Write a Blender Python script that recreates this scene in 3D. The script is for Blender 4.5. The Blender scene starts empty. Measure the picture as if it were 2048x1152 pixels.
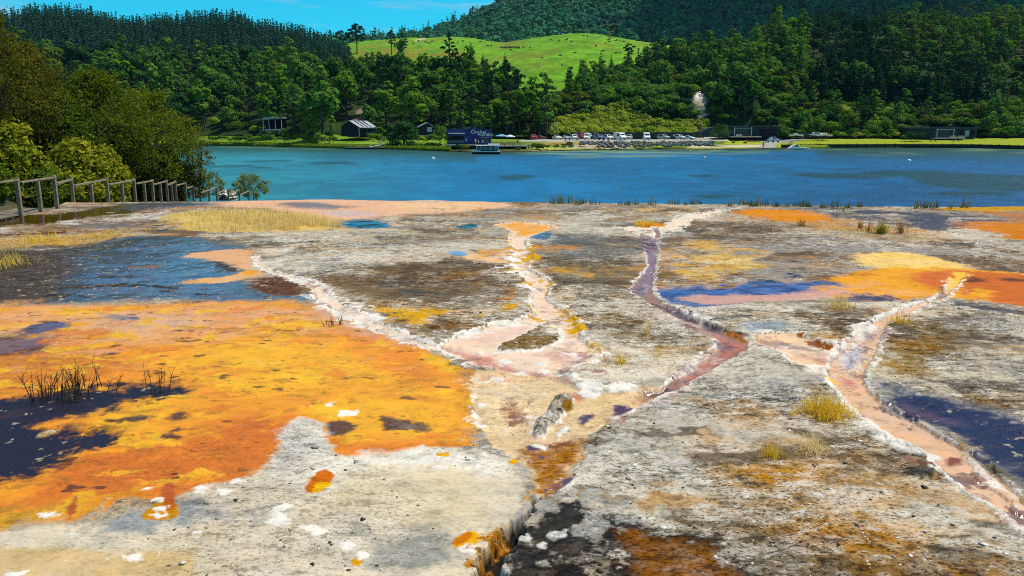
import bpy, bmesh, math, random
import numpy as np
from mathutils import Vector, Matrix, Euler
R = math.radians
rng = np.random.default_rng(7)
random.seed(7)
scene = bpy.context.scene
COL = scene.collection

# ---------------------------------------------------------------- camera model (photo measured in 2048 x 1152)
F_PX, HOR, CAM_Z, LAKE_Z = 1577.0, 250.0, 3.2, -4.4
PITCH = math.atan((576 - HOR) / F_PX)
CP, SP = math.cos(PITCH), math.sin(PITCH)
SUN_AZ, SUN_EL = R(72), R(62)            # azimuth clockwise from the view direction

def ray(u, v):
    a = (np.asarray(u, float) - 1024) / F_PX
    b = (576 - np.asarray(v, float)) / F_PX
    return a, CP + b * SP, -SP + b * CP
def G(u, v, z=0.0):                       # where the sight line meets height z
    x, y, w = ray(u, v)
    t = (z - CAM_Z) / w
    return np.stack([x * t, y * t], -1)
def P(u, v, D):                           # point on the sight line at distance D
    x, y, w = ray(u, v)
    t = D / y
    return np.stack([x * t, y * t, CAM_Z + w * t], -1)
def proj(p):
    p = np.asarray(p, float)
    x, y, z = p[..., 0], p[..., 1], p[..., 2] - CAM_Z
    d = y * CP - z * SP
    up = y * SP + z * CP
    return 1024 + F_PX * x / d, 576 - F_PX * up / d
def lerp_tab(tab, u):
    tab = np.asarray(tab, float)
    return np.interp(u, tab[:, 0], tab[:, 1])

# ---------------------------------------------------------------- noise
def _hash(ix, iy, seed):
    h = (ix.astype(np.int64) * 374761393 + iy.astype(np.int64) * 668265263 + seed * 974711) & 0xFFFFFFFF
    h = ((h ^ (h >> 13)) * 1274126177) & 0xFFFFFFFF
    h = ((h ^ (h >> 16)) * 2246822519) & 0xFFFFFFFF
    return ((h ^ (h >> 15)) & 0xFFFFFF) / float(0xFFFFFF)
def vnoise(x, y, seed=0):
    ix, iy = np.floor(x), np.floor(y)
    fx, fy = x - ix, y - iy
    fx, fy = fx * fx * (3 - 2 * fx), fy * fy * (3 - 2 * fy)
    a, b = _hash(ix, iy, seed), _hash(ix + 1, iy, seed)
    c, d = _hash(ix, iy + 1, seed), _hash(ix + 1, iy + 1, seed)
    return (a * (1 - fx) + b * fx) * (1 - fy) + (c * (1 - fx) + d * fx) * fy
def fbm(x, y, octs=4, seed=0, rough=0.5):   # about -1 .. 1
    s, amp, tot = 0, 1.0, 0
    c, n = math.cos(0.6), math.sin(0.6)
    for i in range(octs):
        s = s + amp * (vnoise(x, y, seed + i * 17) * 2 - 1); tot += amp
        x, y = (x * c - y * n) * 2.03 + 13.7, (x * n + y * c) * 2.03 + 5.1
        amp *= rough
    return s / tot * 1.6
def sstep(a, b, x):
    t = np.clip((x - a) / (b - a), 0, 1)
    return t * t * (3 - 2 * t)

# ---------------------------------------------------------------- colour and materials
def lin(c):
    c = c / 255.0
    return c / 12.92 if c <= 0.04045 else ((c + 0.055) / 1.055) ** 2.4
def C(r, g, b, k=1.2):                    # photo colour -> base colour under this light
    return np.array([min(0.86, lin(q) / k) for q in (r, g, b)])
MATS = {}
def mat(name, color, rough=0.8, metal=0.0, spec=0.3, noise=0.0, nscale=4.0, bump=0.0, alt=None, emit=None):
    if name in MATS: return MATS[name]
    m = bpy.data.materials.new(name); m.use_nodes = True
    nt = m.node_tree; b = nt.nodes['Principled BSDF']
    b.inputs['Base Color'].default_value = (*color, 1)
    b.inputs['Roughness'].default_value = rough; b.inputs['Metallic'].default_value = metal
    b.inputs['Specular IOR Level'].default_value = spec
    if noise or bump:
        tc = nt.nodes.new('ShaderNodeTexCoord')
        n = nt.nodes.new('ShaderNodeTexNoise'); n.inputs['Scale'].default_value = nscale
        n.inputs['Detail'].default_value = 6; n.inputs['Roughness'].default_value = 0.65
        nt.links.new(tc.outputs['Object'], n.inputs['Vector'])
        if noise:
            mx = nt.nodes.new('ShaderNodeMix'); mx.data_type = 'RGBA'
            a2 = alt if alt is not None else [c * (1 - noise) for c in color]
            mx.inputs['A'].default_value = (*color, 1); mx.inputs['B'].default_value = (*a2, 1)
            mr = nt.nodes.new('ShaderNodeMapRange'); mr.inputs[1].default_value = 0.4; mr.inputs[2].default_value = 0.62
            nt.links.new(n.outputs['Fac'], mr.inputs[0]); nt.links.new(mr.outputs[0], mx.inputs['Factor'])
            nt.links.new(mx.outputs['Result'], b.inputs['Base Color'])
        if bump:
            bp = nt.nodes.new('ShaderNodeBump'); bp.inputs['Strength'].default_value = 0.6
            bp.inputs['Distance'].default_value = bump
            nt.links.new(n.outputs['Fac'], bp.inputs['Height']); nt.links.new(bp.outputs['Normal'], b.inputs['Normal'])
    MATS[name] = m
    return m
def leaf_mat(name, c1, c2, trans=0.3, vary=0.5, nscale=0.35):
    """foliage: colour wanders between c1 and c2 from tree to tree and from clump to clump"""
    if name in MATS: return MATS[name]
    m = bpy.data.materials.new(name); m.use_nodes = True
    nt = m.node_tree; N = nt.nodes; L = nt.links
    for n in list(N): N.remove(n)
    out = N.new('ShaderNodeOutputMaterial')
    oi = N.new('ShaderNodeObjectInfo'); tc = N.new('ShaderNodeTexCoord')
    ns = N.new('ShaderNodeTexNoise'); ns.inputs['Scale'].default_value = nscale; ns.inputs['Detail'].default_value = 3
    L.new(tc.outputs['Object'], ns.inputs['Vector'])
    ad = N.new('ShaderNodeMath'); ad.operation = 'MULTIPLY_ADD'
    L.new(oi.outputs['Random'], ad.inputs[0]); ad.inputs[1].default_value = vary
    mr = N.new('ShaderNodeMapRange'); mr.inputs[1].default_value = 0.35; mr.inputs[2].default_value = 0.65
    mr.inputs[3].default_value = 0; mr.inputs[4].default_value = 1 - vary
    L.new(ns.outputs['Fac'], mr.inputs[0]); L.new(mr.outputs[0], ad.inputs[2])
    mx = N.new('ShaderNodeMix'); mx.data_type = 'RGBA'
    mx.inputs['A'].default_value = (*c1, 1); mx.inputs['B'].default_value = (*c2, 1)
    L.new(ad.outputs[0], mx.inputs['Factor'])
    d = N.new('ShaderNodeBsdfDiffuse'); t = N.new('ShaderNodeBsdfTranslucent'); ms = N.new('ShaderNodeMixShader')
    L.new(mx.outputs['Result'], d.inputs['Color']); L.new(mx.outputs['Result'], t.inputs['Color'])
    ms.inputs[0].default_value = trans
    L.new(d.outputs[0], ms.inputs[1]); L.new(t.outputs[0], ms.inputs[2]); L.new(ms.outputs[0], out.inputs['Surface'])
    MATS[name] = m
    return m

# ---------------------------------------------------------------- objects
def tag(o, label=None, cat=None, group=None, kind=None):
    if label: o['label'] = label
    if cat: o['category'] = cat
    if group: o['group'] = group
    if kind: o['kind'] = kind
    return o
def link(o, parent=None):
    COL.objects.link(o)
    if parent is not None: o.parent = parent
    return o
def empty(name, loc, rz=0.0):
    o = bpy.data.objects.new(name, None); o.empty_display_size = 0.3
    o.location = loc; o.rotation_euler = (0, 0, rz)
    return link(o)
def np_mesh(name, V, faces, mats, midx=None, smooth=False):
    """faces: list of integer arrays (n,k) with k fixed in each"""
    me = bpy.data.meshes.new(name)
    V = np.asarray(V, np.float32)
    me.vertices.add(len(V)); me.vertices.foreach_set('co', V.ravel())
    faces = [np.asarray(f, np.int32) for f in faces if len(f)]
    nl = sum(f.size for f in faces); npoly = sum(len(f) for f in faces)
    me.loops.add(nl); me.polygons.add(npoly)
    me.loops.foreach_set('vertex_index', np.concatenate([f.ravel() for f in faces]))
    st, o = [], 0
    for f in faces:
        st.append(o + np.arange(len(f)) * f.shape[1]); o += f.size
    me.polygons.foreach_set('loop_start', np.concatenate(st).astype(np.int32))
    if midx is not None: me.polygons.foreach_set('material_index', np.asarray(midx, np.int32))
    if smooth: me.polygons.foreach_set('use_smooth', np.ones(npoly, bool))
    for m in mats: me.materials.append(m)
    me.update(calc_edges=True)
    return me
def grid_faces(nr, nc):
    i = np.arange((nr - 1) * nc).reshape(nr - 1, nc)[:, :-1].ravel()
    return np.stack([i, i + 1, i + nc + 1, i + nc], -1)
class MB:
    """collects boxes, bars, tubes and sheets; build() links them as one mesh object"""
    def __init__(s): s.V, s.F, s.n = [], [], 0
    def add(s, v, f):
        v = np.asarray(v, float).reshape(-1, 3)
        for q in f: s.F.append([i + s.n for i in q])
        s.V.append(v); s.n += len(v); return s
    def box(s, c, size, rz=0.0, M=None):
        x, y, z = [d / 2 for d in size]
        v = np.array([[a, b, d] for d in (-z, z) for b in (-y, y) for a in (-x, x)])
        if rz:
            cs, sn = math.cos(rz), math.sin(rz); v = v @ np.array([[cs, sn, 0], [-sn, cs, 0], [0, 0, 1]])
        v = v + np.asarray(c)
        return s.add(v, [(0, 2, 3, 1), (4, 5, 7, 6), (0, 1, 5, 4), (1, 3, 7, 5), (3, 2, 6, 7), (2, 0, 4, 6)])
    def bar(s, a, b, w, h):
        a, b = Vector(a), Vector(b); d = b - a
        q = d.to_track_quat('X', 'Z'); L = d.length / 2
        v = [q @ Vector((sx * L, sy * w / 2, sz * h / 2)) + (a + b) / 2 for sz in (-1, 1) for sy in (-1, 1) for sx in (-1, 1)]
        return s.add([tuple(p) for p in v], [(0, 2, 3, 1), (4, 5, 7, 6), (0, 1, 5, 4), (1, 3, 7, 5), (3, 2, 6, 7), (2, 0, 4, 6)])
    def tube(s, pts, rad, n=8, cap=True):
        pts = [Vector(p) for p in pts]
        if not hasattr(rad, '__len__'): rad = [rad] * len(pts)
        v = []
        up = Vector((0, 0, 1))
        for i, p in enumerate(pts):
            d = (pts[min(i + 1, len(pts) - 1)] - pts[max(i - 1, 0)]).normalized()
            a = d.cross(up if abs(d.z) < 0.95 else Vector((1, 0, 0))).normalized(); b = d.cross(a)
            for k in range(n):
                t = 2 * math.pi * k / n; v.append(tuple(p + (a * math.cos(t) + b * math.sin(t)) * rad[i]))
        f = [(i * n + k, i * n + (k + 1) % n, (i + 1) * n + (k + 1) % n, (i + 1) * n + k) for i in range(len(pts) - 1) for k in range(n)]
        if cap: f += [tuple(range(n))[::-1], tuple((len(pts) - 1) * n + k for k in range(n))]
        return s.add(v, f)
    def loft(s, rings, cap=True):
        n = len(rings[0]); v = [p for r in rings for p in r]
        f = [(i * n + k, i * n + (k + 1) % n, (i + 1) * n + (k + 1) % n, (i + 1) * n + k) for i in range(len(rings) - 1) for k in range(n)]
        if cap: f += [tuple(range(n))[::-1], tuple((len(rings) - 1) * n + k for k in range(n))]
        return s.add(v, f)
    def prism(s, poly, y0, y1):           # polygon in xz pushed along y
        n = len(poly)
        v = [(a, y0, b) for a, b in poly] + [(a, y1, b) for a, b in poly]
        f = [tuple(range(n)), tuple(range(2 * n - 1, n - 1, -1))] + [(i, n + i, n + (i + 1) % n, (i + 1) % n) for i in range(n)]
        return s.add(v, f)
    def mesh(s, name, m, bevel=0.0, smooth=False):
        me = bpy.data.meshes.new(name)
        me.from_pydata(np.concatenate(s.V).tolist(), [], s.F)
        me.materials.append(m)
        bm = bmesh.new(); bm.from_mesh(me)
        bmesh.ops.recalc_face_normals(bm, faces=bm.faces)
        if bevel: bmesh.ops.bevel(bm, geom=list(bm.edges), offset=bevel, segments=1, affect='EDGES')
        bm.to_mesh(me); bm.free()
        if smooth:
            for p in me.polygons: p.use_smooth = True
        return me
    def build(s, name, m, parent=None, bevel=0.0, smooth=False):
        return link(bpy.data.objects.new(name, s.mesh(name, m, bevel, smooth)), parent)
def put(name, me, loc, rz=0.0, sc=1.0, parent=None):
    o = bpy.data.objects.new(name, me); o.location = loc; o.rotation_euler = (0, 0, rz)
    o.scale = sc if hasattr(sc, '__len__') else (sc, sc, sc)
    return link(o, parent)
def copy_tree(o, parent=None):
    c = o.copy(); COL.objects.link(c)
    if parent is not None: c.parent = parent; c.matrix_parent_inverse = o.matrix_parent_inverse
    for ch in list(o.children): copy_tree(ch, c)
    return c
# ================================================================ the sinter terrace
EDGE = [(-500, 406), (0, 406), (300, 405), (430, 402), (540, 400), (700, 399.5), (860, 402), (1020, 405), (1300, 407), (1500, 410), (1700, 413), (1900, 415), (2048, 414), (2500, 414)]
uc = np.concatenate([np.linspace(-1000, -60, 70)[:-1], np.linspace(-60, 2110, 1240), np.linspace(2110, 3400, 80)[1:]])
NR, NC = 650, len(uc)
ve = lerp_tab(EDGE, uc)
Vg = np.concatenate([np.linspace(2600, 1180, 41)[:-1, None] + 0 * ve[None, :], 1180 + (ve[None, :] - 1180) * np.linspace(0, 1, NR - 40)[:, None]], 0)
XY = G(np.broadcast_to(uc, Vg.shape), Vg, 0.0)
# the lip beyond the far edge: rolls over and drops into the lake
NX = 26
lip = []
dirv = XY[-1] / np.linalg.norm(XY[-1], axis=1, keepdims=True)
for k in range(1, NX + 1):
    lip.append(XY[-1] + dirv * (k / NX) ** 1.6 * 9.0)
XY = np.concatenate([XY, np.array(lip)], 0)
NR2 = NR + NX
X, Y = XY[..., 0].ravel(), XY[..., 1].ravel()
lipd = np.zeros((NR2, NC)); 
for k in range(1, NX + 1): lipd[NR - 1 + k] = (k / NX) ** 1.6 * 9.0
lipd = lipd.ravel()
NV = len(X)
DD = np.hypot(X, Y)
col = np.tile(C(186, 178, 160), (NV, 1))
grit = np.full(NV, 0.8); wet = np.zeros(NV)
Z = 0.03 * fbm(X * 0.35, Y * 0.35, 4, 3) + 0.012 * fbm(X * 2.2, Y * 2.2, 4, 5) * 1.0
W1 = fbm(X * 1.1, Y * 1.1, 6, 11, 0.6)       # edge wander
W2 = fbm(X * 4.2, Y * 4.2, 4, 23, 0.6)
W3 = fbm(X * 13.0, Y * 13.0, 3, 29, 0.7)
W0 = fbm(X * 0.33, Y * 0.33, 3, 43, 0.55) * sstep(8, 20, DD)
ALL = slice(None)
def mott(scale, seed, k=ALL):
    return fbm(X[k] * scale, Y[k] * scale, 6, seed, 0.66)
def seg_dist(px, py, pts, closed):
    best = np.full(len(px), 1e9); tb = np.zeros(len(px)); inside = np.zeros(len(px), bool)
    n = len(pts)
    for i in range(n if closed else n - 1):
        ax, ay = pts[i]; bx, by = pts[(i + 1) % n]
        dx, dy = bx - ax, by - ay; L2 = dx * dx + dy * dy + 1e-12
        t = np.clip(((px - ax) * dx + (py - ay) * dy) / L2, 0, 1)
        d = np.hypot(px - ax - t * dx, py - ay - t * dy)
        k = d < best; best[k] = d[k]; tb[k] = i + t[k]
        if closed:
            cr = ((ay > py) != (by > py)) & (px < dx * (py - ay) / (dy if abs(dy) > 1e-12 else 1e-12) + ax)
            inside ^= cr
    return best, tb, inside
def smooth_pts(p, closed, it=2):
    p = np.asarray(p, float)
    for _ in range(it):
        q = np.roll(p, -1, 0) if closed else p[1:]
        a = p if closed else p[:-1]
        n = np.empty((2 * len(a), p.shape[1])); n[0::2] = a * 0.75 + q * 0.25; n[1::2] = a * 0.25 + q * 0.75
        p = n if closed else np.concatenate([p[:1], n, p[-1:]])
    return p
def region(pts, widths=None, closed=True):
    """signed distance in metres (positive inside) near the traced outline, as (indices, sd, mean distance)"""
    pts = np.asarray(pts, float)
    w = G(pts[:, 0], pts[:, 1], 0.0)
    if widths is not None: w = np.concatenate([w, np.asarray(widths, float)[:, None]], 1)
    w = smooth_pts(w, closed, 1)
    D = float(np.hypot(w[:, 0], w[:, 1]).mean())
    mg = 0.12 * D + (w[:, 2].max() if widths is not None else 0)
    k = np.nonzero((X > w[:, 0].min() - mg) & (X < w[:, 0].max() + mg) & (Y > w[:, 1].min() - mg) & (Y < w[:, 1].max() + mg))[0]
    d, t, ins = seg_dist(X[k], Y[k], w[:, :2], closed)
    if closed: sd = np.where(ins, d, -d)
    else:
        wv = np.interp(t, np.arange(len(w)), w[:, 2]); sd = wv - d
    return k, sd, D
def paint(pts, color=None, soft=1.0, warp=1.0, g=None, w=None, dz=0.0, cover=None, a=1.0, widths=None, rim=None, wall=None, fine=0.5):
    """soft, warp: multiples of a distance-scaled default.  cover=(scale, threshold, seed[, width])  rim=(width m, colour, height)"""
    closed = widths is None
    if widths is not None:
        p0 = np.asarray(pts, float); Dp = np.hypot(*G(p0[:, 0], p0[:, 1], 0).T)
        widths = np.asarray(widths, float) * Dp / F_PX / 2 * (0.50 if (color is WHITE and rim is None) else 1.0)
    k, sd, D = region(pts, widths, closed)
    ext = min(np.ptp(X[k]), np.ptp(Y[k])) if len(k) else 1.0
    small = float(np.clip((ext - 0.24 * D) / (0.10 * D), 0.34, 1.0)) if closed else 1.0
    sd = sd + warp * D * small * (0.012 * W1[k] + 0.018 * fine * W2[k] + 0.016 * fine * W3[k] + 0.03 * fine * W0[k])
    s = soft * (0.005 if (rim is not None or widths is not None) else 0.011 * max(small, .4)) * D
    m = sstep(-s, s, sd)
    if cover is not None:
        wd = cover[3] if len(cover) > 3 else 0.35
        m = m * sstep(cover[1] - wd, cover[1] + wd, mott(cover[0], cover[2], k) + np.clip(sd / (0.05 * D) - 1, -1, 0) * 0.5)
    m = m * a
    if color is not None: col[k] += (np.asarray(color) - col[k]) * m[:, None]
    if g is not None: grit[k] += (g - grit[k]) * m
    if w is not None: wet[k] += (w - wet[k]) * m
    if dz: Z[k] += 0.55 * dz * (0.45 if color is WHITE else 1.0) * sstep(-s * 0.8 - 0.02, s * 0.8 + 0.02, sd) * a
    if rim is not None:
        rw, rc, rh = rim
        rwv = 0.43 * rw * (1.0 + 1.0 * W2[k] + 0.7 * W1[k] + 0.7 * W3[k])
        rm = sstep(-rwv - 0.3 * rw, -rwv, sd) * (1 - sstep(-0.1 * rw, 0.25 * rw, sd)) * (rwv > 0.15 * rw)
        col[k] += (np.asarray(rc) - col[k]) * rm[:, None]
        grit[k] += (0.12 - grit[k]) * rm; wet[k] += (0 - wet[k]) * rm
        Z[k] += 0.35 * rh * rm
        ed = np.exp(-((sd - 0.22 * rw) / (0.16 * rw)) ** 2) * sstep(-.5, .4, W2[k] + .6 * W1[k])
        col[k] *= 1 - 0.72 * ed[:, None]  # edge shade just inside the rim painted into the colour
    return k, sd
WHITE, CREAM = C(243, 240, 232), C(240, 218, 192)
GREY, DGREY, BLACK = C(168, 162, 150), C(92, 86, 76), C(26, 26, 30)
PEACH, TAN, GOLD = C(232, 182, 140), C(214, 176, 116), C(222, 170, 40)
NAVY, WETD = C(9, 10, 26), C(40, 44, 58)
ORANGE, DEEP, YELL = C(240, 150, 40), C(214, 112, 10), C(246, 182, 28)
MAUVE, PINK = C(178, 132, 138), C(224, 178, 170)
BROWN = C(98, 74, 52)
# broad mottling of the whole crust
m0 = sstep(-0.1, 0.9, mott(0.45, 31)); col += (C(214, 208, 196) - col) * (m0 * 0.8)[:, None]
m0 = sstep(0.1, 0.9, mott(0.7, 37)); col += (C(112, 100, 84) - col) * (m0 * 0.75)[:, None]
m0 = sstep(0.25, 0.9, mott(0.6, 41)); col += (C(204, 168, 112) - col) * (m0 * 0.5)[:, None]

far = sstep(11, 18, DD)
for sd_, cc_, th_, aa_, ww_ in ((211, C(206, 150, 92), .15, .65, 0), (213, C(84, 70, 56), .05, .75, 0), (215, C(236, 230, 216), .2, .7, 0), (217, C(70, 78, 96), .35, .7, .8), (219, C(180, 134, 84), .3, .6, 0)):
    mm = sstep(th_, th_ + .3, fbm(X * .22 + sd_, Y * .55, 6, sd_, .62)) * far * aa_
    col += (cc_ - col) * mm[:, None]
    if ww_: wet += (ww_ - wet) * mm
# ---- far strip
paint([(-300, 440), (430, 403), (540, 398), (860, 398), (1020, 402), (1500, 405), (2400, 410), (2400, 440), (1500, 440), (1020, 425), (600, 430), (0, 470)], C(150, 128, 108), 3, 1, a=0.6)
paint([(420, 403), (540, 398), (860, 398), (1010, 403), (1040, 414), (960, 424), (850, 424), (760, 434), (680, 440), (600, 432), (520, 420), (440, 412)], C(232, 190, 160), 1.2, 0.8, g=0.25)
paint([(760, 405), (900, 404), (1010, 408), (960, 420), (840, 422), (780, 416)], C(240, 205, 165), 1.5, 1, g=0.3, a=0.8)
paint([(540, 409), (640, 406), (720, 413), (690, 420), (600, 418)], WETD, 1.5, 1, w=0.9, a=0.65)
paint([(620, 424), (720, 420), (760, 428), (690, 434)], C(200, 190, 190), 1.5, 1, w=0.5, a=0.6)
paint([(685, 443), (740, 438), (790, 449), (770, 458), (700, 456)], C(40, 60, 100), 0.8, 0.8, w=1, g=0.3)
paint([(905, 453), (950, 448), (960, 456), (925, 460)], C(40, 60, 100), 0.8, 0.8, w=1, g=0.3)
paint([(860, 415), (1100, 412), (1350, 412), (1480, 418), (1380, 432), (1180, 436), (1000, 436), (900, 430)], C(120, 112, 100), 2, 1.2, g=1, cover=(1.3, 0.0, 51))
paint([(900, 418), (1060, 412), (1140, 420), (1020, 432)], C(214, 156, 84), 1.5, 1, cover=(1.6, 0.1, 53))
paint([(1170, 418), (1300, 414), (1420, 418), (1380, 428), (1220, 428)], C(222, 186, 130), 1.5, 1, cover=(1.2, -0.1, 55))
# ---- far left
paint([(-330, 434), (60, 429), (150, 424), (230, 411), (300, 404), (288, 420), (255, 428), (150, 441), (60, 452), (-330, 490)], C(74, 46, 18), 0.7, 0.8, g=0.3, w=0.85)
paint([(230, 410), (300, 404), (430, 402), (420, 412), (330, 416), (270, 424)], C(90, 84, 84), 1, 1, w=0.7, g=0.7)
paint([(40, 450), (150, 436), (290, 422), (430, 416), (400, 430), (250, 442), (150, 452), (60, 468), (-300, 478), (-300, 470)], C(238, 234, 224), 1, 1.5, g=0.9, cover=(1.6, -0.15, 61))
paint([(-330, 474), (100, 459), (240, 452), (250, 459), (120, 474), (-330, 492)], C(110, 60, 32), 1, 1.5, g=0.8, cover=(1.1, -0.2, 63))
paint([(-330, 486), (100, 471), (240, 455), (300, 457), (240, 475), (120, 491), (-330, 512)], C(206, 166, 96), 1, 1.2, g=0.7)
paint([(330, 432), (420, 419), (520, 416), (640, 433), (684, 455), (620, 466), (480, 466), (400, 463), (345, 452)], C(224, 196, 120), 1.2, 1.2, g=0.6)
paint([(280, 446), (320, 440), (350, 448), (345, 462), (300, 462)], WETD, 1, 1, w=1, g=0.5, cover=(2.5, -0.2, 65))
paint([(470, 468), (560, 462), (690, 468), (770, 480), (800, 500), (700, 520), (600, 520), (520, 500)], C(236, 230, 214), 1.5, 1.5, g=0.9, cover=(1.0, -0.1, 67))
# ---- wet field at left, blue sky reflection put into its colour
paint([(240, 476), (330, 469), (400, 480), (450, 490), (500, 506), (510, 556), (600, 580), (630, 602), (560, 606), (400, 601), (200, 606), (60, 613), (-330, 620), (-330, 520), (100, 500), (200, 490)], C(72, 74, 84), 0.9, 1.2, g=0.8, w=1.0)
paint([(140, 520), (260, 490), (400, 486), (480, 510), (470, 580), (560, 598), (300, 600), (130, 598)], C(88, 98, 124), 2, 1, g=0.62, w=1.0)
paint([(-330, 505), (90, 498), (160, 520), (110, 580), (40, 612), (-330, 615)], C(62, 52, 42), 2, 1, g=0.95, w=0.25)
paint([(400, 518), (440, 512), (500, 540), (480, 550), (420, 540)], C(48, 44, 44), 0.8, 1, g=1, w=0.3)
paint([(340, 515), (400, 501), (470, 498), (507, 505), (516, 530), (500, 545), (450, 530), (420, 521)], C(230, 182, 142), 0.6, 0.7, g=0.3, w=0.15)
paint([(340, 566), (400, 558), (460, 553), (488, 540), (532, 544), (512, 560), (420, 571)], C(230, 182, 132), 0.6, 0.7, g=0.3, w=0.15)
paint([(483, 546), (500, 538), (520, 545), (500, 553)], C(230, 160, 60), 1, 1)
paint([(240, 534), (330, 528), (330, 536), (260, 540)], C(130, 100, 84), 1, 1, g=0.9, w=0.2)
paint([(478, 577), (520, 551), (580, 556), (612, 575), (600, 592), (520, 590)], C(98, 62, 42), 0.8, 1, g=1.0, w=0.1)
# dark flow lines crossing it
for L in ([(60, 560), (150, 552), (260, 556), (330, 545)], [(330, 582), (400, 590), (480, 588), (540, 596)], [(90, 590), (200, 596), (330, 598)], [(150, 575), (280, 570), (370, 580)]):
    paint(L, C(30, 28, 30), 0.4, 0.8, g=1, w=0.2, widths=[9] * len(L), dz=0.015)
# ---- plateau between left channel and middle channel
paint([(525, 535), (560, 515), (660, 500), (800, 490), (900, 480), (1000, 470), (1025, 500), (1015, 520), (1045, 545), (1062, 580), (1055, 605), (1070, 632), (1000, 650), (940, 660), (872, 688), (800, 666), (720, 630), (660, 602), (640, 566)], C(200, 190, 168), 0.8, 0.5, g=1.0, dz=0.03)
paint([(560, 520), (680, 505), (800, 505), (860, 520), (760, 545), (640, 548), (560, 540)], C(226, 222, 212), 2, 1.2, g=1, cover=(1.4, -0.2, 71))
paint([(560, 470), (760, 455), (960, 455), (1000, 470), (900, 500), (700, 505), (600, 500)], C(196, 186, 158), 2, 1, g=1, cover=(0.9, -0.1, 72))
paint([(640, 560), (760, 530), (900, 515), (1000, 520), (1050, 560), (1060, 600), (980, 620), (860, 610), (760, 612), (700, 610)], C(112, 90, 64), 2.5, 1.4, g=1, cover=(0.9, -0.45, 191, 0.5), a=0.9)
paint([(700, 545), (860, 525), (980, 530), (1010, 570), (900, 600), (740, 590)], C(80, 66, 50), 2, 1.5, g=1, cover=(1.8, 0.2, 73), a=0.85)
paint([(760, 585), (860, 570), (960, 580), (960, 604), (860, 606), (780, 604)], C(74, 80, 78), 2, 1, g=1, cover=(1.6, 0.0, 75))
paint([(1000, 575), (1050, 570), (1060, 600), (1030, 618), (985, 610)], C(196, 128, 52), 1.5, 1, g=0.8, cover=(2.2, -0.3, 74))
paint([(735, 626), (790, 612), (860, 619), (960, 624), (1040, 600), (1062, 634), (980, 648), (900, 641), (840, 657), (780, 642)], C(228, 176, 58), 1.3, 1, g=0.6, cover=(2.0, -0.25, 76))
paint([(770, 640), (860, 636), (940, 640), (940, 655), (872, 680), (820, 668)], C(120, 84, 40), 1.3, 1, g=1, cover=(2.6, -0.1, 77))
paint([(905, 508), (960, 512), (1020, 524), (1015, 532), (940, 520)], C(236, 196, 150), 0.8, 0.8, g=0.3)
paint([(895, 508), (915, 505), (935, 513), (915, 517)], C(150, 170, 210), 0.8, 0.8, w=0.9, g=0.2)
paint([(950, 505), (1010, 500), (1030, 515), (1000, 522)], C(220, 170, 104), 1, 1, g=0.6)
# ---- plateau between middle and purple channels
paint([(1065, 470), (1120, 455), (1200, 460), (1290, 478), (1310, 500), (1292, 540), (1262, 580), (1240, 600), (1180, 640), (1140, 630), (1105, 600), (1098, 575), (1105, 555), (1060, 540)], C(138, 132, 114), 1.4, 1.2, g=1, cover=(0.8, -0.5, 192, 0.5), a=0.9)
paint([(1090, 470), (1200, 462), (1290, 482), (1250, 500), (1150, 490), (1080, 485)], C(92, 98, 100), 1.5, 1, g=1, w=0.25)
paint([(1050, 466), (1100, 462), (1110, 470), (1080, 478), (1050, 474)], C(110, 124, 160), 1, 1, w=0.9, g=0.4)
paint([(1050, 492), (1100, 488), (1170, 498), (1110, 508), (1070, 516), (1055, 505)], C(214, 146, 66), 1, 1, g=0.7, cover=(2.0, -0.2, 78))
paint([(1065, 535), (1130, 525), (1200, 530), (1250, 550), (1180, 560), (1105, 560)], C(226, 170, 86), 1, 1.2, g=0.7, cover=(1.8, 0.0, 79))
paint([(1070, 515), (1180, 505), (1280, 515), (1290, 540), (1220, 545), (1120, 535)], C(104, 96, 80), 1.5, 1, g=1, a=0.8)
paint([(1105, 575), (1200, 565), (1262, 582), (1300, 608), (1360, 642), (1425, 675), (1436, 692), (1395, 712), (1372, 745), (1290, 764), (1205, 770), (1160, 755), (1140, 735), (1200, 708), (1165, 680), (1150, 645), (1110, 605)], C(226, 216, 194), 0.7, 0.4, g=1.0, dz=0.03)
paint([(1150, 640), (1230, 620), (1330, 650), (1400, 690), (1360, 730), (1230, 750), (1200, 710), (1170, 680)], C(186, 164, 112), 2, 1.2, g=1, cover=(1.7, 0.0, 81))
paint([(1110, 590), (1200, 575), (1270, 600), (1220, 625), (1150, 625)], C(222, 216, 198), 1.5, 1.2, g=0.9, cover=(1.4, -0.1, 82))
paint([(1180, 720), (1300, 700), (1390, 700), (1360, 740), (1260, 758), (1180, 750)], C(226, 220, 206), 1.5, 1, g=1, cover=(2.2, 0.0, 83))
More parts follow.
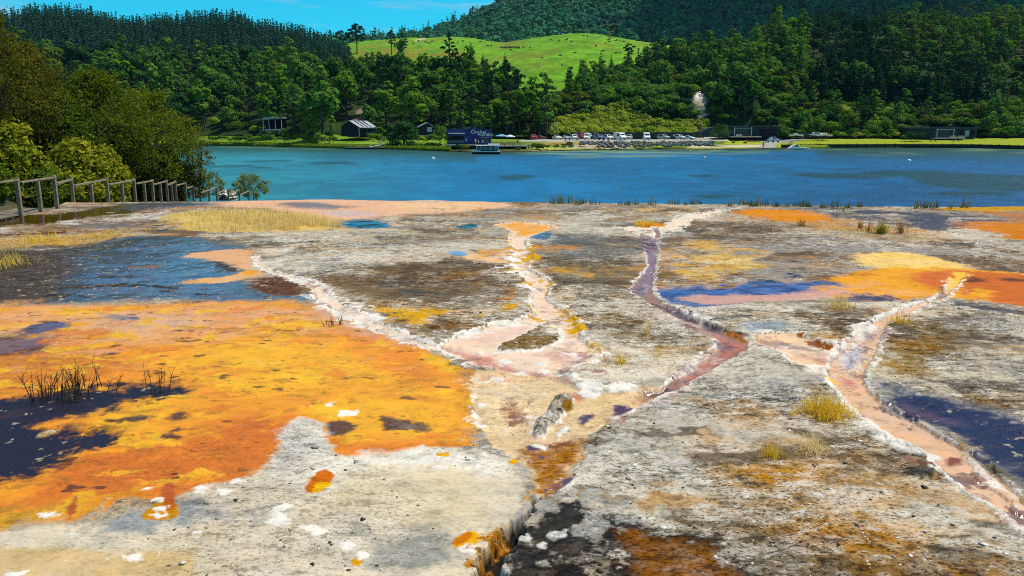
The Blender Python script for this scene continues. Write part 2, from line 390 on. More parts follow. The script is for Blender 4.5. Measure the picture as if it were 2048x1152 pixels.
# ---- upper right plateau
paint([(1330, 478), (1420, 440), (1540, 446), (1700, 460), (1860, 478), (2060, 488), (2400, 500), (2400, 560), (2048, 545), (1900, 540), (1600, 560), (1320, 566)], C(164, 152, 140), 1.2, 1, g=1)
paint([(1500, 452), (1650, 456), (1800, 470), (1900, 500), (1800, 508), (1650, 480), (1530, 468)], C(226, 220, 208), 1.2, 1.3, g=1, cover=(1.2, -0.2, 85))
paint([(1880, 475), (2060, 482), (2400, 495), (2400, 530), (2048, 522), (1900, 510)], C(206, 198, 184), 1.5, 1, g=1, cover=(1.0, -0.1, 86))
paint([(1340, 486), (1400, 478), (1500, 488), (1560, 510), (1545, 540), (1470, 560), (1360, 562), (1312, 545)], C(238, 190, 100), 1.3, 1.4, g=0.75, cover=(1.8, -0.25, 87))
paint([(1370, 500), (1460, 495), (1560, 525), (1520, 550), (1400, 550)], C(246, 214, 144), 1.3, 1.4, g=0.7, cover=(2.2, 0.0, 88))
paint([(1480, 490), (1620, 500), (1700, 515), (1680, 540), (1580, 535), (1540, 510)], C(208, 160, 112), 1.3, 1.4, g=0.7, cover=(1.4, 0.0, 89))
paint([(1690, 512), (1780, 504), (1890, 520), (1952, 536), (1900, 546), (1830, 542), (1740, 532)], C(248, 214, 142), 0.9, 1.0, g=0.5)
paint([(1640, 562), (1700, 545), (1790, 536), (1860, 540), (1940, 538), (2048, 544), (2400, 556), (2400, 640), (2048, 613), (1960, 602), (1890, 596), (1860, 592), (1780, 602), (1700, 600), (1640, 586)], C(240, 168, 58), 0.9, 0.9, g=0.35, w=0.1)
paint([(1640, 570), (1740, 560), (1850, 575), (1880, 592), (1780, 604), (1700, 600)], C(236, 176, 106), 1.5, 1, g=0.3, a=0.8)
paint([(1825, 549), (1880, 544), (1932, 543), (1928, 560), (1895, 578), (1850, 578)], C(212, 104, 20), 1.3, 0.8, g=0.3, w=0.15)
paint([(1935, 544), (2048, 546), (2400, 560), (2400, 640), (2048, 612), (1960, 600), (1915, 585), (1925, 560)], C(206, 104, 24), 1, 0.8, g=0.35)
paint([(1930, 575), (2020, 585), (2048, 600), (2048, 611), (1960, 601), (1910, 592)], C(244, 178, 50), 1, 1, g=0.3, cover=(1.4, 0.0, 90))
paint([(1925, 556), (1955, 553), (1975, 562), (1935, 566)], C(60, 34, 24), 1.3, 1, a=0.85)
paint([(2000, 555), (2060, 556), (2060, 562), (2010, 562)], C(70, 34, 20), 1.3, 1, a=0.85)
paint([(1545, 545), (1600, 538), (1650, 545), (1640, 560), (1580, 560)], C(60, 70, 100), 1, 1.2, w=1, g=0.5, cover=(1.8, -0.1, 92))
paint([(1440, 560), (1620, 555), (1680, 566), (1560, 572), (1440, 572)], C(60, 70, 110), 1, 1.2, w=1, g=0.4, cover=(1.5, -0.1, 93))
paint([(1660, 530), (1750, 545), (1850, 558), (1840, 566), (1720, 556), (1640, 545)], C(150, 84, 50), 1, 1, a=0.5, cover=(1.3, 0.1, 95))
# pond, its blue sky reflection put into the colour, with a pink tongue
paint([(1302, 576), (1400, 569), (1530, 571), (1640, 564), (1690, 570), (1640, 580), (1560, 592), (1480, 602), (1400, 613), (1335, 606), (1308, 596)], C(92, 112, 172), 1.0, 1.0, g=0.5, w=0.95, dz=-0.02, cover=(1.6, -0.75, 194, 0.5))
paint([(1340, 592), (1440, 588), (1540, 591), (1640, 582), (1700, 580), (1640, 594), (1500, 602), (1410, 604), (1380, 599)], C(226, 178, 160), 1.2, 1.0, g=0.3, w=0.4, a=0.9)
paint([(1700, 590), (1760, 585), (1830, 595), (1780, 606), (1720, 605), (1640, 610), (1560, 606), (1640, 598)], C(110, 96, 120), 1.2, 1, w=0.85, g=0.6, cover=(1.4, -0.2, 97))
paint([(1890, 598), (1960, 604), (2048, 615), (2400, 640), (2400, 660), (2048, 634), (1950, 624), (1880, 612)], C(50, 42, 62), 1.2, 1, g=0.9, w=0.4)
# far right top
paint([(1440, 420), (1520, 416), (1620, 424), (1655, 434), (1615, 448), (1550, 440), (1480, 430)], C(228, 142, 36), 1, 1, g=0.4)
paint([(1560, 440), (1640, 444), (1760, 452), (1900, 462), (1880, 474), (1740, 462), (1620, 456)], C(206, 162, 112), 1, 1, g=0.7)
paint([(1620, 414), (1760, 418), (1900, 424), (2040, 440), (2000, 450), (1960, 470), (1820, 458), (1700, 440)], C(62, 60, 74), 1, 1.2, g=1.0, w=0.55, cover=(1.2, -0.35, 98))
paint([(1700, 415), (1800, 416), (1830, 424), (1740, 424)], C(210, 180, 140), 1.2, 1, g=0.6, cover=(1.3, -0.1, 99))
paint([(1890, 440), (1980, 442), (2050, 448), (2400, 460), (2400, 500), (2048, 482), (1980, 462), (1920, 452)], C(212, 132, 44), 1, 1, g=0.4)
paint([(1990, 428), (2060, 424), (2400, 430), (2400, 450), (2048, 448)], C(190, 122, 56), 1, 1, g=0.5)
paint([(1860, 416), (2048, 413), (2400, 412), (2400, 424), (2048, 422), (1920, 421)], C(206, 158, 62), 0.8, 0.6, g=0.5)
# ---- plateau right of the purple channel (raised, the shade on its edge step is painted dark)
paint([(1302, 602), (1345, 606), (1400, 615), (1500, 606), (1640, 608), (1780, 606), (1890, 601), (1830, 617), (1765, 636), (1740, 655), (1700, 692), (1660, 690), (1600, 668), (1500, 676), (1470, 668), (1400, 640)], C(222, 214, 198), 0.5, 0.3, g=1.0, dz=0.06)
paint([(1400, 625), (1520, 615), (1660, 625), (1720, 640), (1660, 670), (1520, 655)], C(146, 136, 112), 2, 1.2, g=1, cover=(1.6, 0.05, 101))
paint([(1480, 650), (1560, 645), (1600, 660), (1540, 668), (1490, 664)], C(158, 170, 178), 1.5, 1, g=0.6)
# ---- right plateau
paint([(1760, 642), (1830, 622), (1900, 606), (2048, 632), (2400, 660), (2400, 960), (2048, 872), (1900, 824), (1790, 784), (1715, 742)], C(216, 206, 184), 0.6, 0.4, g=1.0, dz=0.03)
paint([(1760, 655), (1850, 640), (1930, 670), (1930, 730), (1860, 760), (1780, 750), (1730, 730)], C(160, 128, 74), 3, 1.3, g=1, cover=(1.5, -0.35, 103))
paint([(1900, 780), (2000, 800), (2060, 830), (2060, 860), (1960, 830)], C(150, 120, 72), 2, 1.2, g=1, cover=(1.6, -0.2, 104))
paint([(1960, 640), (2200, 660), (2200, 740), (2000, 700)], C(206, 196, 182), 2, 1, g=1, cover=(1.2, -0.2, 105))
# ---- orange pool
OP = [(-330, 625), (0, 614), (150, 612), (300, 605), (450, 602), (600, 605), (650, 624), (700, 640), (770, 665), (830, 690), (870, 702), (912, 738), (940, 748), (944, 772), (936, 805), (950, 842), (962, 888), (900, 893), (820, 902), (740, 914), (672, 916), (652, 892), (640, 862), (612, 838), (578, 852), (566, 890), (532, 932), (498, 956), (400, 974), (352, 986), (250, 997), (190, 1012), (178, 1046), (60, 1047), (-330, 1110)]
paint(OP, C(240, 160, 60), 2.0, 1.5, g=0.2, w=0.3, dz=-0.02)
paint([(-330, 625), (300, 606), (600, 606), (770, 668), (640, 668), (480, 690), (300, 690), (150, 720), (-330, 760)], C(230, 176, 128), 4, 2, g=0.25, w=0.3, a=0.9)
paint([(160, 632), (280, 622), (420, 640), (340, 664), (200, 660)], C(222, 186, 158), 2.5, 1.5, w=0.45, a=0.7)
paint([(640, 640), (770, 668), (860, 704), (900, 742), (780, 742), (700, 705)], C(238, 152, 76), 2.5, 1, g=0.12, a=0.9)
paint([(640, 612), (720, 648), (800, 684), (780, 690), (690, 660), (640, 640)], C(206, 160, 140), 2, 1, w=0.5, a=0.6)
paint([(470, 640), (620, 650), (700, 700), (800, 760), (900, 750), (930, 800), (936, 870), (880, 888), (770, 898), (690, 870), (640, 845), (560, 806), (450, 800), (390, 830), (280, 860), (190, 850), (240, 800), (420, 770), (330, 740), (400, 690)], YELL, 3.5, 2, g=0.3, cover=(0.9, -0.35, 111, 0.6))
paint([(430, 745), (560, 720), (640, 760), (600, 790), (470, 780)], C(250, 180, 22), 3, 2, cover=(1.6, -0.2, 112))
paint([(760, 760), (900, 770), (920, 830), (840, 860), (740, 830)], C(250, 176, 16), 3, 2, cover=(1.4, -0.3, 113))
paint([(830, 700), (880, 710), (930, 745), (880, 744)], C(240, 186, 50), 1.5, 1, a=0.9)
paint([(-330, 700), (120, 690), (250, 720), (220, 760), (80, 780), (-330, 800)], C(206, 128, 52), 3, 2, a=0.75, g=0.4)
paint([(-330, 1040), (60, 1010), (100, 940), (160, 905), (260, 884), (400, 872), (480, 842), (560, 832), (582, 852), (566, 890), (532, 934), (480, 956), (400, 972), (352, 986), (250, 992), (150, 1004)], DEEP, 2.2, 1.4, g=0.4, a=0.95)
paint([(560, 830), (640, 845), (660, 880), (760, 890), (900, 880), (966, 890), (820, 904), (740, 916), (676, 917), (640, 870), (580, 852)], C(230, 128, 16), 1.8, 1, g=0.35, a=0.9)
paint([(260, 880), (420, 880), (540, 850), (540, 900), (400, 950), (260, 960)], C(228, 130, 18), 2.5, 2, g=0.4, cover=(1.6, 0.0, 117))
paint([(-330, 1050), (60, 1002), (170, 992), (182, 1044), (80, 1048), (-330, 1105)], C(206, 152, 30), 1.5, 1.5, g=0.6, cover=(2.4, -0.25, 115))
# blue and purple films on the pool
paint([(42, 658), (70, 645), (140, 640), (125, 654), (60, 666)], C(66, 60, 100), 1.2, 1.2, w=1, g=0.2, a=0.9)
paint([(-330, 690), (20, 664), (60, 668), (110, 690), (60, 704), (-330, 730)], C(104, 72, 80), 2, 1.5, w=0.9, g=0.3, a=0.85)
paint([(195, 632), (240, 628), (290, 636), (240, 644)], C(150, 120, 120), 1.5, 1, w=0.9, a=0.7)
# dark pool
paint([(-330, 810), (60, 790), (130, 786), (200, 772), (330, 765), (386, 770), (390, 786), (340, 796), (250, 806), (190, 820), (140, 836), (104, 850), (140, 859), (200, 860), (252, 880), (190, 891), (140, 906), (100, 931), (60, 946), (-330, 1000)], C(7, 9, 44), 1.8, 1.8, g=0.4, w=0.32, dz=-0.02)
paint([(-330, 830), (60, 800), (180, 810), (100, 850), (60, 880), (-330, 900)], C(56, 34, 46), 2.5, 2, cover=(1.5, 0.1, 119), a=0.8)
paint([(70, 868), (100, 858), (116, 862), (84, 874)], C(210, 196, 160), 0.7, 1, w=0, g=0.8)
for Q in ([(658, 846), (690, 842), (716, 858), (690, 868), (660, 876)], [(762, 836), (795, 838), (842, 850), (846, 861), (790, 858), (764, 862)],
          [(338, 832), (372, 824), (366, 840), (345, 842)], [(296, 876), (340, 866), (372, 874), (340, 881)], [(236, 838), (296, 830), (300, 838), (250, 846)],
          [(540, 780), (574, 774), (566, 785)], [(330, 862), (360, 858), (360, 862)], [(200, 705), (250, 700), (230, 708)], [(310, 725), (335, 722), (330, 730)], [(395, 705), (430, 702), (425, 708)]):
    paint(Q, C(62, 36, 40), 1.2, 1.3, g=0.8, w=0.5, a=0.9)
paint([(500, 668), (560, 664), (540, 672), (500, 676)], C(214, 152, 60), 1, 1)
# scattered small dark flecks over the pool
kp, sdp, _ = region(OP)
fl = sstep(0.78, 0.95, fbm(X[kp] * 3.2, Y[kp] * 5.0, 3, 131)) * sstep(0, 0.3, sdp)
col[kp] *= (1 - 0.75 * fl)[:, None]
fl = sstep(0.3, 0.9, fbm(X[kp] * 0.8, Y[kp] * 2.2, 5, 137, 0.65)) * sstep(0, 0.4, sdp) * 0.6
col[kp] += (C(214, 120, 44) - col[kp]) * (fl * (col[kp, 0] > 0.3))[:, None]
def mottle(k, sd, cc, sc, ay, th, wd, a, seed):
    m = sstep(th, th + wd, fbm(X[k] * sc + .6 * W1[k], Y[k] * sc * ay + .6 * W2[k], 6, seed, .66)) * sstep(0, .35, sd) * a
    m = m * (col[k, 0] > .25); col[k] += (cc - col[k]) * m[:, None]
kp, sdp, _ = region(OP)
mottle(kp, sdp, C(216, 116, 20), 1.5, 1.8, .25, .35, .55, 301); mottle(kp, sdp, C(252, 198, 40), 2.1, 2.0, .15, .4, .7, 303); mottle(kp, sdp, C(168, 120, 30), 2.6, 2.4, .4, .3, .6, 305)
mottle(kp, sdp, C(120, 62, 22), 5.0, 3.0, .62, .2, .7, 307); mottle(kp, sdp, C(244, 200, 120), 1.1, 2.6, .5, .4, .4, 309)
# ---- near white-grey crust
paint([(-330, 1112), (60, 1048), (180, 1046), (290, 1040), (352, 1036), (384, 980), (500, 958), (540, 932), (566, 892), (580, 852), (612, 838), (640, 862), (652, 892), (672, 917), (740, 915), (820, 903), (900, 895), (1000, 908), (1050, 930), (1066, 980), (1040, 1030), (1000, 1080), (985, 1130), (970, 1290), (-330, 1290)], C(222, 212, 190), 0.8, 0.8, g=0.62)
paint([(575, 850), (612, 836), (640, 862), (660, 905), (640, 930), (560, 960), (540, 940), (566, 892)], C(236, 232, 222), 1.5, 1, g=0.7)
paint([(640, 925), (740, 917), (880, 898), (1000, 912), (1050, 940), (980, 960), (840, 950), (700, 960), (600, 990)], C(244, 240, 228), 2.5, 1.5, g=0.5)
paint([(700, 940), (880, 930), (980, 960), (1000, 1040), (900, 1060), (760, 1040), (660, 1000)], C(222, 208, 178), 3, 2, g=0.5, a=0.8)
paint([(180, 1040), (330, 1010), (520, 990), (540, 1030), (420, 1070), (260, 1090), (120, 1080)], C(160, 166, 168), 3, 2, g=0.5, cover=(0.8, -0.4, 121))
paint([(680, 1060), (800, 1050), (960, 1100), (940, 1150), (700, 1150)], C(156, 156, 148), 3, 2, g=0.7, cover=(1.4, -0.1, 122))
paint([(-330, 1120), (60, 1095), (240, 1110), (380, 1095), (384, 1152), (384, 1290), (-330, 1290)], C(216, 192, 150), 0.7, 0.8, g=0.5)
paint([(-330, 1075), (60, 1052), (300, 1046), (420, 1000), (480, 970), (420, 1040), (200, 1075), (60, 1090)], C(142, 146, 148), 2, 1.5, g=0.6, cover=(1.2, -0.1, 123))
for Q, cc in (([(605, 988), (618, 962), (645, 940), (668, 950), (664, 968), (630, 992)], C(216, 112, 14)), ([(622, 984), (636, 968), (664, 966), (650, 982), (628, 992)], C(248, 196, 24)),
              ([(286, 1036), (296, 1016), (330, 1000), (356, 1020), (350, 1040), (310, 1044)], C(206, 140, 22)), ([(326, 968), (344, 964), (346, 1020), (330, 1022)], C(190, 90, 14)),
              ([(138, 1010), (150, 988), (158, 992), (146, 1034), (132, 1040)], C(180, 88, 16)), ([(904, 1086), (938, 1062), (956, 1066), (950, 1096), (926, 1108)], C(238, 176, 30)),
              ([(905, 1086), (938, 1060), (945, 1070), (918, 1090)], C(200, 116, 16)), ([(1010, 930), (1030, 916), (1046, 924), (1030, 934)], C(240, 180, 24)), ([(868, 910), (900, 905), (900, 916)], C(238, 176, 30)),
              ([(704, 1126), (716, 1116), (722, 1122), (714, 1132)], C(226, 160, 30))):
    paint(Q, cc, 0.7, 0.8, g=0.4)
# white sinter chips lying in the crust
for (uu, vv, ww, hh) in [(255, 1115, 46, 16), (232, 1122, 20, 7), (556, 1032, 14, 10), (566, 1022, 8, 10), (560, 1046, 26, 6), (130, 1130, 20, 8), (224, 1118, 14, 6), (275, 978, 14, 6), (285, 968, 24, 4), (295, 976, 16, 7), (246, 986, 12, 6), (312, 1006, 22, 7), (318, 1034, 20, 6), (312, 1020, 24, 6), (155, 993, 10, 6),
                         (90, 1030, 44, 12), (392, 1064, 18, 8), (356, 1060, 26, 8), (390, 1075, 16, 7), (290, 1080, 22, 6), (480, 964, 26, 5), (402, 978, 16, 5), (620, 1058, 30, 7), (700, 1093, 20, 10), (730, 1110, 18, 8), (640, 1064, 20, 7), (940, 1100, 34, 14), (880, 938, 10, 6), (660, 810, 14, 5), (690, 826, 12, 5), (150, 1070, 14, 7), (455, 985, 20, 4), (36, 1150, 40, 6)]:
    th = np.linspace(0, 2 * np.pi, 9)[:-1]
    rd_ = 1 + 0.45 * np.sin(th * 3 + uu) * np.cos(th * 2 + vv); paint(np.stack([uu + ww * .42 * rd_ * np.cos(th), vv + hh * .42 * rd_ * np.sin(th)], 1), WHITE, 0.8, 2.2, g=0.2, w=0, dz=0.025)

# ---- right foreground plateau
paint([(1282, 812), (1330, 782), (1390, 757), (1440, 722), (1500, 690), (1566, 700), (1582, 728), (1660, 752), (1690, 800), (1800, 882), (1900, 934), (2000, 1012), (2048, 1045), (2400, 1200), (2400, 1290), (970, 1290), (990, 1110), (1060, 1040), (1110, 1000), (1160, 962), (1192, 900), (1185, 872), (1230, 836)], C(214, 206, 188), 0.6, 0.4, g=1.0, dz=0.05)
paint([(1200, 870), (1320, 800), (1440, 740), (1540, 710), (1600, 760), (1520, 830), (1380, 900), (1260, 960), (1190, 960)], C(190, 186, 176), 3, 2, g=1, a=0.8)
paint([(1300, 920), (1450, 840), (1600, 780), (1680, 820), (1560, 880), (1420, 960), (1320, 1000)], C(212, 208, 198), 2.5, 2, g=1, cover=(1.3, -0.1, 141))
paint([(1560, 850), (1680, 860), (1780, 900), (1860, 940), (1760, 960), (1640, 920)], C(136, 130, 118), 2, 1.5, g=1, cover=(1.5, 0.0, 143))
paint([(1470, 930), (1560, 926), (1700, 975), (1850, 1000), (1930, 1060), (1870, 1110), (1800, 1200), (1720, 1200), (1620, 1060), (1500, 970)], C(208, 164, 96), 2.5, 2, g=0.9, cover=(1.3, -0.3, 144))
paint([(1490, 940), (1600, 950), (1680, 985), (1640, 1010), (1540, 980)], C(212, 150, 62), 2, 2, g=0.8, cover=(2.2, -0.1, 145))
paint([(1800, 1000), (1880, 1030), (1920, 1070), (1860, 1080), (1790, 1040)], C(226, 178, 92), 2, 2, g=0.8, cover=(2.2, -0.1, 146))
paint([(1440, 800), (1540, 795), (1600, 830), (1560, 850), (1450, 840)], C(150, 128, 100), 2, 1.5, g=1, cover=(1.8, 0.0, 147))
paint([(1480, 825), (1550, 822), (1560, 832), (1500, 838)], C(216, 178, 128), 1.5, 1, g=0.8, cover=(2.5, 0.0, 148))
paint([(1860, 1010), (1960, 1040), (2060, 1110), (2060, 1160), (1960, 1120), (1880, 1060)], C(112, 110, 106), 2, 1.5, g=1, cover=(1.5, -0.2, 149))
paint([(1880, 1080), (1960, 1110), (2100, 1180), (2000, 1200), (1900, 1150)], C(224, 222, 216), 1.5, 1.5, g=0.9, cover=(2.0, -0.1, 150))
# faint terracette lines
for L in ([(1420, 858), (1500, 856), (1560, 850), (1640, 856), (1720, 880), (1800, 930)], [(1500, 1000), (1560, 1040), (1640, 1080), (1720, 1130)], [(1600, 1050), (1700, 1080), (1800, 1110)], [(1240, 930), (1340, 880), (1430, 850)], [(1300, 1010), (1400, 1060), (1480, 1100)], [(1560, 690), (1640, 760), (1700, 830)], [(1720, 850), (1790, 880), (1840, 920)]):
    paint(L, C(232, 230, 224), 0.5, 1.2, g=0.5, widths=[12] * len(L), dz=0.015, cover=(2.5, -0.1, 151))
# black crust bottom centre with an ochre stain
paint([(990, 1290), (1010, 1100), (1062, 1036), (1110, 1006), (1180, 1000), (1230, 1044), (1310, 1058), (1410, 1072), (1500, 1126), (1640, 1290)], C(44, 42, 42), 1.6, 1.8, g=1.0, cover=(1.3, -1.15, 195, 0.4))
paint([(1000, 1290), (1030, 1100), (1110, 1020), (1180, 1014), (1300, 1080), (1480, 1150), (1560, 1290)], C(190, 188, 182), 1.5, 1.5, g=1, cover=(4.5, 0.36, 196, 0.2), a=.6)
paint([(1214, 1068), (1300, 1074), (1400, 1090), (1470, 1136), (1560, 1290), (1300, 1290), (1250, 1110)], C(150, 94, 30), 1.8, 1.4, g=0.85)
for Q in ([(1010, 1090), (1050, 1075), (1072, 1090), (1040, 1120), (1010, 1130)], [(1080, 1080), (1110, 1070), (1150, 1066), (1120, 1090)], [(1070, 1100), (1096, 1090), (1090, 1106)], [(1160, 1040), (1184, 1030), (1178, 1056), (1166, 1060)], [(1100, 1010), (1160, 1004), (1210, 1012), (1160, 1018)], [(990, 1130), (1030, 1110), (1020, 1150), (990, 1200)]):
    paint(Q, C(220, 220, 216), 0.7, 1.3, g=0.8, cover=(3.0, -0.3, 153), dz=0.02)

for sd_, cc_, sc_, ay_, th_, wd_, aa_ in ((321, C(116, 94, 66), .55, 1.5, -.02, .55, .82), (323, C(206, 160, 98), .8, 1.6, .18, .5, .6), (325, C(74, 66, 58), .9, 1.9, .12, .45, .75), (327, C(240, 234, 220), .45, 1.3, .12, .5, .65), (329, C(150, 156, 160), .4, 1.7, .30, .4, .6)):
    mm = sstep(th_, th_ + wd_, fbm(X * sc_ + .5 * W1, Y * sc_ * ay_ + .4 * W2, 6, sd_, .62)) * aa_ * sstep(.55, .9, grit) * sstep(.5, .2, wet) * sstep(.03, .12, col.min(1))
    col += (cc_ - col) * mm[:, None]
grit *= np.clip(.85 + .6 * fbm(X * .5, Y * .8, 5, 331, .6), .45, 1.0)
for tu, tv, tw in ((1650, 836, 60), (1622, 910, 50), (1543, 922, 44), (1586, 838, 24), (1241, 730, 28), (1293, 670, 24), (1677, 620, 40), (1796, 646, 26), (1762, 468, 40), (1801, 468, 30), (1720, 460, 30), (1440, 944, 36), (1740, 972, 36), (1800, 986, 30), (1737, 1098, 40), (1505, 1070, 60)):
    th = np.linspace(0, 2 * np.pi, 9)[:-1]; paint(np.stack([tu + tw * .6 * np.cos(th), tv + tw * .16 * np.sin(th)], 1), C(168, 132, 72), 4, 2, g=.9, a=.75)
# ---- channels -----------------------------------------------------------------------------------
# left channel
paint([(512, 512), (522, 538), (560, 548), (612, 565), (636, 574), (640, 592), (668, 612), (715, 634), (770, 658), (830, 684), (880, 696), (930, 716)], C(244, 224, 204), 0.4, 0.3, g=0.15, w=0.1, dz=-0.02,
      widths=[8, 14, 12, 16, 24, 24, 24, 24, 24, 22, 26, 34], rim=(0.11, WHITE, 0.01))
paint([(600, 586), (630, 610), (690, 640), (740, 660)], WHITE, 0.5, 1, g=0.2, widths=[8, 8, 10, 6], cover=(3, -0.3, 161))
# middle channel and its fan
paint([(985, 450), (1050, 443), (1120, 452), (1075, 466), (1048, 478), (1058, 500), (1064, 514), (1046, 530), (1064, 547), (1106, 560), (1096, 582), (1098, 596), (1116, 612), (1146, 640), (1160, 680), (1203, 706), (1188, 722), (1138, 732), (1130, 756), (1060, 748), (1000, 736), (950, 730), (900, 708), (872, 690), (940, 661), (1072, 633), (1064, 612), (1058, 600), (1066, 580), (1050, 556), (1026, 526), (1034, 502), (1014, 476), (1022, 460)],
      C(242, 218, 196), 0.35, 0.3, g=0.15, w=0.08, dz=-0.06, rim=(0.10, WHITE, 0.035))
paint([(985, 450), (1050, 443), (1120, 452), (1075, 466), (1044, 474), (1020, 462)], C(238, 180, 112), 1.2, 0.8, g=0.25)
for L, wd in (([(1020, 462), (1012, 478), (1030, 502), (1024, 526), (1048, 556), (1063, 580), (1056, 602), (1064, 624), (1072, 632)], 8), ([(1104, 562), (1094, 582), (1098, 598), (1116, 614), (1148, 642), (1162, 682), (1200, 702)], 7), ([(1060, 486), (1062, 510), (1050, 528)], 5)):
    paint(L, C(218, 168, 36), 0.5, 0.7, g=0.4, widths=[wd] * len(L), cover=(2.2, -0.4, 163))
paint([(876, 688), (950, 702), (1010, 722), (1060, 742), (1128, 752), (1126, 766), (1050, 754), (980, 738), (905, 708)], C(206, 150, 142), 1, 1.2, g=0.3, a=0.9)
paint([(1100, 700), (1150, 695), (1180, 712), (1140, 724), (1110, 720)], C(222, 176, 166), 1.5, 1.3, a=0.8)
paint([(940, 672), (1020, 655), (1070, 645), (1050, 665), (980, 680)], C(232, 200, 190), 1.5, 1.3, a=0.8)
paint([(985, 694), (1040, 671), (1078, 648), (1100, 642), (1116, 656), (1112, 680), (1084, 694), (1030, 699)], C(150, 126, 78), 0.5, 0.5, g=1, dz=0.05, rim=(0.07, WHITE, 0.01))
paint([(1096, 648), (1108, 642), (1118, 650), (1112, 656), (1100, 656)], C(230, 190, 60), 0.5, 0.5, g=0.3)
paint([(1102, 649), (1110, 646), (1114, 651), (1106, 654)], C(244, 232, 210), 0.5, 0.5)
paint([(1074, 558), (1084, 556), (1088, 562), (1080, 566)], C(210, 176, 90), 0.6, 0.6)
for L in ([(925, 702), (1000, 700), (1080, 698), (1110, 690)], [(1160, 684), (1185, 702), (1203, 710), (1196, 722), (1160, 730), (1135, 736)]):
    paint(L, WHITE, 0.5, 0.8, g=0.2, widths=[9] * len(L), dz=0.03, cover=(2.5, -0.5, 165))
# upper right: pale inflow, purple channel
paint([(1165, 440), (1205, 446), (1262, 462), (1300, 474), (1330, 470), (1378, 446), (1425, 430), (1500, 414), (1420, 420), (1350, 438), (1310, 455), (1240, 452)], C(244, 228, 206), 0.7, 0.6, g=0.25, rim=(0.10, WHITE, 0.01))
paint([(1255, 444), (1290, 440), (1335, 448), (1320, 456), (1280, 455)], C(222, 150, 50), 0.8, 0.8, g=0.5)
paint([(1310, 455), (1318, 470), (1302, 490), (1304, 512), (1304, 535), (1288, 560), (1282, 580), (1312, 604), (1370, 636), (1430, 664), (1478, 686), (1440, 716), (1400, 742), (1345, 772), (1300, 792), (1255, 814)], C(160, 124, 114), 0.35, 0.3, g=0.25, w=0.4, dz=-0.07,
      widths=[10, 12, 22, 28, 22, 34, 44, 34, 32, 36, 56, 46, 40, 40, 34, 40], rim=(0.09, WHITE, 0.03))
paint([(1290, 470), (1325, 480), (1312, 500), (1318, 530), (1290, 590), (1266, 582), (1290, 540), (1288, 500)], C(134, 122, 146), 0.8, 0.4, w=0.5, g=0.3, a=0.85)
for L in ([(1290, 512), (1310, 506), (1300, 514)], [(1286, 545), (1306, 538)], [(1294, 490), (1318, 484)]):
    paint(L, C(236, 230, 226), 0.6, 1, widths=[7] * len(L))
paint([(1360, 640), (1440, 668), (1500, 690), (1440, 730), (1380, 760), (1330, 785), (1380, 730), (1430, 700), (1420, 680)], C(190, 128, 112), 1.2, 1, w=0.2, g=0.3, a=0.85)
paint([(1420, 700), (1460, 692), (1440, 720), (1390, 745), (1350, 765), (1400, 730)], C(120, 76, 92), 1.2, 1.2, w=0.5, a=0.75, cover=(1.6, -0.1, 167))
# shade of the step painted as a dark line, rusty face on the far bank
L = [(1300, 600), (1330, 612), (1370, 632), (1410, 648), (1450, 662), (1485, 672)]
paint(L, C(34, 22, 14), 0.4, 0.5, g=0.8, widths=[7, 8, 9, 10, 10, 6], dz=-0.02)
paint([(1440, 660), (1475, 668), (1500, 684), (1470, 676)], C(190, 120, 40), 0.6, 0.6, g=0.5)
paint([(1296, 592), (1340, 610), (1400, 636), (1470, 660), (1560, 668), (1680, 690)], WHITE, 0.5, 1, g=0.3, widths=[9] * 6, dz=0.01, cover=(2.2, -0.3, 169))
# left rim of purple channel, thick
paint([(1256, 576), (1300, 606), (1360, 642), (1424, 676), (1432, 694), (1396, 710), (1378, 744), (1310, 764), (1230, 770), (1180, 764), (1140, 752)], WHITE, 0.5, 1.0, g=0.25, widths=[10, 12, 12, 20, 26, 22, 16, 18, 16, 26, 14], dz=0.04, cover=(2.2, -0.7, 171))
# ---- channel right of it (white banks)
paint([(1498, 676), (1560, 666), (1610, 672), (1650, 694), (1690, 700), (1700, 722), (1686, 744), (1640, 748), (1590, 730), (1572, 706)], C(242, 212, 180), 0.45, 0.5, g=0.15, dz=-0.05, rim=(0.07, WHITE, 0.03))
paint([(1620, 700), (1680, 712), (1690, 742), (1640, 742)], C(232, 184, 164), 1.5, 1, a=0.8)
paint([(1520, 690), (1590, 684), (1570, 694)], WHITE, 0.6, 1, dz=0.03)
paint([(1590, 726), (1640, 726), (1670, 734), (1620, 736)], WHITE, 0.6, 1, dz=0.03)
paint([(1600, 672), (1640, 690), (1672, 698)], C(150, 84, 30), 0.5, 0.7, widths=[6, 7, 5])
paint([(1925, 548), (1900, 575), (1885, 594), (1830, 614), (1772, 638), (1745, 660), (1728, 690), (1708, 715), (1690, 745), (1700, 772), (1740, 812), (1800, 852), (1868, 892), (1925, 930), (1970, 972), (2020, 1012), (2090, 1060)], C(226, 190, 160), 0.35, 0.35, g=0.15, w=0.1, dz=-0.07,
      widths=[3, 10, 16, 18, 26, 38, 56, 66, 66, 66, 86, 100, 112, 104, 100, 74, 70], rim=(0.10, WHITE, 0.035))
paint([(1925, 547), (1905, 570), (1886, 590)], C(246, 200, 110), 0.5, 0.5, widths=[7, 8, 6])
paint([(1878, 572), (1890, 572), (1896, 596), (1876, 596)], C(120, 84, 50), 0.8, 0.7, w=0.3)
paint([(1760, 640), (1740, 665), (1720, 690), (1700, 725), (1690, 730), (1690, 700), (1720, 665)], C(222, 218, 222), 1, 0.7, a=0.9)
paint([(1700, 695), (1735, 690), (1712, 735), (1688, 735)], C(176, 188, 206), 1, 0.8, w=0.4, a=0.9)
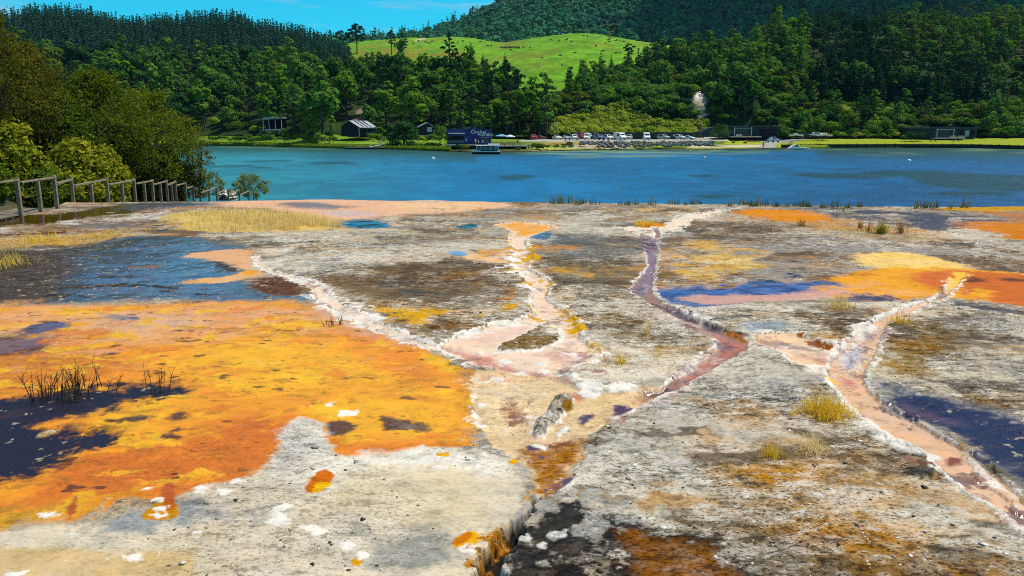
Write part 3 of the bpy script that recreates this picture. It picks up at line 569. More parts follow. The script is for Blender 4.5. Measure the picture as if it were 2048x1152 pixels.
paint([(1670, 748), (1710, 758), (1735, 790), (1728, 820), (1705, 800)], C(190, 132, 132), 1, 1.2, g=0.4, a=0.9, cover=(2.5, -0.3, 173))
paint([(1650, 756), (1672, 758), (1676, 772), (1655, 770)], C(250, 214, 120), 0.8, 1)
for L, wd in (([(1890, 596), (1830, 612), (1764, 634), (1738, 656), (1716, 684), (1690, 704)], 10), ([(1905, 602), (1860, 614), (1790, 640), (1772, 668), (1752, 700), (1716, 734), (1698, 744), (1712, 766), (1742, 796)], 12), ([(1640, 752), (1672, 782), (1706, 826), (1770, 880), (1850, 930), (1930, 985), (2010, 1040), (2090, 1090)], 22)):
    paint(L, WHITE, 0.5, 1.1, g=0.25, widths=[wd] * len(L), dz=0.035, cover=(2.0, -0.7, 175))
paint([(1748, 796), (1800, 838), (1860, 880), (1904, 902)], C(70, 44, 24), 0.5, 0.7, g=0.7, widths=[5, 7, 9, 11], dz=-0.02)  # shade on the left-facing bank painted as a dark line
paint([(1755, 796), (1812, 838), (1872, 874), (1935, 908), (1990, 965), (2048, 1015)], C(240, 236, 226), 0.5, 1.0, g=0.3, widths=[7, 9, 11, 22, 26, 26], dz=0.045, cover=(2.2, -0.6, 177))
paint([(1785, 892), (1830, 895), (1890, 912), (1880, 926), (1830, 920), (1780, 906)], C(238, 234, 226), 0.5, 0.9, g=0.3, dz=0.06)
paint([(1828, 893), (1865, 905), (1855, 912), (1826, 902)], C(234, 186, 50), 0.7, 0.8)
paint([(1885, 905), (1930, 910), (1928, 928), (1890, 930)], C(124, 62, 50), 0.7, 0.9, w=0.3)
paint([(1790, 912), (1850, 930), (1876, 938), (1820, 934)], C(150, 84, 74), 0.8, 1, w=0.3)
paint([(1930, 900), (1945, 912), (1930, 912)], C(240, 184, 30), 0.8, 1)
paint([(1800, 940), (1860, 942), (1880, 960), (1830, 966), (1800, 956)], C(70, 68, 64), 0.8, 1.2, g=1, dz=0.05)
# navy pool at right
paint([(1740, 760), (1790, 766), (1900, 802), (2048, 842), (2400, 930), (2400, 1120), (2048, 978), (1980, 942), (1932, 904), (1880, 868), (1800, 832), (1756, 800)], C(14, 15, 66), 2.0, 1.3, g=0.4, w=0.6, dz=-0.03)
paint([(1790, 800), (1860, 820), (1950, 850), (1900, 850), (1820, 830)], C(110, 74, 90), 2, 1, w=0.8, a=0.7)
paint([(1850, 838), (1960, 870), (2040, 900), (1940, 880)], C(150, 130, 100), 1.2, 1.3, g=1, w=0.2, cover=(2.6, 0.15, 179))
paint([(1950, 920), (2010, 960), (2060, 1000), (2060, 970), (1990, 930)], C(130, 124, 104), 1.2, 1.2, g=1, w=0, cover=(2.6, -0.2, 180))
# ---- lower centre channel
paint([(944, 742), (1010, 734), (1100, 752), (1160, 776), (1220, 788), (1300, 770), (1345, 775), (1300, 806), (1244, 834), (1186, 872), (1168, 888), (1184, 906), (1154, 932), (1142, 966), (1100, 988), (1070, 1004), (1060, 962), (1050, 930), (1004, 906), (972, 892), (954, 832), (940, 800), (946, 775)], C(230, 204, 164), 0.4, 0.4, g=0.4, w=0.05, dz=-0.06)
paint([(960, 760), (1060, 756), (1100, 780), (1080, 850), (1000, 880), (964, 850)], C(238, 216, 180), 2, 1.2, a=0.8, g=0.45)
paint([(948, 746), (1000, 744), (1050, 752), (980, 770)], C(240, 204, 176), 1.5, 1, a=0.8)
paint([(1024, 892), (1100, 884), (1180, 868), (1182, 908), (1150, 936), (1108, 990), (1068, 996), (1058, 955), (1056, 928)], C(176, 118, 54), 1.2, 1, g=0.7, a=0.95)
paint([(1040, 884), (1120, 876), (1180, 866), (1172, 888), (1110, 896), (1050, 900)], C(130, 66, 44), 1.2, 1.3, w=0.3, a=0.8, cover=(2.4, -0.2, 181))
for Q in ([(1040, 890), (1070, 886), (1092, 896), (1060, 904)], [(1068, 906), (1095, 910), (1082, 920)], [(1118, 960), (1140, 950), (1148, 962), (1128, 972)], [(1156, 826), (1196, 820), (1180, 842), (1160, 848)], [(1222, 808), (1264, 802), (1276, 814), (1240, 830), (1224, 826)], [(1300, 780), (1345, 768), (1330, 788)], [(1082, 975), (1102, 970), (1090, 990)]):
    paint(Q, C(90, 58, 82), 0.8, 1.1, w=0.7, g=0.3)
paint([(1120, 778), (1180, 790), (1160, 806), (1130, 796)], C(214, 150, 120), 1, 1, a=0.8)
# white crusts and the rough grey lump
for Q in ([(1152, 768), (1190, 758), (1216, 776), (1196, 798), (1164, 796), (1150, 784)], [(1110, 742), (1140, 738), (1150, 752), (1120, 754)], [(1200, 772), (1280, 768), (1260, 784), (1210, 784)], [(1246, 824), (1276, 822), (1268, 834), (1250, 834)], [(1112, 862), (1126, 848), (1144, 852), (1122, 872), (1114, 880)], [(1050, 888), (1086, 884), (1098, 900), (1074, 896)],
          [(990, 716), (1010, 712), (1030, 722), (1005, 724)], [(1020, 740), (1048, 736), (1056, 746), (1030, 748)], [(950, 700), (966, 697), (972, 704), (955, 706)], [(1068, 722), (1084, 716), (1098, 726), (1080, 730)], [(1000, 722), (1012, 728), (992, 730)], [(918, 728), (930, 726), (934, 738)], [(1074, 736), (1092, 734), (1100, 742), (1082, 744)], [(950, 800), (975, 806), (962, 810)]):
    paint(Q, WHITE, 0.5, 1.1, g=0.3, dz=0.05)
paint([(1058, 872), (1072, 852), (1094, 830), (1098, 806), (1118, 795), (1148, 796), (1152, 806), (1128, 822), (1112, 840), (1100, 862), (1078, 876)], C(186, 180, 168), 0.5, 0.8, g=1, dz=0.10, rim=(0.04, WHITE, 0.0))
kk, sdk, _ = region([(1058, 872), (1072, 852), (1094, 830), (1098, 806), (1118, 795), (1148, 796), (1152, 806), (1128, 822), (1112, 840), (1100, 862), (1078, 876)])
Z[kk] += np.clip(sdk, 0, 0.2) * 0.5 + 0.04 * fbm(X[kk] * 14, Y[kk] * 14, 4, 77) * sstep(-0.02, 0.06, sdk)
paint([(1120, 812), (1150, 802), (1148, 814), (1130, 824)], C(150, 108, 40), 0.8, 0.8, g=0.6)
paint([(948, 752), (950, 778), (940, 806), (953, 838), (962, 868), (974, 892)], WHITE, 0.5, 1.0, g=0.2, widths=[8, 10, 11, 10, 9, 7], dz=0.05, cover=(2.6, -0.6, 185))
paint([(940, 745), (946, 772), (934, 806), (946, 840), (954, 880)], C(226, 170, 30), 0.6, 0.8, widths=[6] * 5, cover=(2.6, -0.2, 186))
paint([(1170, 872), (1184, 884), (1190, 902), (1172, 928), (1150, 950), (1162, 962), (1124, 986)], WHITE, 0.5, 1.1, g=0.2, widths=[12, 16, 18, 22, 24, 12, 8], dz=0.05, cover=(2.4, -0.6, 187))
# the dark crack with golden wall
paint([(1064, 968), (1056, 1004), (1026, 1044), (1000, 1080), (972, 1120)], C(216, 152, 40), 0.7, 1.2, g=0.7, widths=[22, 40, 52, 50, 40], cover=(3.0, -0.3, 189))
paint([(1094, 985), (1074, 1002), (1058, 1026), (1030, 1062), (1002, 1096), (985, 1130), (950, 1220)], C(16, 10, 6), 0.5, 0.9, g=0.3, w=0.1, dz=-0.32, widths=[10, 16, 22, 30, 44, 52, 70])
paint([(1078, 984), (1054, 1002), (1036, 1026), (1002, 1062), (968, 1096), (944, 1130)], C(206, 138, 30), 0.6, 1.4, g=0.9, widths=[8, 12, 16, 20, 26, 30], cover=(3.5, -0.5, 193))

def threads(pts, n, wpx, seed, cols):
    r = np.random.default_rng(seed); p = np.asarray(pts, float)
    for i in range(n):
        o = r.normal(0, wpx, len(p)) * .5 + r.normal(0, wpx * .4); q = p.copy(); q[:, 0] += o
        c, wv, gv = cols[i % len(cols)]
        paint(q, c, .8, 2.2, g=gv, w=wv, widths=r.uniform(3, 9, len(p)), cover=(1.8, -.1, seed + i, .5), a=.75)
FL = [(C(150, 96, 80), .7, .4), (C(250, 244, 232), 0, .2), (C(120, 92, 84), .8, .3), (C(206, 160, 128), .6, .3)]
threads([(525, 540), (600, 560), (640, 590), (720, 634), (800, 672), (870, 692), (940, 722)], 2, 8, 801, FL)
threads([(1050, 455), (1030, 480), (1048, 505), (1038, 528), (1062, 555), (1080, 590), (1090, 620), (1120, 650), (1150, 700), (1120, 745)], 3, 14, 811, FL)
threads([(1312, 460), (1304, 500), (1298, 540), (1285, 585), (1340, 622), (1420, 660), (1465, 690), (1400, 738), (1320, 785), (1220, 840), (1140, 880), (1110, 940), (1080, 985)], 8, 22, 821, [(C(96, 62, 84), .85, .3), (C(226, 206, 196), .1, .3), (C(160, 104, 84), .6, .4), (C(70, 46, 60), .9, .3)])
threads([(1900, 580), (1830, 614), (1760, 645), (1730, 690), (1700, 740), (1715, 790), (1790, 850), (1870, 905), (1950, 975), (2040, 1040)], 8, 26, 831, FL)
threads([(960, 760), (1020, 800), (1040, 850), (1080, 890), (1110, 930)], 5, 40, 841, [(C(196, 150, 100), .3, .5), (C(246, 230, 204), 0, .4), (C(150, 100, 70), .5, .5)])
threads([(1510, 680), (1580, 690), (1640, 712), (1690, 735)], 4, 20, 851, FL)
for L, wd in (([(1020, 462), (1010, 478), (1030, 502), (1024, 526), (1048, 556), (1063, 580), (1056, 602), (1064, 624), (1074, 634)], 12), ([(1106, 560), (1094, 582), (1098, 598), (1116, 614), (1148, 642), (1162, 682), (1202, 704)], 10), ([(1060, 486), (1062, 510), (1048, 528)], 7), ([(1128, 556), (1106, 566)], 8)):
    paint(L, C(222, 168, 34), 0.6, 0.8, g=0.4, w=0, widths=[wd] * len(L), cover=(2.2, -0.5, 163), a=.9)
for L, wd in (([(1014, 474), (1036, 502), (1022, 530), (1054, 566), (1050, 604), (1070, 636), (960, 658), (880, 688)], 8), ([(1110, 566), (1100, 586), (1124, 612), (1156, 646), (1172, 684), (1212, 708), (1196, 726)], 10), ([(524, 518), (540, 546), (620, 564), (664, 590), (726, 626), (806, 664), (874, 686)], 5)):
    paint(L, WHITE, .6, 1.2, g=.2, w=0, widths=[wd * 1.6] * len(L), cover=(3.0, -.35, 871))
rb = np.random.default_rng(881)
for i in range(26):                        # small broken runnels and crust ledges in the junction
    u0, v0 = rb.uniform(950, 1190), rb.uniform(700, 900); n_ = 4; du = np.cumsum(rb.normal(14, 14, n_)); dv = np.cumsum(rb.normal(6, 7, n_))
    q = np.stack([u0 + du, v0 + dv], 1); wd_ = rb.uniform(5, 11, n_)
    if i % 3 == 0: paint(q, WHITE, .6, 2.0, g=.3, w=0, widths=wd_ * 2, dz=.03, cover=(3.5, -.2, 900 + i))
    elif i % 3 == 1: paint(q, C(150, 92, 74), .8, 2.0, g=.4, w=.6, widths=wd_, dz=-.02, cover=(2.5, -.2, 900 + i), a=.8)
    else: paint(q, C(236, 190, 172), .8, 2.0, g=.2, w=.3, widths=wd_ * 1.4, cover=(2.5, -.2, 900 + i), a=.8)
# pale specks floating on the dark pools
for Q in ([(-100, 800), (130, 782), (330, 764), (390, 772), (250, 806), (140, 836), (250, 880), (100, 931), (-100, 960)], [(1740, 760), (1900, 802), (2200, 880), (2200, 1020), (1980, 942), (1880, 868), (1756, 800)], [(240, 476), (400, 478), (510, 510), (600, 580), (560, 606), (0, 612), (0, 540)]):
    k, sd, _ = region(Q); m = sstep(.70, .86, fbm(X[k] * 9, Y[k] * 9, 3, 861, .7)) * sstep(0, .2, sd) * .8
    col[k] += (C(190, 178, 150) - col[k]) * m[:, None]; wet[k] *= 1 - m
# ---- fine relief, lip and mesh
crunch = (1 - np.abs(fbm(X * 5.5, Y * 8.0, 4, 201, 0.6))) ** 2
Z += 0.010 * grit * crunch
bwx = np.interp(Y, [0, 20, 28, 31, 33.5, 37.5], [-14.7, -16.7, -17.5, -17.9, -18.6, -19.2])
Z -= 1.3 * sstep(0.0, 0.6, bwx - .25 - X)
drop = np.where(lipd > 0, -(4.9) * sstep(0.0, 9.0, lipd) - 0.05 * lipd, 0)
Z += drop + np.where(lipd > 0, 0.35 * fbm(X * 0.9, Y * 0.9, 4, 205) * sstep(0, 3, lipd), 0)
kk = lipd > 0.05
col[kk] += (C(150, 140, 126) - col[kk]) * 0.7
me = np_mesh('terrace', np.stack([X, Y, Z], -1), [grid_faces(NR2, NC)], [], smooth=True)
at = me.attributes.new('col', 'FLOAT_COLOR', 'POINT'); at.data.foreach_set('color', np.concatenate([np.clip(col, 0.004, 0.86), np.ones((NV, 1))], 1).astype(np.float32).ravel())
at = me.attributes.new('prm', 'FLOAT_COLOR', 'POINT'); at.data.foreach_set('color', np.stack([np.clip(grit, 0, 1), np.clip(wet, 0, 1), np.zeros(NV), np.ones(NV)], 1).astype(np.float32).ravel())
def terrace_mat():
    m = bpy.data.materials.new('sinter'); m.use_nodes = True
    nt = m.node_tree; N, L = nt.nodes, nt.links
    b = N['Principled BSDF']
    ca = N.new('ShaderNodeAttribute'); ca.attribute_name = 'col'
    pa = N.new('ShaderNodeAttribute'); pa.attribute_name = 'prm'
    sp = N.new('ShaderNodeSeparateColor'); L.new(pa.outputs['Color'], sp.inputs[0])
    tc = N.new('ShaderNodeTexCoord')
    def noise(scale, det, rough, sy=1.0):
        mp = N.new('ShaderNodeMapping'); mp.inputs['Scale'].default_value = (1, sy, 1); L.new(tc.outputs['Object'], mp.inputs[0])
        n = N.new('ShaderNodeTexNoise'); n.inputs['Scale'].default_value = scale; n.inputs['Detail'].default_value = det; n.inputs['Roughness'].default_value = rough
        L.new(mp.outputs[0], n.inputs['Vector']); return n.outputs['Fac']
    def rng_(x, a, c, lo=0.0, hi=1.0):
        r = N.new('ShaderNodeMapRange'); r.inputs[1].default_value = a; r.inputs[2].default_value = c; r.inputs[3].default_value = lo; r.inputs[4].default_value = hi
        L.new(x, r.inputs[0]); return r.outputs[0]
    def mul(x, y):
        r = N.new('ShaderNodeMath'); r.operation = 'MULTIPLY'; L.new(x, r.inputs[0])
        if isinstance(y, (int, float)): r.inputs[1].default_value = y
        else: L.new(y, r.inputs[1])
        return r.outputs[0]
    def mixc(f, a, c):
        x = N.new('ShaderNodeMix'); x.data_type = 'RGBA'; L.new(f, x.inputs['Factor'])
        for s, q in (('A', a), ('B', c)):
            if isinstance(q, tuple): x.inputs[s].default_value = q
            else: L.new(q, x.inputs[s])
        return x.outputs['Result']
    g = sp.outputs[0]
    na = noise(20, 7, 0.72, 1.6); nb = noise(4.2, 10, 0.76, 1.8); nc = noise(60, 4, 0.7); nd = noise(1.3, 9, 0.72, 1.3); ne = noise(0.55, 9, 0.7); nf = noise(2.6, 9, 0.74, 1.5)
    gg = rng_(g, 0.1, 1, 0.02, 1); gr = rng_(g, 0.45, 1.0, 0, 1)
    # thin broken plates
    mp = N.new('ShaderNodeMapping'); mp.inputs['Scale'].default_value = (1, 1.6, 1); L.new(tc.outputs['Object'], mp.inputs[0])
    nz = N.new('ShaderNodeTexNoise'); nz.inputs['Scale'].default_value = 3.5; nz.inputs['Detail'].default_value = 6; L.new(mp.outputs[0], nz.inputs['Vector'])
    vm = N.new('ShaderNodeVectorMath'); vm.operation = 'MULTIPLY_ADD'; L.new(nz.outputs['Color'], vm.inputs[0]); vm.inputs[1].default_value = (.5, .5, 0); L.new(mp.outputs[0], vm.inputs[2])
    vo = N.new('ShaderNodeTexVoronoi'); vo.feature = 'DISTANCE_TO_EDGE'; vo.inputs['Scale'].default_value = 3.2; L.new(vm.outputs[0], vo.inputs['Vector'])
    crack = mul(mul(rng_(vo.outputs['Distance'], .045, .0), rng_(nd, .46, .56)), gr)
    dkc = N.new('ShaderNodeMix'); dkc.data_type = 'RGBA'; dkc.blend_type = 'MULTIPLY'; dkc.inputs['Factor'].default_value = 1
    L.new(ca.outputs['Color'], dkc.inputs['A']); dkc.inputs['B'].default_value = (0.12, 0.10, 0.08, 1)
    tn = N.new('ShaderNodeMix'); tn.data_type = 'RGBA'; tn.blend_type = 'MULTIPLY'; tn.inputs['Factor'].default_value = 1
    L.new(ca.outputs['Color'], tn.inputs['A']); tn.inputs['B'].default_value = (0.92, 0.66, 0.36, 1)
    bw_ = N.new('ShaderNodeRGBToBW'); L.new(ca.outputs['Color'], bw_.inputs[0]); gl = mul(gr, rng_(bw_.outputs[0], .10, .32, .12, 1))
    lo = N.new('ShaderNodeMix'); lo.data_type = 'RGBA'; lo.blend_type = 'MULTIPLY'; lo.inputs['Factor'].default_value = 1
    L.new(ca.outputs['Color'], lo.inputs['A']); lo.inputs['B'].default_value = (0.80, 0.55, 0.42, 1)
    c = mixc(mul(mul(rng_(ne, .48, .62), gr), .75), ca.outputs['Color'], tn.outputs['Result'])
    c = mixc(mul(mul(rng_(nf, .515, .62), gr), .62), c, (0.22, 0.165, 0.105, 1))
    c = mixc(mul(mul(rng_(nd, .515, .60), gl), .62), c, (0.76, 0.71, 0.61, 1))
    c = mixc(mul(mul(rng_(nb, .535, .575), gl), .72), c, (0.84, 0.81, 0.74, 1))
    c = mixc(mul(mul(rng_(nf, .51, .60), rng_(g, .5, .2, 0, 1)), .3), c, lo.outputs['Result'])
    c = mixc(mul(mul(rng_(na, .470, .425), gg), .92), c, dkc.outputs['Result'])
    c = mixc(mul(mul(rng_(nb, .462, .415), gg), .85), c, dkc.outputs['Result'])
    c = mixc(mul(crack, .85), c, dkc.outputs['Result'])
    hs = N.new('ShaderNodeHueSaturation'); L.new(c, hs.inputs['Color'])
    L.new(rng_(nf, 0.35, 0.65, 0.68, 1.08), hs.inputs['Value']); L.new(rng_(nd, 0.35, 0.65, 1.25, 0.98), hs.inputs['Saturation'])
    L.new(hs.outputs[0], b.inputs['Base Color'])
    pud = rng_(noise(3.2, 7, 0.72, 2.2), 0.60, 0.50)   # where the film of water lies
    wt = sp.outputs[1]
    wmask = N.new('ShaderNodeMath'); wmask.operation = 'MULTIPLY'; L.new(wt, wmask.inputs[0])
    pm = rng_(g, 0.3, 0.9, 1.0, 0.0)
    mx = N.new('ShaderNodeMath'); mx.operation = 'MAXIMUM'; L.new(pm, mx.inputs[0]); L.new(pud, mx.inputs[1]); L.new(mx.outputs[0], wmask.inputs[1])
    L.new(rng_(wmask.outputs[0], 0, 0.8, 0.92, 0.06), b.inputs['Roughness'])
    L.new(rng_(wmask.outputs[0], 0, 0.8, 0.12, 1.0), b.inputs['Specular IOR Level'])
    hsum = N.new('ShaderNodeMath'); hsum.operation = 'MULTIPLY_ADD'; L.new(nb, hsum.inputs[0]); hsum.inputs[1].default_value = 2.5; L.new(na, hsum.inputs[2])
    dry = rng_(wmask.outputs[0], 0, 0.8, 1, 0.05)
    bp = N.new('ShaderNodeBump'); bp.inputs['Distance'].default_value = 0.022
    L.new(mul(mul(gg, dry), 0.9), bp.inputs['Strength']); L.new(hsum.outputs[0], bp.inputs['Height'])
    bp2 = N.new('ShaderNodeBump'); bp2.inputs['Distance'].default_value = 0.004; bp2.inputs['Strength'].default_value = 0.25
    L.new(nc, bp2.inputs['Height']); L.new(bp.outputs[0], bp2.inputs['Normal'])
    L.new(bp2.outputs[0], b.inputs['Normal'])
    return m
me.materials.append(terrace_mat())
tag(link(bpy.data.objects.new('terrace', me)), 'white, grey and orange mineral terrace crossed by shallow channels', 'ground', kind='structure')
TG = dict(c=col[::37].mean(1), x=X[::37].copy(), y=Y[::37].copy(), z=Z[::37].copy(), g=grit[::37].copy(), w=wet[::37].copy(), d=DD[::37].copy(), lip=lipd[::37].copy())
del X, Y, Z, W0, W1, W2, W3, col, grit, wet, crunch
# ================================================================ lake, far shore, hills
SHORE = [(-1200, 289), (-400, 290), (430, 291), (560, 293), (690, 297), (800, 299), (900, 303), (950, 305), (1060, 304), (1100, 302), (1200, 300), (1300, 298), (1400, 299), (1500, 298), (1560, 297), (1640, 296), (1800, 295.5), (1950, 296), (2048, 299), (2400, 302), (3200, 306)]
def in_poly(u, v, pts):
    ins = np.zeros(np.shape(u), bool); n = len(pts)
    for i in range(n):
        ax, ay = pts[i]; bx, by = pts[(i + 1) % n]
        if ay == by: continue
        ins ^= ((ay > v) != (by > v)) & (u < (bx - ax) * (v - ay) / (by - ay) + ax)
    return ins
def soft_poly(u, v, pts, su, sv, warp=0.0, seed=0, wx=None):
    """soft membership of traced patches (u, v of real points on the ground)"""
    n = 0
    for du, dv in ((0, 0), (su, 0), (-su, 0), (0, sv), (0, -sv)): n = n + in_poly(u + du, v + dv, pts)
    return n / 5.0
# ---- lake: one sheet, finer near the terrace, colour of the water body and painted bank reflection per point
def lake():
    ul = np.linspace(-900, 2950, 620); vl = 276 + (470 - 276) * np.linspace(0, 1, 330) ** 1.25
    U, V = np.meshgrid(ul, vl); xy = G(U, V, LAKE_Z)
    x, y = xy[..., 0], xy[..., 1]
    U2 = U + 14 * fbm(x * 0.12, y * 0.06, 4, 303); V2 = V + 2.0 * fbm(x * 0.08, y * 0.04, 4, 305)
    sh = lerp_tab(SHORE, U2)
    c = np.tile([0.001, 0.12, 0.28], U.shape + (1,))
    teal = np.array([0.025, 0.25, 0.29])
    t = sstep(1000, 420, U2)[..., None]; c = c + (teal - c) * t * 0.8
    c = c + (np.array([0.001, 0.072, 0.20]) - c) * (sstep(1250, 1900, U2) * 0.8)[..., None]
    # dark weed beds
    dk = np.zeros(U.shape)
    for Q in ([(1790, 352), (1860, 344), (2000, 350), (2600, 352), (2600, 380), (1960, 384), (1850, 372)], [(1690, 348), (1790, 340), (1900, 342), (1900, 347), (1780, 356)], [(1560, 350), (1640, 346), (1800, 352), (1760, 358), (1640, 358)],
              [(1000, 352), (1040, 348), (1075, 352), (1050, 360), (1010, 360)], [(1840, 386), (1960, 382), (2060, 390), (1900, 392)], [(470, 322), (560, 321), (580, 324), (500, 326)], [(620, 325), (700, 323), (720, 327), (640, 328)], [(420, 332), (500, 332), (560, 336), (430, 336)],
              [(1380, 352), (1430, 350), (1440, 354), (1390, 356)], [(1660, 340), (1720, 338), (1730, 342)], [(1380, 392), (1440, 388), (1500, 394), (1420, 398)]):
        dk = np.maximum(dk, soft_poly(U2, V2, Q, 10, 2))
    c = c + (np.array([0.003, 0.045, 0.05]) - c) * (dk * 0.85)[..., None]
    ruf = fbm(x * 0.05, y * 0.02, 4, 307)
    c = c * (1 + 0.25 * ruf + 0.10 * np.sign(fbm(x * .35, y * .22, 3, 311) - .15))[..., None]  # light and dark of the ripples put into the water colour
    # green bank reflection painted into the water; shallows of pale silt and green weed
    d = V2 - sh
    gr = np.where(U2 < 950, 30, np.where(U2 > 1640, 34, 10)).astype(float)
    c = c + (np.array([0.012, 0.055, 0.02]) - c) * (sstep(gr, 0, d) * 0.9)[..., None]
    pale = np.zeros(U.shape)
    for Q, a in (([(1040, 303), (1200, 300), (1400, 299), (1480, 302), (1420, 309), (1300, 314), (1150, 314), (1060, 309)], 1.0), ([(1400, 300), (1540, 299), (1540, 306), (1420, 310)], .6), ([(1700, 305), (1820, 303), (1860, 309), (1740, 312)], .55), ([(1900, 297), (2100, 299), (2600, 304), (2600, 314), (2060, 308), (1940, 303)], .8), ([(1560, 299), (1700, 298), (1700, 301), (1580, 302)], .6), ([(430, 292), (620, 294), (690, 297), (640, 299), (430, 296)], .5)):
        pale = np.maximum(pale, a * soft_poly(U2, V2, Q, 25, 2))
    pale = pale * sstep(-0.5, 0.3, fbm(x * 0.1, y * 0.15, 5, 309))
    c = c + (np.array([0.16, 0.27, 0.13]) - c) * (pale * 0.8)[..., None]
    me = np_mesh('lake', np.stack([x, y, np.full(U.shape, LAKE_Z)], -1).reshape(-1, 3), [grid_faces(*U.shape)], [], smooth=True)
    at = me.attributes.new('col', 'FLOAT_COLOR', 'POINT')
    at.data.foreach_set('color', np.concatenate([c, np.ones(U.shape + (1,))], -1).astype(np.float32).ravel())
    m = bpy.data.materials.new('lake_water'); m.use_nodes = True
    nt = m.node_tree; N, L = nt.nodes, nt.links; b = N['Principled BSDF']
    ca = N.new('ShaderNodeAttribute'); ca.attribute_name = 'col'; L.new(ca.outputs['Color'], b.inputs['Base Color'])
    b.inputs['Roughness'].default_value = 0.36; b.inputs['IOR'].default_value = 1.33; b.inputs['Specular IOR Level'].default_value = 0.38
    tc = N.new('ShaderNodeTexCoord'); prev = None
    for sc, sy, dist, st in ((0.16, 2.2, 0.8, 0.5), (0.6, 2.4, 0.35, 0.8), (2.2, 1.8, 0.10, 0.8)):
        mp = N.new('ShaderNodeMapping'); mp.inputs['Scale'].default_value = (1, sy, 1); mp.inputs['Rotation'].default_value = (0, 0, 0.25)
        n = N.new('ShaderNodeTexNoise'); n.inputs['Scale'].default_value = sc; n.inputs['Detail'].default_value = 4; n.inputs['Roughness'].default_value = 0.6
        bp = N.new('ShaderNodeBump'); bp.inputs['Distance'].default_value = dist; bp.inputs['Strength'].default_value = st
        L.new(tc.outputs['Object'], mp.inputs[0]); L.new(mp.outputs[0], n.inputs['Vector']); L.new(n.outputs['Fac'], bp.inputs['Height'])
        if prev is not None: L.new(prev, bp.inputs['Normal'])
        prev = bp.outputs[0]
    L.new(prev, b.inputs['Normal'])
    me.materials.append(m)
    tag(link(bpy.data.objects.new('lake', me)), 'rippled blue lake between the terrace and the bush hills', 'water', kind='structure')
    # the bed and the ground under everything, out to the horizon
    g = MB().add([(-6000, -3000, -9), (6000, -3000, -9), (6000, 9000, -9), (-6000, 9000, -9)], [(0, 1, 2, 3)]).build('ground', mat('earth', (0.06, 0.07, 0.04), 0.95))
    tag(g, 'low ground under the lake and beyond the hills', 'ground', kind='structure')
lake()

def terrain(name, us, Ds, Zf, colf, label, scale_noise=0.0, nz=(0.05, 3), rough=0.95, bump=0.3, bscale=0.8):
    """sheet over (u, row): rows carry distance and height"""
    nr, nc = Ds.shape
    a = (us - 1024) / F_PX / CP
    x = a[None, :] * Ds; y = Ds
    z = Zf + scale_noise * fbm(x * nz[0], y * nz[0], 5, nz[1])
    p = np.stack([x, y, z], -1)
    me = np_mesh(name, p.reshape(-1, 3), [grid_faces(nr, nc)], [], smooth=True)
    u, v = proj(p)
    c = colf(u, v, x, y, z)
    at = me.attributes.new('col', 'FLOAT_COLOR', 'POINT')
    at.data.foreach_set('color', np.concatenate([c, np.ones(c.shape[:-1] + (1,))], -1).astype(np.float32).ravel())
    m = bpy.data.materials.new(name); m.use_nodes = True
    nt = m.node_tree; N, L = nt.nodes, nt.links; b = N['Principled BSDF']; b.inputs['Roughness'].default_value = rough; b.inputs['Specular IOR Level'].default_value = 0.1
    ca = N.new('ShaderNodeAttribute'); ca.attribute_name = 'col'
    tc = N.new('ShaderNodeTexCoord'); n = N.new('ShaderNodeTexNoise'); n.inputs['Scale'].default_value = bscale; n.inputs['Detail'].default_value = 8; n.inputs['Roughness'].default_value = 0.7
    L.new(tc.outputs['Object'], n.inputs['Vector'])
    mr = N.new('ShaderNodeMapRange'); mr.inputs[1].default_value = 0.3; mr.inputs[2].default_value = 0.7; mr.inputs[3].default_value = 0.6; mr.inputs[4].default_value = 1.4
    L.new(n.outputs['Fac'], mr.inputs[0])
    hs = N.new('ShaderNodeHueSaturation'); L.new(ca.outputs['Color'], hs.inputs['Color']); L.new(mr.outputs[0], hs.inputs['Value']); L.new(hs.outputs[0], b.inputs['Base Color'])
    bp = N.new('ShaderNodeBump'); bp.inputs['Distance'].default_value = bump; bp.inputs['Strength'].default_value = 0.8
    L.new(n.outputs['Fac'], bp.inputs['Height']); L.new(bp.outputs[0], b.inputs['Normal'])
    me.materials.append(m)
    o = tag(link(bpy.data.objects.new(name, me)), label, 'hill' if 'hill' in name or 'mountain' in name or 'ridge' in name else 'ground', kind='structure')
    return p, u, v
def row_terrain(us, rows, n):
    """rows: list of (D array or value, z array) down the sheet; n subdivisions between; returns D, Z grids"""
    Ds, Zs = [], []
    for (d0, z0), (d1, z1) in zip(rows[:-1], rows[1:]):
        for k in range(n):
            t = k / n; Ds.append(d0 + (d1 - d0) * t); Zs.append(z0 + (z1 - z0) * t)
    Ds.append(rows[-1][0] + 0 * us); Zs.append(rows[-1][1] + 0 * us)
    return np.array(Ds), np.array(Zs)
def zat(v, D): return P(1024, v, D)[..., 2]

# ---- shore: waterline, bank, flat, foot of the hills
us = np.linspace(-700, 2750, 864)
Dw = G(np.full_like(us, 1024), lerp_tab(SHORE, us), LAKE_Z)[..., 1]
BANKH = lerp_tab([(-700, .5), (430, .55), (880, .5), (900, .3), (1040, .3), (1060, .25), (1130, .25), (1500, .3), (1556, .15), (1570, 1.0), (2048, 1.0), (2060, .3), (2700, .3)], us)
Df = np.maximum(302, Dw + 32)
zf = lerp_tab([(-700, -1.0), (430, -1.0), (700, -1.2), (880, -1.6), (1060, -2.0), (1500, -1.9), (1700, -1.7), (2048, -1.5), (2700, -1)], us)
flat_v = lerp_tab([(-700, 283), (430, 282), (640, 284), (800, 288), (900, 289), (1040, 291), (1060, 289), (1100, 288), (1200, 290.5), (1300, 291), (1400, 291.5), (1480, 292), (1545, 290), (1570, 291), (2048, 293.5), (2700, 296)], us)
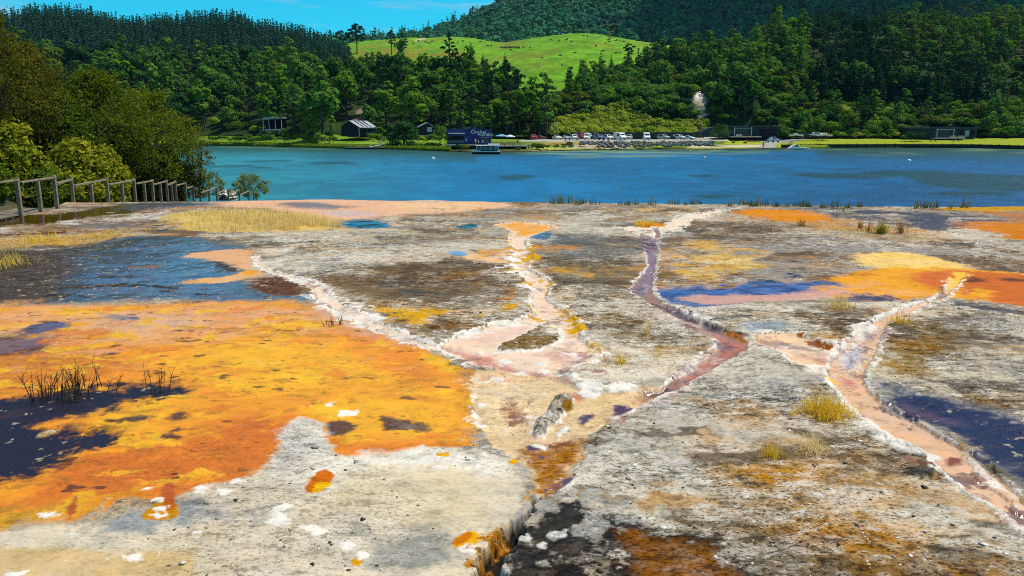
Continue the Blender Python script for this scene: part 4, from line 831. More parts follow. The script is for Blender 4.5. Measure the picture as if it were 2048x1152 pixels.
Dm = Dw + np.where((us > 1060) & (us < 1560), 18, np.where((us > 885) & (us <= 1060), 22, 6.0))
zm = np.where((us > 1060) & (us < 1540), -3.4, LAKE_Z + BANKH + 0.2)
Dr = np.where((us > 1100) & (us < 1500), 252.0, Dm + 8); Dr = np.maximum(Dr, Dm + 3)
zr = np.where((us > 1130) & (us < 1440), -2.15, np.minimum(zm + 0.5, zf - 0.1))
rows = [(Dw - 12, us * 0 - 6.0), (Dw, us * 0 + LAKE_Z - 0.05), (Dw + 0.6, LAKE_Z + BANKH), (Dm, zm), (Dr, zr), (Df, zf), (Df + 14, zf + 2.5)]
Ds, Zs = row_terrain(us, rows, 9)
LAWN, LAWN2, GRAVEL, SAND, RUSH, SOIL = np.array([.24, .29, .014]), np.array([.30, .22, .06]), np.array([.34, .33, .31]), np.array([.48, .42, .32]), np.array([.13, .22, .014]), np.array([.04, .035, .02])
def shore_col(u, v, x, y, z):
    n1 = fbm(x * 0.12, y * 0.2, 5, 401); n2 = fbm(x * 0.5, y * 0.6, 4, 403)
    u2 = u + 5 * n2; v2 = v + 1.2 * n1
    c = np.tile(RUSH, u.shape + (1,)) * (1 + 0.4 * n1)[..., None]
    def put_(m, q): 
        nonlocal c
        c = c + (np.asarray(q) - c) * np.asarray(m, float)[..., None]
    put_((u2 > 1556), LAWN); put_((u2 > 1556) * sstep(0.2, .8, n1) * .6, LAWN * 0.7)
    put_(soft_poly(u2, v2, [(1060, 286), (1120, 283), (1180, 284), (1260, 287), (1260, 292), (1200, 293), (1120, 290), (1060, 294)], 4, 1), LAWN2)
    put_(soft_poly(u2, v, [(1040, 277), (1100, 275), (1440, 274), (1560, 274), (1575, 280), (1500, 281), (1440, 282.5), (1200, 284), (1120, 283.5), (1040, 283)], 2, .4), GRAVEL)
    put_(soft_poly(u2, v2, [(1140, 291), (1260, 289), (1260, 297), (1180, 298), (1130, 297)], 4, 1), SAND * .8)
    put_(soft_poly(u2, v2, [(1380, 289), (1540, 289), (1545, 296), (1380, 296)], 4, 1), SAND)
    put_(soft_poly(u2, v2, [(1060, 294), (1130, 296), (1300, 296), (1400, 294), (1500, 294), (1500, 299), (1300, 301), (1060, 305)], 4, 1), np.array([.32, .34, .08]))
    put_(soft_poly(u2, v, [(1450, 281), (1500, 280), (1540, 282), (1536, 290), (1440, 289)], 3, .6), LAWN * 1.1)
    put_(soft_poly(u, v, [(1528, 274), (1562, 274), (1556, 285), (1548, 300), (1510, 300), (1530, 285)], 1.5, .4), GRAVEL * .9)
    put_(soft_poly(u2, v, [(1556, 275), (1620, 276), (1590, 284), (1565, 287)], 2, .5), GRAVEL * .7)
    put_(soft_poly(u2, v2, [(888, 284), (1040, 284), (1056, 306), (890, 304)], 14, 2) * .8, SOIL * 1.3)
    put_(soft_poly(u2, v2, [(720, 300), (880, 302), (930, 304), (930, 306), (720, 301)], 4, 1), LAWN * 1.1)
    put_((z < LAKE_Z + 0.25), SOIL)
    return np.clip(c, 0.005, 0.7)
terrain('shore', us, Ds, Zs, shore_col, 'grassy far shore with a gravel car park and lawn', 0.12, (0.3, 411), bump=0.15, bscale=1.6)

# ---- bush slope straight behind the shore, with the bluff at the right
us = np.linspace(-700, 2800, 500)
Dfo = np.maximum(300, G(np.full_like(us, 1024), lerp_tab(SHORE, us), LAKE_Z)[..., 1] + 30)
CA_V = [(-700, 130), (0, 142), (400, 142), (620, 140), (760, 138), (880, 146), (960, 154), (1020, 178), (1080, 194), (1140, 194), (1260, 186), (1400, 188), (1500, 192), (1600, 212), (1800, 220), (2048, 214), (2800, 200)]
CA_D = [(-700, 460), (700, 450), (900, 420), (1000, 385), (1100, 350), (1200, 334), (1450, 332), (1600, 340), (2800, 350)]
cD = lerp_tab(CA_D, us); cZ = zat(lerp_tab(CA_V, us), cD); fz = np.full_like(us, -1.6)
bl = ((us > 1180) & (us < 1560)).astype(float); bl = np.convolve(np.pad(bl, 12, 'edge'), np.ones(25) / 25, 'valid')
rows = [(Dfo, fz)]
for t in np.linspace(0.08, 1, 12):
    zz = t + 0.10 * math.sin(math.pi * t)
    zb = sstep(0.25, 0.75, t) * 0.85 + 0.15 * t
    rows.append((Dfo + (cD - Dfo) * t, fz + (cZ - fz) * (zz * (1 - bl) + zb * bl)))
rows += [(cD + 30, cZ + 1), (cD + 80, cZ * 0.9), (cD + 150, cZ * 0.3)]
Ds, Zs = row_terrain(us, rows, 4)
UND, ROCK, ROCKW = np.array([.02, .04, .008]), np.array([.07, .085, .085]), np.array([.80, .74, .64])
CLIFFS = [([(1262, 180), (1300, 174), (1352, 178), (1352, 198), (1326, 212), (1296, 206), (1272, 194)], ROCK), ([(1386, 182), (1402, 176), (1420, 180), (1416, 202), (1400, 208), (1388, 204)], ROCKW), ([(1388, 200), (1412, 202), (1418, 250), (1416, 268), (1396, 268), (1398, 240)], ROCKW * np.array([.85, .74, .6])),
          ([(1186, 186), (1204, 182), (1206, 206), (1190, 210)], ROCKW * .6), ([(700, 238), (710, 222), (724, 214), (734, 222), (732, 238), (708, 242)], np.array([.34, .26, .20])), ([(1440, 186), (1470, 186), (1466, 204), (1440, 204)], ROCK * .8)]
def bush_col(u, v, x, y, z):
    n = fbm(x * 0.15, y * 0.15, 4, 421)
    c = np.tile(UND, u.shape + (1,)) * (1 + .5 * n)[..., None]
    u2, v2 = u + 5 * fbm(x * .4, z * .4, 3, 423), v + 4 * fbm(x * .4 + 9, z * .4, 3, 425)
    for Q, q in CLIFFS:
        m = soft_poly(u2, v2, Q, 3, 3); m = m * sstep(-.55, -.05, fbm(x * .35 + z * .5, z * .6, 5, 427, .65)); c = c + (q * (0.8 + .5 * fbm(x * .8, z * .8, 4, 429))[..., None] - c) * m[..., None]
    return np.clip(c, .004, .7)
bush = terrain('bush_hill', us, Ds, Zs, bush_col, 'steep slope under the native bush with pale bluffs', 1.2, (0.06, 431), bump=.8, bscale=.5)
bushT = (us, [r for r in rows])

# ---- ridge with the pine plantation (left)
us = np.linspace(-900, 860, 260)
PR_TOP = [(-900, 60), (-100, 50), (40, 36), (100, 28), (140, 18), (170, 19), (205, 22), (250, 28), (280, 38), (320, 44), (352, 40), (390, 37), (450, 33), (484, 31), (512, 34), (540, 48), (560, 54), (583, 52), (600, 62), (620, 60), (650, 72), (680, 86), (740, 110), (860, 140)]
cD2 = np.full_like(us, 560.0); cZ2 = zat(lerp_tab(PR_TOP, us) + 38, cD2)
fD2 = np.full_like(us, 440.0); fZ2 = zat(np.full_like(us, 165.), fD2)
rows = [(fD2, fZ2)] + [(fD2 + (cD2 - fD2) * t, fZ2 + (cZ2 - fZ2) * (t + .12 * math.sin(math.pi * t))) for t in np.linspace(.1, 1, 9)] + [(cD2 + 25, cZ2), (cD2 + 120, cZ2 - 30)]
Ds, Zs = row_terrain(us, rows, 3)
terrain('pine_ridge', us, Ds, Zs, lambda u, v, x, y, z: np.tile(np.array([.012, .02, .01]), u.shape + (1,)), 'ridge under the pine plantation', .8, (.05, 441))
ridgeT = (us, rows)
# ---- green pasture hill
us = np.linspace(480, 1500, 420)
PA_TOP = [(480, 130), (600, 108), (640, 98), (700, 90), (735, 84), (800, 79), (830, 76), (870, 77), (900, 73), (950, 75), (980, 81), (1010, 84), (1060, 76), (1130, 68.5), (1180, 70), (1230, 77), (1270, 83), (1320, 90), (1400, 100), (1500, 130)]
cD3 = lerp_tab([(480, 690), (980, 720), (1010, 700), (1150, 640), (1500, 640)], us); cZ3 = zat(lerp_tab(PA_TOP, us), cD3)
fD3 = np.full_like(us, 430.0); fZ3 = zat(np.full_like(us, 196.), fD3)
rows = [(fD3, fZ3)] + [(fD3 + (cD3 - fD3) * t, fZ3 + (cZ3 - fZ3) * (t + .13 * math.sin(math.pi * t))) for t in np.linspace(.08, 1, 12)] + [(cD3 + 25, cZ3 - 2), (cD3 + 120, cZ3 - 40)]
Ds, Zs = row_terrain(us, rows, 8)
def past_col(u, v, x, y, z):
    n = fbm(x * .02, y * .02, 5, 451); n2 = fbm(x * .12, y * .12, 4, 453)
    c = np.tile(np.array([.11, .27, .010]), u.shape + (1,)) * (1 + .3 * n2)[..., None]
    dry = np.clip(.9 * soft_poly(u + 14 * n2, v + 5 * n, [(720, 92), (860, 96), (960, 108), (1010, 84), (960, 76), (1000, 80), (1060, 78), (1040, 90), (980, 100), (930, 120), (700, 120)], 14, 4) * sstep(-.6, .3, n2) + sstep(.3, .8, n) * .4, 0, 1)
    c = c + (np.array([.20, .16, .02]) - c) * dry[..., None]
    c = c + (np.array([.45, .36, .24]) - c) * (soft_poly(u, v, [(828, 80), (850, 75), (852, 77.5), (832, 83)], 2, .7) * .9)[..., None]
    return np.clip(c, .005, .6)
pastp = terrain('pasture_hill', us, Ds, Zs, past_col, 'bright green grazed hill behind the bush', 1.0, (.02, 457), bump=.5, bscale=.25)
pastT = (us, rows)
# ---- right bush hill
us = np.linspace(1120, 2900, 380)
RH_TOP = [(1120, 190), (1200, 172), (1250, 152), (1290, 134), (1330, 124), (1390, 112), (1440, 104), (1500, 88), (1540, 72), (1580, 56), (1640, 44), (1720, 42), (1780, 46), (1830, 52), (1900, 46), (1980, 28), (2048, 6), (2400, -90), (2900, -150)]
cD4 = lerp_tab([(1120, 470), (1400, 480), (1700, 520), (2048, 560), (2900, 620)], us); cZ4 = zat(lerp_tab(RH_TOP, us) + 10, cD4)
fD4 = lerp_tab([(1120, 345), (1450, 335), (2900, 345)], us); fZ4 = zat(np.full_like(us, 215.), fD4)
rows = [(fD4, fZ4)] + [(fD4 + (cD4 - fD4) * t, fZ4 + (cZ4 - fZ4) * (t + .10 * math.sin(math.pi * t))) for t in np.linspace(.08, 1, 12)] + [(cD4 + 30, cZ4), (cD4 + 160, cZ4 - 60)]
Ds, Zs = row_terrain(us, rows, 3)
terrain('forest_hill', us, Ds, Zs, bush_col, 'forested hill at the right', 1.5, (.04, 461))
rightT = (us, rows)
# ---- mountain
us = np.linspace(560, 3300, 420)
MT_TOP = [(560, 100), (760, 84), (830, 76), (870, 66), (900, 56), (940, 40), (970, 24), (1000, 8), (1040, -14), (1100, -50), (1300, -140), (1700, -220), (3300, -260)]
cD5 = lerp_tab([(560, 1500), (900, 1700), (1300, 1900), (3300, 2000)], us); cZ5 = zat(lerp_tab(MT_TOP, us), cD5)
fD5 = np.full_like(us, 900.0); fZ5 = zat(lerp_tab([(560, 110), (1000, 108), (3300, 120)], us), fD5)
rows = [(fD5, fZ5)] + [(fD5 + (cD5 - fD5) * t, fZ5 + (cZ5 - fZ5) * (t - .10 * math.sin(math.pi * t))) for t in np.linspace(.06, 1, 16)] + [(cD5 + 100, cZ5 - 5), (cD5 + 700, cZ5 - 200)]
Ds, Zs = row_terrain(us, rows, 4)
GLADE = [(1130, 72), (1180, 60), (1240, 46), (1300, 38), (1296, 52), (1250, 66), (1230, 80), (1140, 80)]
def mt_col(u, v, x, y, z):
    c = np.tile(np.array([.02, .05, .03]), u.shape + (1,))
    c = c + (np.array([.07, .13, .02]) - c) * soft_poly(u, v, GLADE, 8, 3)[..., None]
    return c
terrain('mountain', us, Ds, Zs, mt_col, 'high forested mountain behind the pasture', 14, (.004, 471), bump=3, bscale=.08)
mountT = (us, rows)
# ================================================================ trees and shrubs
def quads(cent, nrm, size, r, aspect=1.6):
    """one leaf-sized face per centre, facing nrm with a random turn"""
    n = len(cent)
    nrm = nrm / (np.linalg.norm(nrm, axis=1, keepdims=True) + 1e-9)
    t = r.normal(size=(n, 3)); t -= nrm * (t * nrm).sum(1, keepdims=True); t /= np.linalg.norm(t, axis=1, keepdims=True) + 1e-9
    b = np.cross(nrm, t)
    s = (size * r.uniform(0.6, 1.3, n))[:, None] if np.ndim(size) == 0 else (size * r.uniform(0.6, 1.3, n))[:, None]
    V = np.stack([cent - t * s * aspect / 2, cent + b * s / 2, cent + t * s * aspect / 2, cent - b * s / 2], 1)
    return V.reshape(-1, 3), np.arange(4 * n).reshape(n, 4)
def sph(n, r):
    v = r.normal(size=(n, 3)); return v / np.linalg.norm(v, axis=1, keepdims=True)
def lobes_crown(r, lobes, per, leaf, flat=0.8, out=0.75, fuzz=0.18):
    """lobes: rows (x,y,z,radius); leaf faces spread over and inside every lobe"""
    Vs, Fs, o = [], [], 0
    for x, y, z, q in lobes:
        n = int(per * q * q)
        d = sph(n, r); d[:, 2] = np.where(d[:, 2] < -0.35, -d[:, 2], d[:, 2])
        rad = q * (1 - np.abs(r.normal(0, fuzz, n))) * (1 + 0.12 * np.sin(d[:, 0] * 7 + x) * np.cos(d[:, 1] * 6 + y))
        c = d * rad[:, None] * np.array([1, 1, flat]) + (x, y, z)
        nm = d * out + sph(n, r) * (1 - out) * 1.2 + (0, 0, 0.15)
        V, F = quads(c, nm, leaf, r)
        Vs.append(V); Fs.append(F + o); o += len(V)
    return np.concatenate(Vs), np.concatenate(Fs)
def tubes(paths, n=5):
    m = MB()
    for pts, rad in paths: m.tube(pts, rad, n, cap=False)
    V = np.concatenate(m.V); F = np.array(m.F)
    return V, F
def two_mesh(name, trunk, crown, mt, mc):
    V = np.concatenate([trunk[0], crown[0]]); f1, f2 = trunk[1], crown[1] + len(trunk[0])
    return np_mesh(name, V, [f1, f2], [mt, mc], np.concatenate([np.zeros(len(f1)), np.ones(len(f2))]))
BARK = mat('bark', (.10, .08, .06), .9, noise=.5, nscale=3, bump=.02)
BARKP = mat('pale_bark', (.22, .19, .16), .9, noise=.5, nscale=3)
L_BUSH = leaf_mat('bush_leaves', (.030, .10, .014), (.13, .27, .04), vary=.6)
L_BUSH2 = leaf_mat('olive_leaves', (.06, .105, .014), (.14, .19, .025), vary=.6)
L_LIME = leaf_mat('lime_leaves', (.22, .30, .02), (.42, .46, .05), vary=.5)
L_FRESH = leaf_mat('fresh_leaves', (.065, .17, .014), (.17, .31, .025), vary=.6)
L_PINE = leaf_mat('pine_needles', (.009, .036, .016), (.024, .076, .030), .15, vary=.7)
L_PLANT = leaf_mat('plantation_needles', (.020, .075, .055), (.045, .13, .075), .15, vary=.7)
L_MOUNT = leaf_mat('mountain_leaves', (.030, .15, .085), (.08, .28, .12), .15, vary=.8)
L_DARK = leaf_mat('dark_leaves', (.012, .050, .014), (.036, .105, .024), .2, vary=.6)

def round_tree(seed, H, Rr, leafm, leaf=.55, per=34, name='round_tree'):
    r = np.random.default_rng(seed)
    lb = [(0, 0, H * .66, Rr * .62)]
    for k in range(9):
        a = k * 2.4 + r.uniform(-.4, .4); q = Rr * r.uniform(.30, .48); h = r.uniform(.38, .86)
        d = Rr * (1 - max(0, h - .5) * 1.1) * r.uniform(.55, .75)
        lb.append((d * math.cos(a), d * math.sin(a), H * h - q * .2, q))
    cr = lobes_crown(r, lb, per, leaf)
    tr = tubes([([(0, 0, -1), (.1, 0, H * .3), (0, .1, H * .6)], [.28, .22, .12])])
    return two_mesh(name, tr, cr, BARK, leafm)
def irregular_tree(seed, H, Rr, leafm, leaf=.55, per=30, name='irregular_tree'):
    r = np.random.default_rng(seed); lb = []; limbs = []
    for k in range(12):
        h = .30 + .68 * k / 11 + r.uniform(-.05, .05); a = k * 2.4 + r.uniform(-.6, .6); q = Rr * r.uniform(.20, .40); d = Rr * r.uniform(.15, .95) * (1.1 - .75 * h)
        c = (d * math.cos(a), d * math.sin(a), H * h); lb.append((*c, q)); limbs.append(([(0, 0, H * (h - .18)), (c[0] * .6, c[1] * .6, H * (h - .08)), c], [.12, .08, .03]))
    return two_mesh(name, tubes([([(0, 0, -1), (.1, 0, H * .4), (0, .1, H * .9)], [.30, .22, .05])] + limbs), lobes_crown(r, lb, per, leaf, flat=.72, fuzz=.28), BARK, leafm)
def conifer(seed, H, Rr, leafm, leaf=.5, tiers=13, name='conifer', gap=0.0):
    r = np.random.default_rng(seed); Vs, Fs, o = [], [], 0
    for k in range(tiers):
        t = k / (tiers - 1); z = H * (.10 + gap * .3 + (.88 - gap * .3) * t)
        rad = Rr * (1 - t) ** .85 * r.uniform(.75, 1.15) + .15
        nb = max(3, int(9 * (1 - t) + 3)); a0 = r.uniform(0, 6)
        for j in range(nb):
            a = a0 + j * 6.283 / nb + r.uniform(-.3, .3); L = rad * r.uniform(.6, 1.1)
            m = max(2, int(L / leaf * 2.6)); s = np.linspace(.25, 1, m)
            c = np.stack([np.cos(a) * L * s, np.sin(a) * L * s, z - L * s * .22 + L * s * s * .12], 1) + r.normal(0, leaf * .35, (m, 3))
            nm = np.stack([np.cos(a) * .5 + 0 * s, np.sin(a) * .5 + 0 * s, .7 + 0 * s], 1) + r.normal(0, .45, (m, 3))
            V, F = quads(c, nm, leaf * (1.1 - .3 * t), r, 1.9); Vs.append(V); Fs.append(F + o); o += len(V)
    c = np.stack([np.zeros(4), np.zeros(4), H * np.linspace(.92, 1.01, 4)], 1); V, F = quads(c, sph(4, r) * (1, 1, .2), leaf * .6, r, 2); Vs.append(V); Fs.append(F + o)
    tr = tubes([([(0, 0, -1), (0, 0, H * .5), (0, 0, H * .97)], [.22, .15, .03])])
    return two_mesh(name, tr, (np.concatenate(Vs), np.concatenate(Fs)), BARK, leafm)
def pole_tree(seed, H, Rr, leafm, leaf=.5, name='pole_tree'):
    r = np.random.default_rng(seed)
    lb = [(r.normal(0, Rr * .45), r.normal(0, Rr * .45), H * z, Rr * r.uniform(.3, .5)) for z in np.linspace(.62, .97, 8)]
    cr = lobes_crown(r, lb, 26, leaf, flat=.6, fuzz=.3)
    tr = tubes([([(0, 0, -1), (.1, .05, H * .5), (0, 0, H * .95)], [.24, .18, .05])] + [([(0, 0, l[2] - .8), (l[0], l[1], l[2])], [.08, .03]) for l in lb])
    return two_mesh(name, tr, cr, BARKP, leafm)
def bush_mesh(seed, H, Rr, leafm, leaf=.35, per=60, name='shrub'):
    r = np.random.default_rng(seed)
    lb = [(0, 0, H * .45, Rr * .6)] + [(Rr * .55 * math.cos(k * 1.1), Rr * .55 * math.sin(k * 1.1 + .2), H * r.uniform(.25, .6), Rr * r.uniform(.32, .48)) for k in range(7)]
    V, F = lobes_crown(r, lb, per, leaf, flat=min(1.0, H / Rr * .7))
    V[:, 2] = np.maximum(V[:, 2], -.3)
    tr = tubes([([(0, 0, -.6), (0, 0, H * .5)], [.12, .05])])
    return two_mesh(name, tr, (V, F), BARK, leafm)

ROUND = {k: [round_tree(100 + i * 7 + j, 8.5, 3.6, m) for i in range(3)] + [irregular_tree(130 + i * 7 + j, 10.5, 3.6, m) for i in range(2)] + [irregular_tree(150 + i * 7 + j, 9.5, 2.2, m) for i in range(1)] for j, (k, m) in enumerate((('bush', L_BUSH), ('olive', L_BUSH2), ('fresh', L_FRESH), ('dark', L_DARK)))}
SHRUB = {k: [bush_mesh(200 + i * 5 + j, 3.0, 2.4, m) for i in range(3)] for j, (k, m) in enumerate((('lime', L_LIME), ('olive', L_BUSH2), ('fresh', L_FRESH), ('bush', L_BUSH), ('dark', L_DARK)))}
PINES = [conifer(300 + i, 17, 4.0, L_PINE, .6, 15) for i in range(4)]
PLANT = [conifer(320 + i, 15, 2.0, L_PLANT, .65, 10, 'plantation_pine') for i in range(4)]
POLES = [pole_tree(340 + i, 15, 2.6, L_BUSH2 if i % 2 else L_BUSH) for i in range(4)]
L_MOUNT2 = leaf_mat('mountain_bush_leaves', (.045, .15, .055), (.10, .25, .07), .15, vary=.8)
MTREE = [conifer(360 + i, 13, 3.0, L_MOUNT, 1.3, 5, 'mountain_tree') for i in range(2)] + [round_tree(370 + i, 9, 4.8, L_MOUNT if i else L_MOUNT2, 1.5, 5) for i in range(3)] + [irregular_tree(375, 12, 4.5, L_MOUNT2, 1.4, 5)]

def surf(T, u, tpos):
    """point on a stored hillside: column u, row position 0..len-1"""
    us, rows = T
    i = min(int(tpos), len(rows) - 2); f = tpos - i
    d = [np.interp(u, us, rows[k][0]) for k in (i, i + 1)]; z = [np.interp(u, us, rows[k][1]) for k in (i, i + 1)]
    D = d[0] * (1 - f) + d[1] * f
    return (u - 1024) / F_PX / CP * D, D, z[0] * (1 - f) + z[1] * f
def stuff_scatter(name, protos, items, label, cat):
    """one object; items rows: x y z rz scale index"""
    it = np.array(items, float)
    pc = bpy.data.collections.new(name + '_kinds')
    for k, me in enumerate(protos): pc.objects.link(bpy.data.objects.new('%s_kind_%02d' % (name, k), me))
    me = bpy.data.meshes.new(name); me.vertices.add(len(it)); me.vertices.foreach_set('co', it[:, :3].astype(np.float32).ravel())
    a = me.attributes.new('turn', 'FLOAT_VECTOR', 'POINT'); a.data.foreach_set('vector', np.stack([0 * it[:, 3], 0 * it[:, 3], it[:, 3]], 1).astype(np.float32).ravel())
    a = me.attributes.new('size', 'FLOAT', 'POINT'); a.data.foreach_set('value', it[:, 4].astype(np.float32))
    a = me.attributes.new('pick', 'INT', 'POINT'); a.data.foreach_set('value', it[:, 5].astype(np.int32))
    o = link(bpy.data.objects.new(name, me))
    ng = bpy.data.node_groups.new(name, 'GeometryNodeTree')
    ng.interface.new_socket('Geometry', in_out='INPUT', socket_type='NodeSocketGeometry'); ng.interface.new_socket('Geometry', in_out='OUTPUT', socket_type='NodeSocketGeometry')
    N, L = ng.nodes, ng.links
    gi, go, ip, ci = N.new('NodeGroupInput'), N.new('NodeGroupOutput'), N.new('GeometryNodeInstanceOnPoints'), N.new('GeometryNodeCollectionInfo')
    ci.inputs['Collection'].default_value = pc; ci.inputs['Separate Children'].default_value = True; ci.inputs['Reset Children'].default_value = True
    ip.inputs['Pick Instance'].default_value = True
    def attr(nm, ty):
        n = N.new('GeometryNodeInputNamedAttribute'); n.data_type = ty; n.inputs['Name'].default_value = nm; return n.outputs['Attribute']
    L.new(gi.outputs[0], ip.inputs['Points']); L.new(ci.outputs[0], ip.inputs['Instance'])
    L.new(attr('pick', 'INT'), ip.inputs['Instance Index']); L.new(attr('turn', 'FLOAT_VECTOR'), ip.inputs['Rotation']); L.new(attr('size', 'FLOAT'), ip.inputs['Scale'])
    L.new(ip.outputs[0], go.inputs[0])
    md = o.modifiers.new('scatter', 'NODES'); md.node_group = ng
    return tag(o, label, cat, kind='stuff')
rt = random.Random(5)
def on_hill(T, u, v):
    us, rows = T
    for k in range((len(rows) - 3) * 12 + 1):
        x, y, z = surf(T, u, k / 12)
        if proj(np.array((x, y, z)))[1] <= v: break
    return x, y, z
def scatter(T, u0, u1, t0, t1, spacing):
    """roughly even positions per square metre on a hillside"""
    us, rows = T; out = []
    D0 = float(np.mean(rows[int(t0)][0])); D1 = float(np.mean(rows[min(int(t1), len(rows) - 1)][0]))
    n = int((u1 - u0) / F_PX * (D0 + D1) / 2 * max(abs(D1 - D0), 20) / spacing ** 2)
    for k in range(n):
        q = (k * 0.6180339887) % 1; w = ((k * 0.7548776662) % 1)
        u = u0 + (u1 - u0) * q + rt.uniform(-.4, .4) * spacing * F_PX / D0; t = t0 + (t1 - t0) * w
        out.append(surf(T, u, min(max(t + rt.uniform(-.12, .12), t0), t1)))
    return out
def near_mask(p, polys):
    u, v = proj(np.array(p)); return any(in_poly(np.array(u), np.array(v), Q) for Q in polys)
CLIFF_Q = [Q for Q, _ in CLIFFS[1:3]] + [CLIFFS[4][0]]
HOUSES = [[(505, 236), (575, 236), (575, 262), (505, 262)], [(672, 246), (738, 246), (738, 274), (672, 274)], [(836, 250), (870, 250), (870, 274), (836, 274)], [(1392, 252), (1556, 252), (1556, 276), (1392, 276)], [(1812, 254), (1952, 254), (1952, 278), (1812, 278)]]
LIMEQ = [(1112, 250), (1130, 238), (1180, 236), (1200, 218), (1240, 212), (1262, 230), (1290, 244), (1400, 246), (1400, 268), (1100, 268)]
SCRUBQ = [(1040, 172), (1120, 166), (1180, 186), (1180, 214), (1150, 236), (1080, 232), (1030, 214)]
TERRQ = [(1190, 160), (1400, 166), (1500, 172), (1620, 190), (1800, 205), (2048, 200), (2048, 230), (1800, 226), (1600, 216), (1400, 182), (1190, 178)]
DARKQ = [(1600, 20), (1760, 20), (1790, 120), (1990, 150), (1990, 200), (1640, 190)]

trees, shrubs = [], []                     # (x, y, z, rz, scale, kind, mesh index, projected size)
def add_tree(lst, p, kind, n, sc, h):
    lst.append((p[0], p[1], p[2], rt.uniform(0, 6.28), sc, kind, rt.randrange(n), sc * h / p[1]))
for p in scatter(bushT, -260, 2420, 0.3, 12.2, 5.0):
    u, v = proj(np.array(p)); u, v = float(u), float(v)
    top = (p[0], p[1], p[2] + 5)
    if near_mask(p, CLIFF_Q) or near_mask((p[0], p[1], p[2] + 3), CLIFF_Q): continue
    if near_mask(p, HOUSES) and p[1] < 318: continue
    if near_mask(p, [LIMEQ]) or near_mask((p[0], p[1], p[2] + 2), [LIMEQ]):
        add_tree(shrubs, p, 'lime' if rt.random() < .85 else 'fresh', 3, rt.uniform(.8, 1.45), 3); continue
    if near_mask(p, [SCRUBQ]):
        add_tree(shrubs, p, 'olive' if rt.random() < .8 else 'bush', 3, rt.uniform(.7, 1.2), 3); continue
    if near_mask(p, [TERRQ]) and rt.random() < .75:
        add_tree(shrubs, p, 'olive' if rt.random() < .6 else 'fresh', 3, rt.uniform(.8, 1.5), 3); continue
    if 1130 < u < 1560 and rt.random() < (.93 if u < 1430 else .5):
        add_tree(shrubs, p, rt.choice(['bush', 'fresh', 'dark', 'bush']), 3, rt.uniform(1.0, 1.8), 3); continue
    if 1040 < u < 1560 and v < 205 and rt.random() < .8:
        add_tree(shrubs, p, rt.choice(['bush', 'olive', 'fresh']), 3, rt.uniform(.9, 1.5), 3); continue
    low = v > 215
    x = rt.random()
    if low and x < .30: add_tree(shrubs, p, rt.choice(['fresh', 'fresh', 'lime', 'olive']), 3, rt.uniform(.9, 1.7), 3)
    else:
        wts = (['bush'] * 6 + ['dark'] * 3 + ['olive'] + ['fresh'] * (3 if low else 1)) if u < 1500 else (['bush'] * 5 + ['dark'] * 2 + ['fresh'] * 2 + ['olive'])
        sc = rt.choice([.6, .8, 1.1, 1.2, 1.4, 1.9]) * rt.uniform(.85, 1.12)
        if v < 185 and 640 < u < 1240: sc = min(sc, .95)
        if u > 1540:
            sc = min(sc, 1.0)
            if rt.random() < .62:
                add_tree(shrubs, p, rt.choice(['bush', 'bush', 'olive', 'fresh', 'dark']), 3, rt.uniform(.9, 1.7), 3); continue
        add_tree(trees, p, rt.choice(wts), 6, sc, 8.5)
for k in range(620):
    u, v = 1100 + 310 * rt.random(), 208 + 62 * rt.random()
    if not in_poly(np.array(u), np.array(v), LIMEQ): continue
    p = on_hill(bushT, u, v + 4)
    add_tree(shrubs, p, 'lime' if rt.random() < .9 else 'fresh', 3, rt.uniform(.7, 1.25), 3)
for p in scatter(rightT, 1130, 2460, 0.2, 12.6, 6.6):
    x = rt.random(); u, v = [float(q) for q in proj(np.array(p))]
    if u < 1290 and v < 130 and x < .25: continue
    if near_mask(p, [DARKQ]): 
        if x < .5: continue
        add_tree(trees, p, 'dark', 6, rt.uniform(.7, 1.2), 8.5); continue
    add_tree(trees, p, rt.choice(['bush'] * 6 + ['dark'] + ['fresh'] * 3 + ['olive']), 6, rt.choice([.6, .8, .95, 1.1, 1.5]) * rt.uniform(.85, 1.15), 8.5)
for p in scatter(pastT, 600, 1000, 0.2, 1.6, 6):   # bush edge at the foot of the pasture
    u, v = [float(q) for q in proj(np.array(p))]
    add_tree(trees, p, rt.choice(['bush', 'dark', 'olive']), 6, rt.uniform(.5, .9), 8.5)

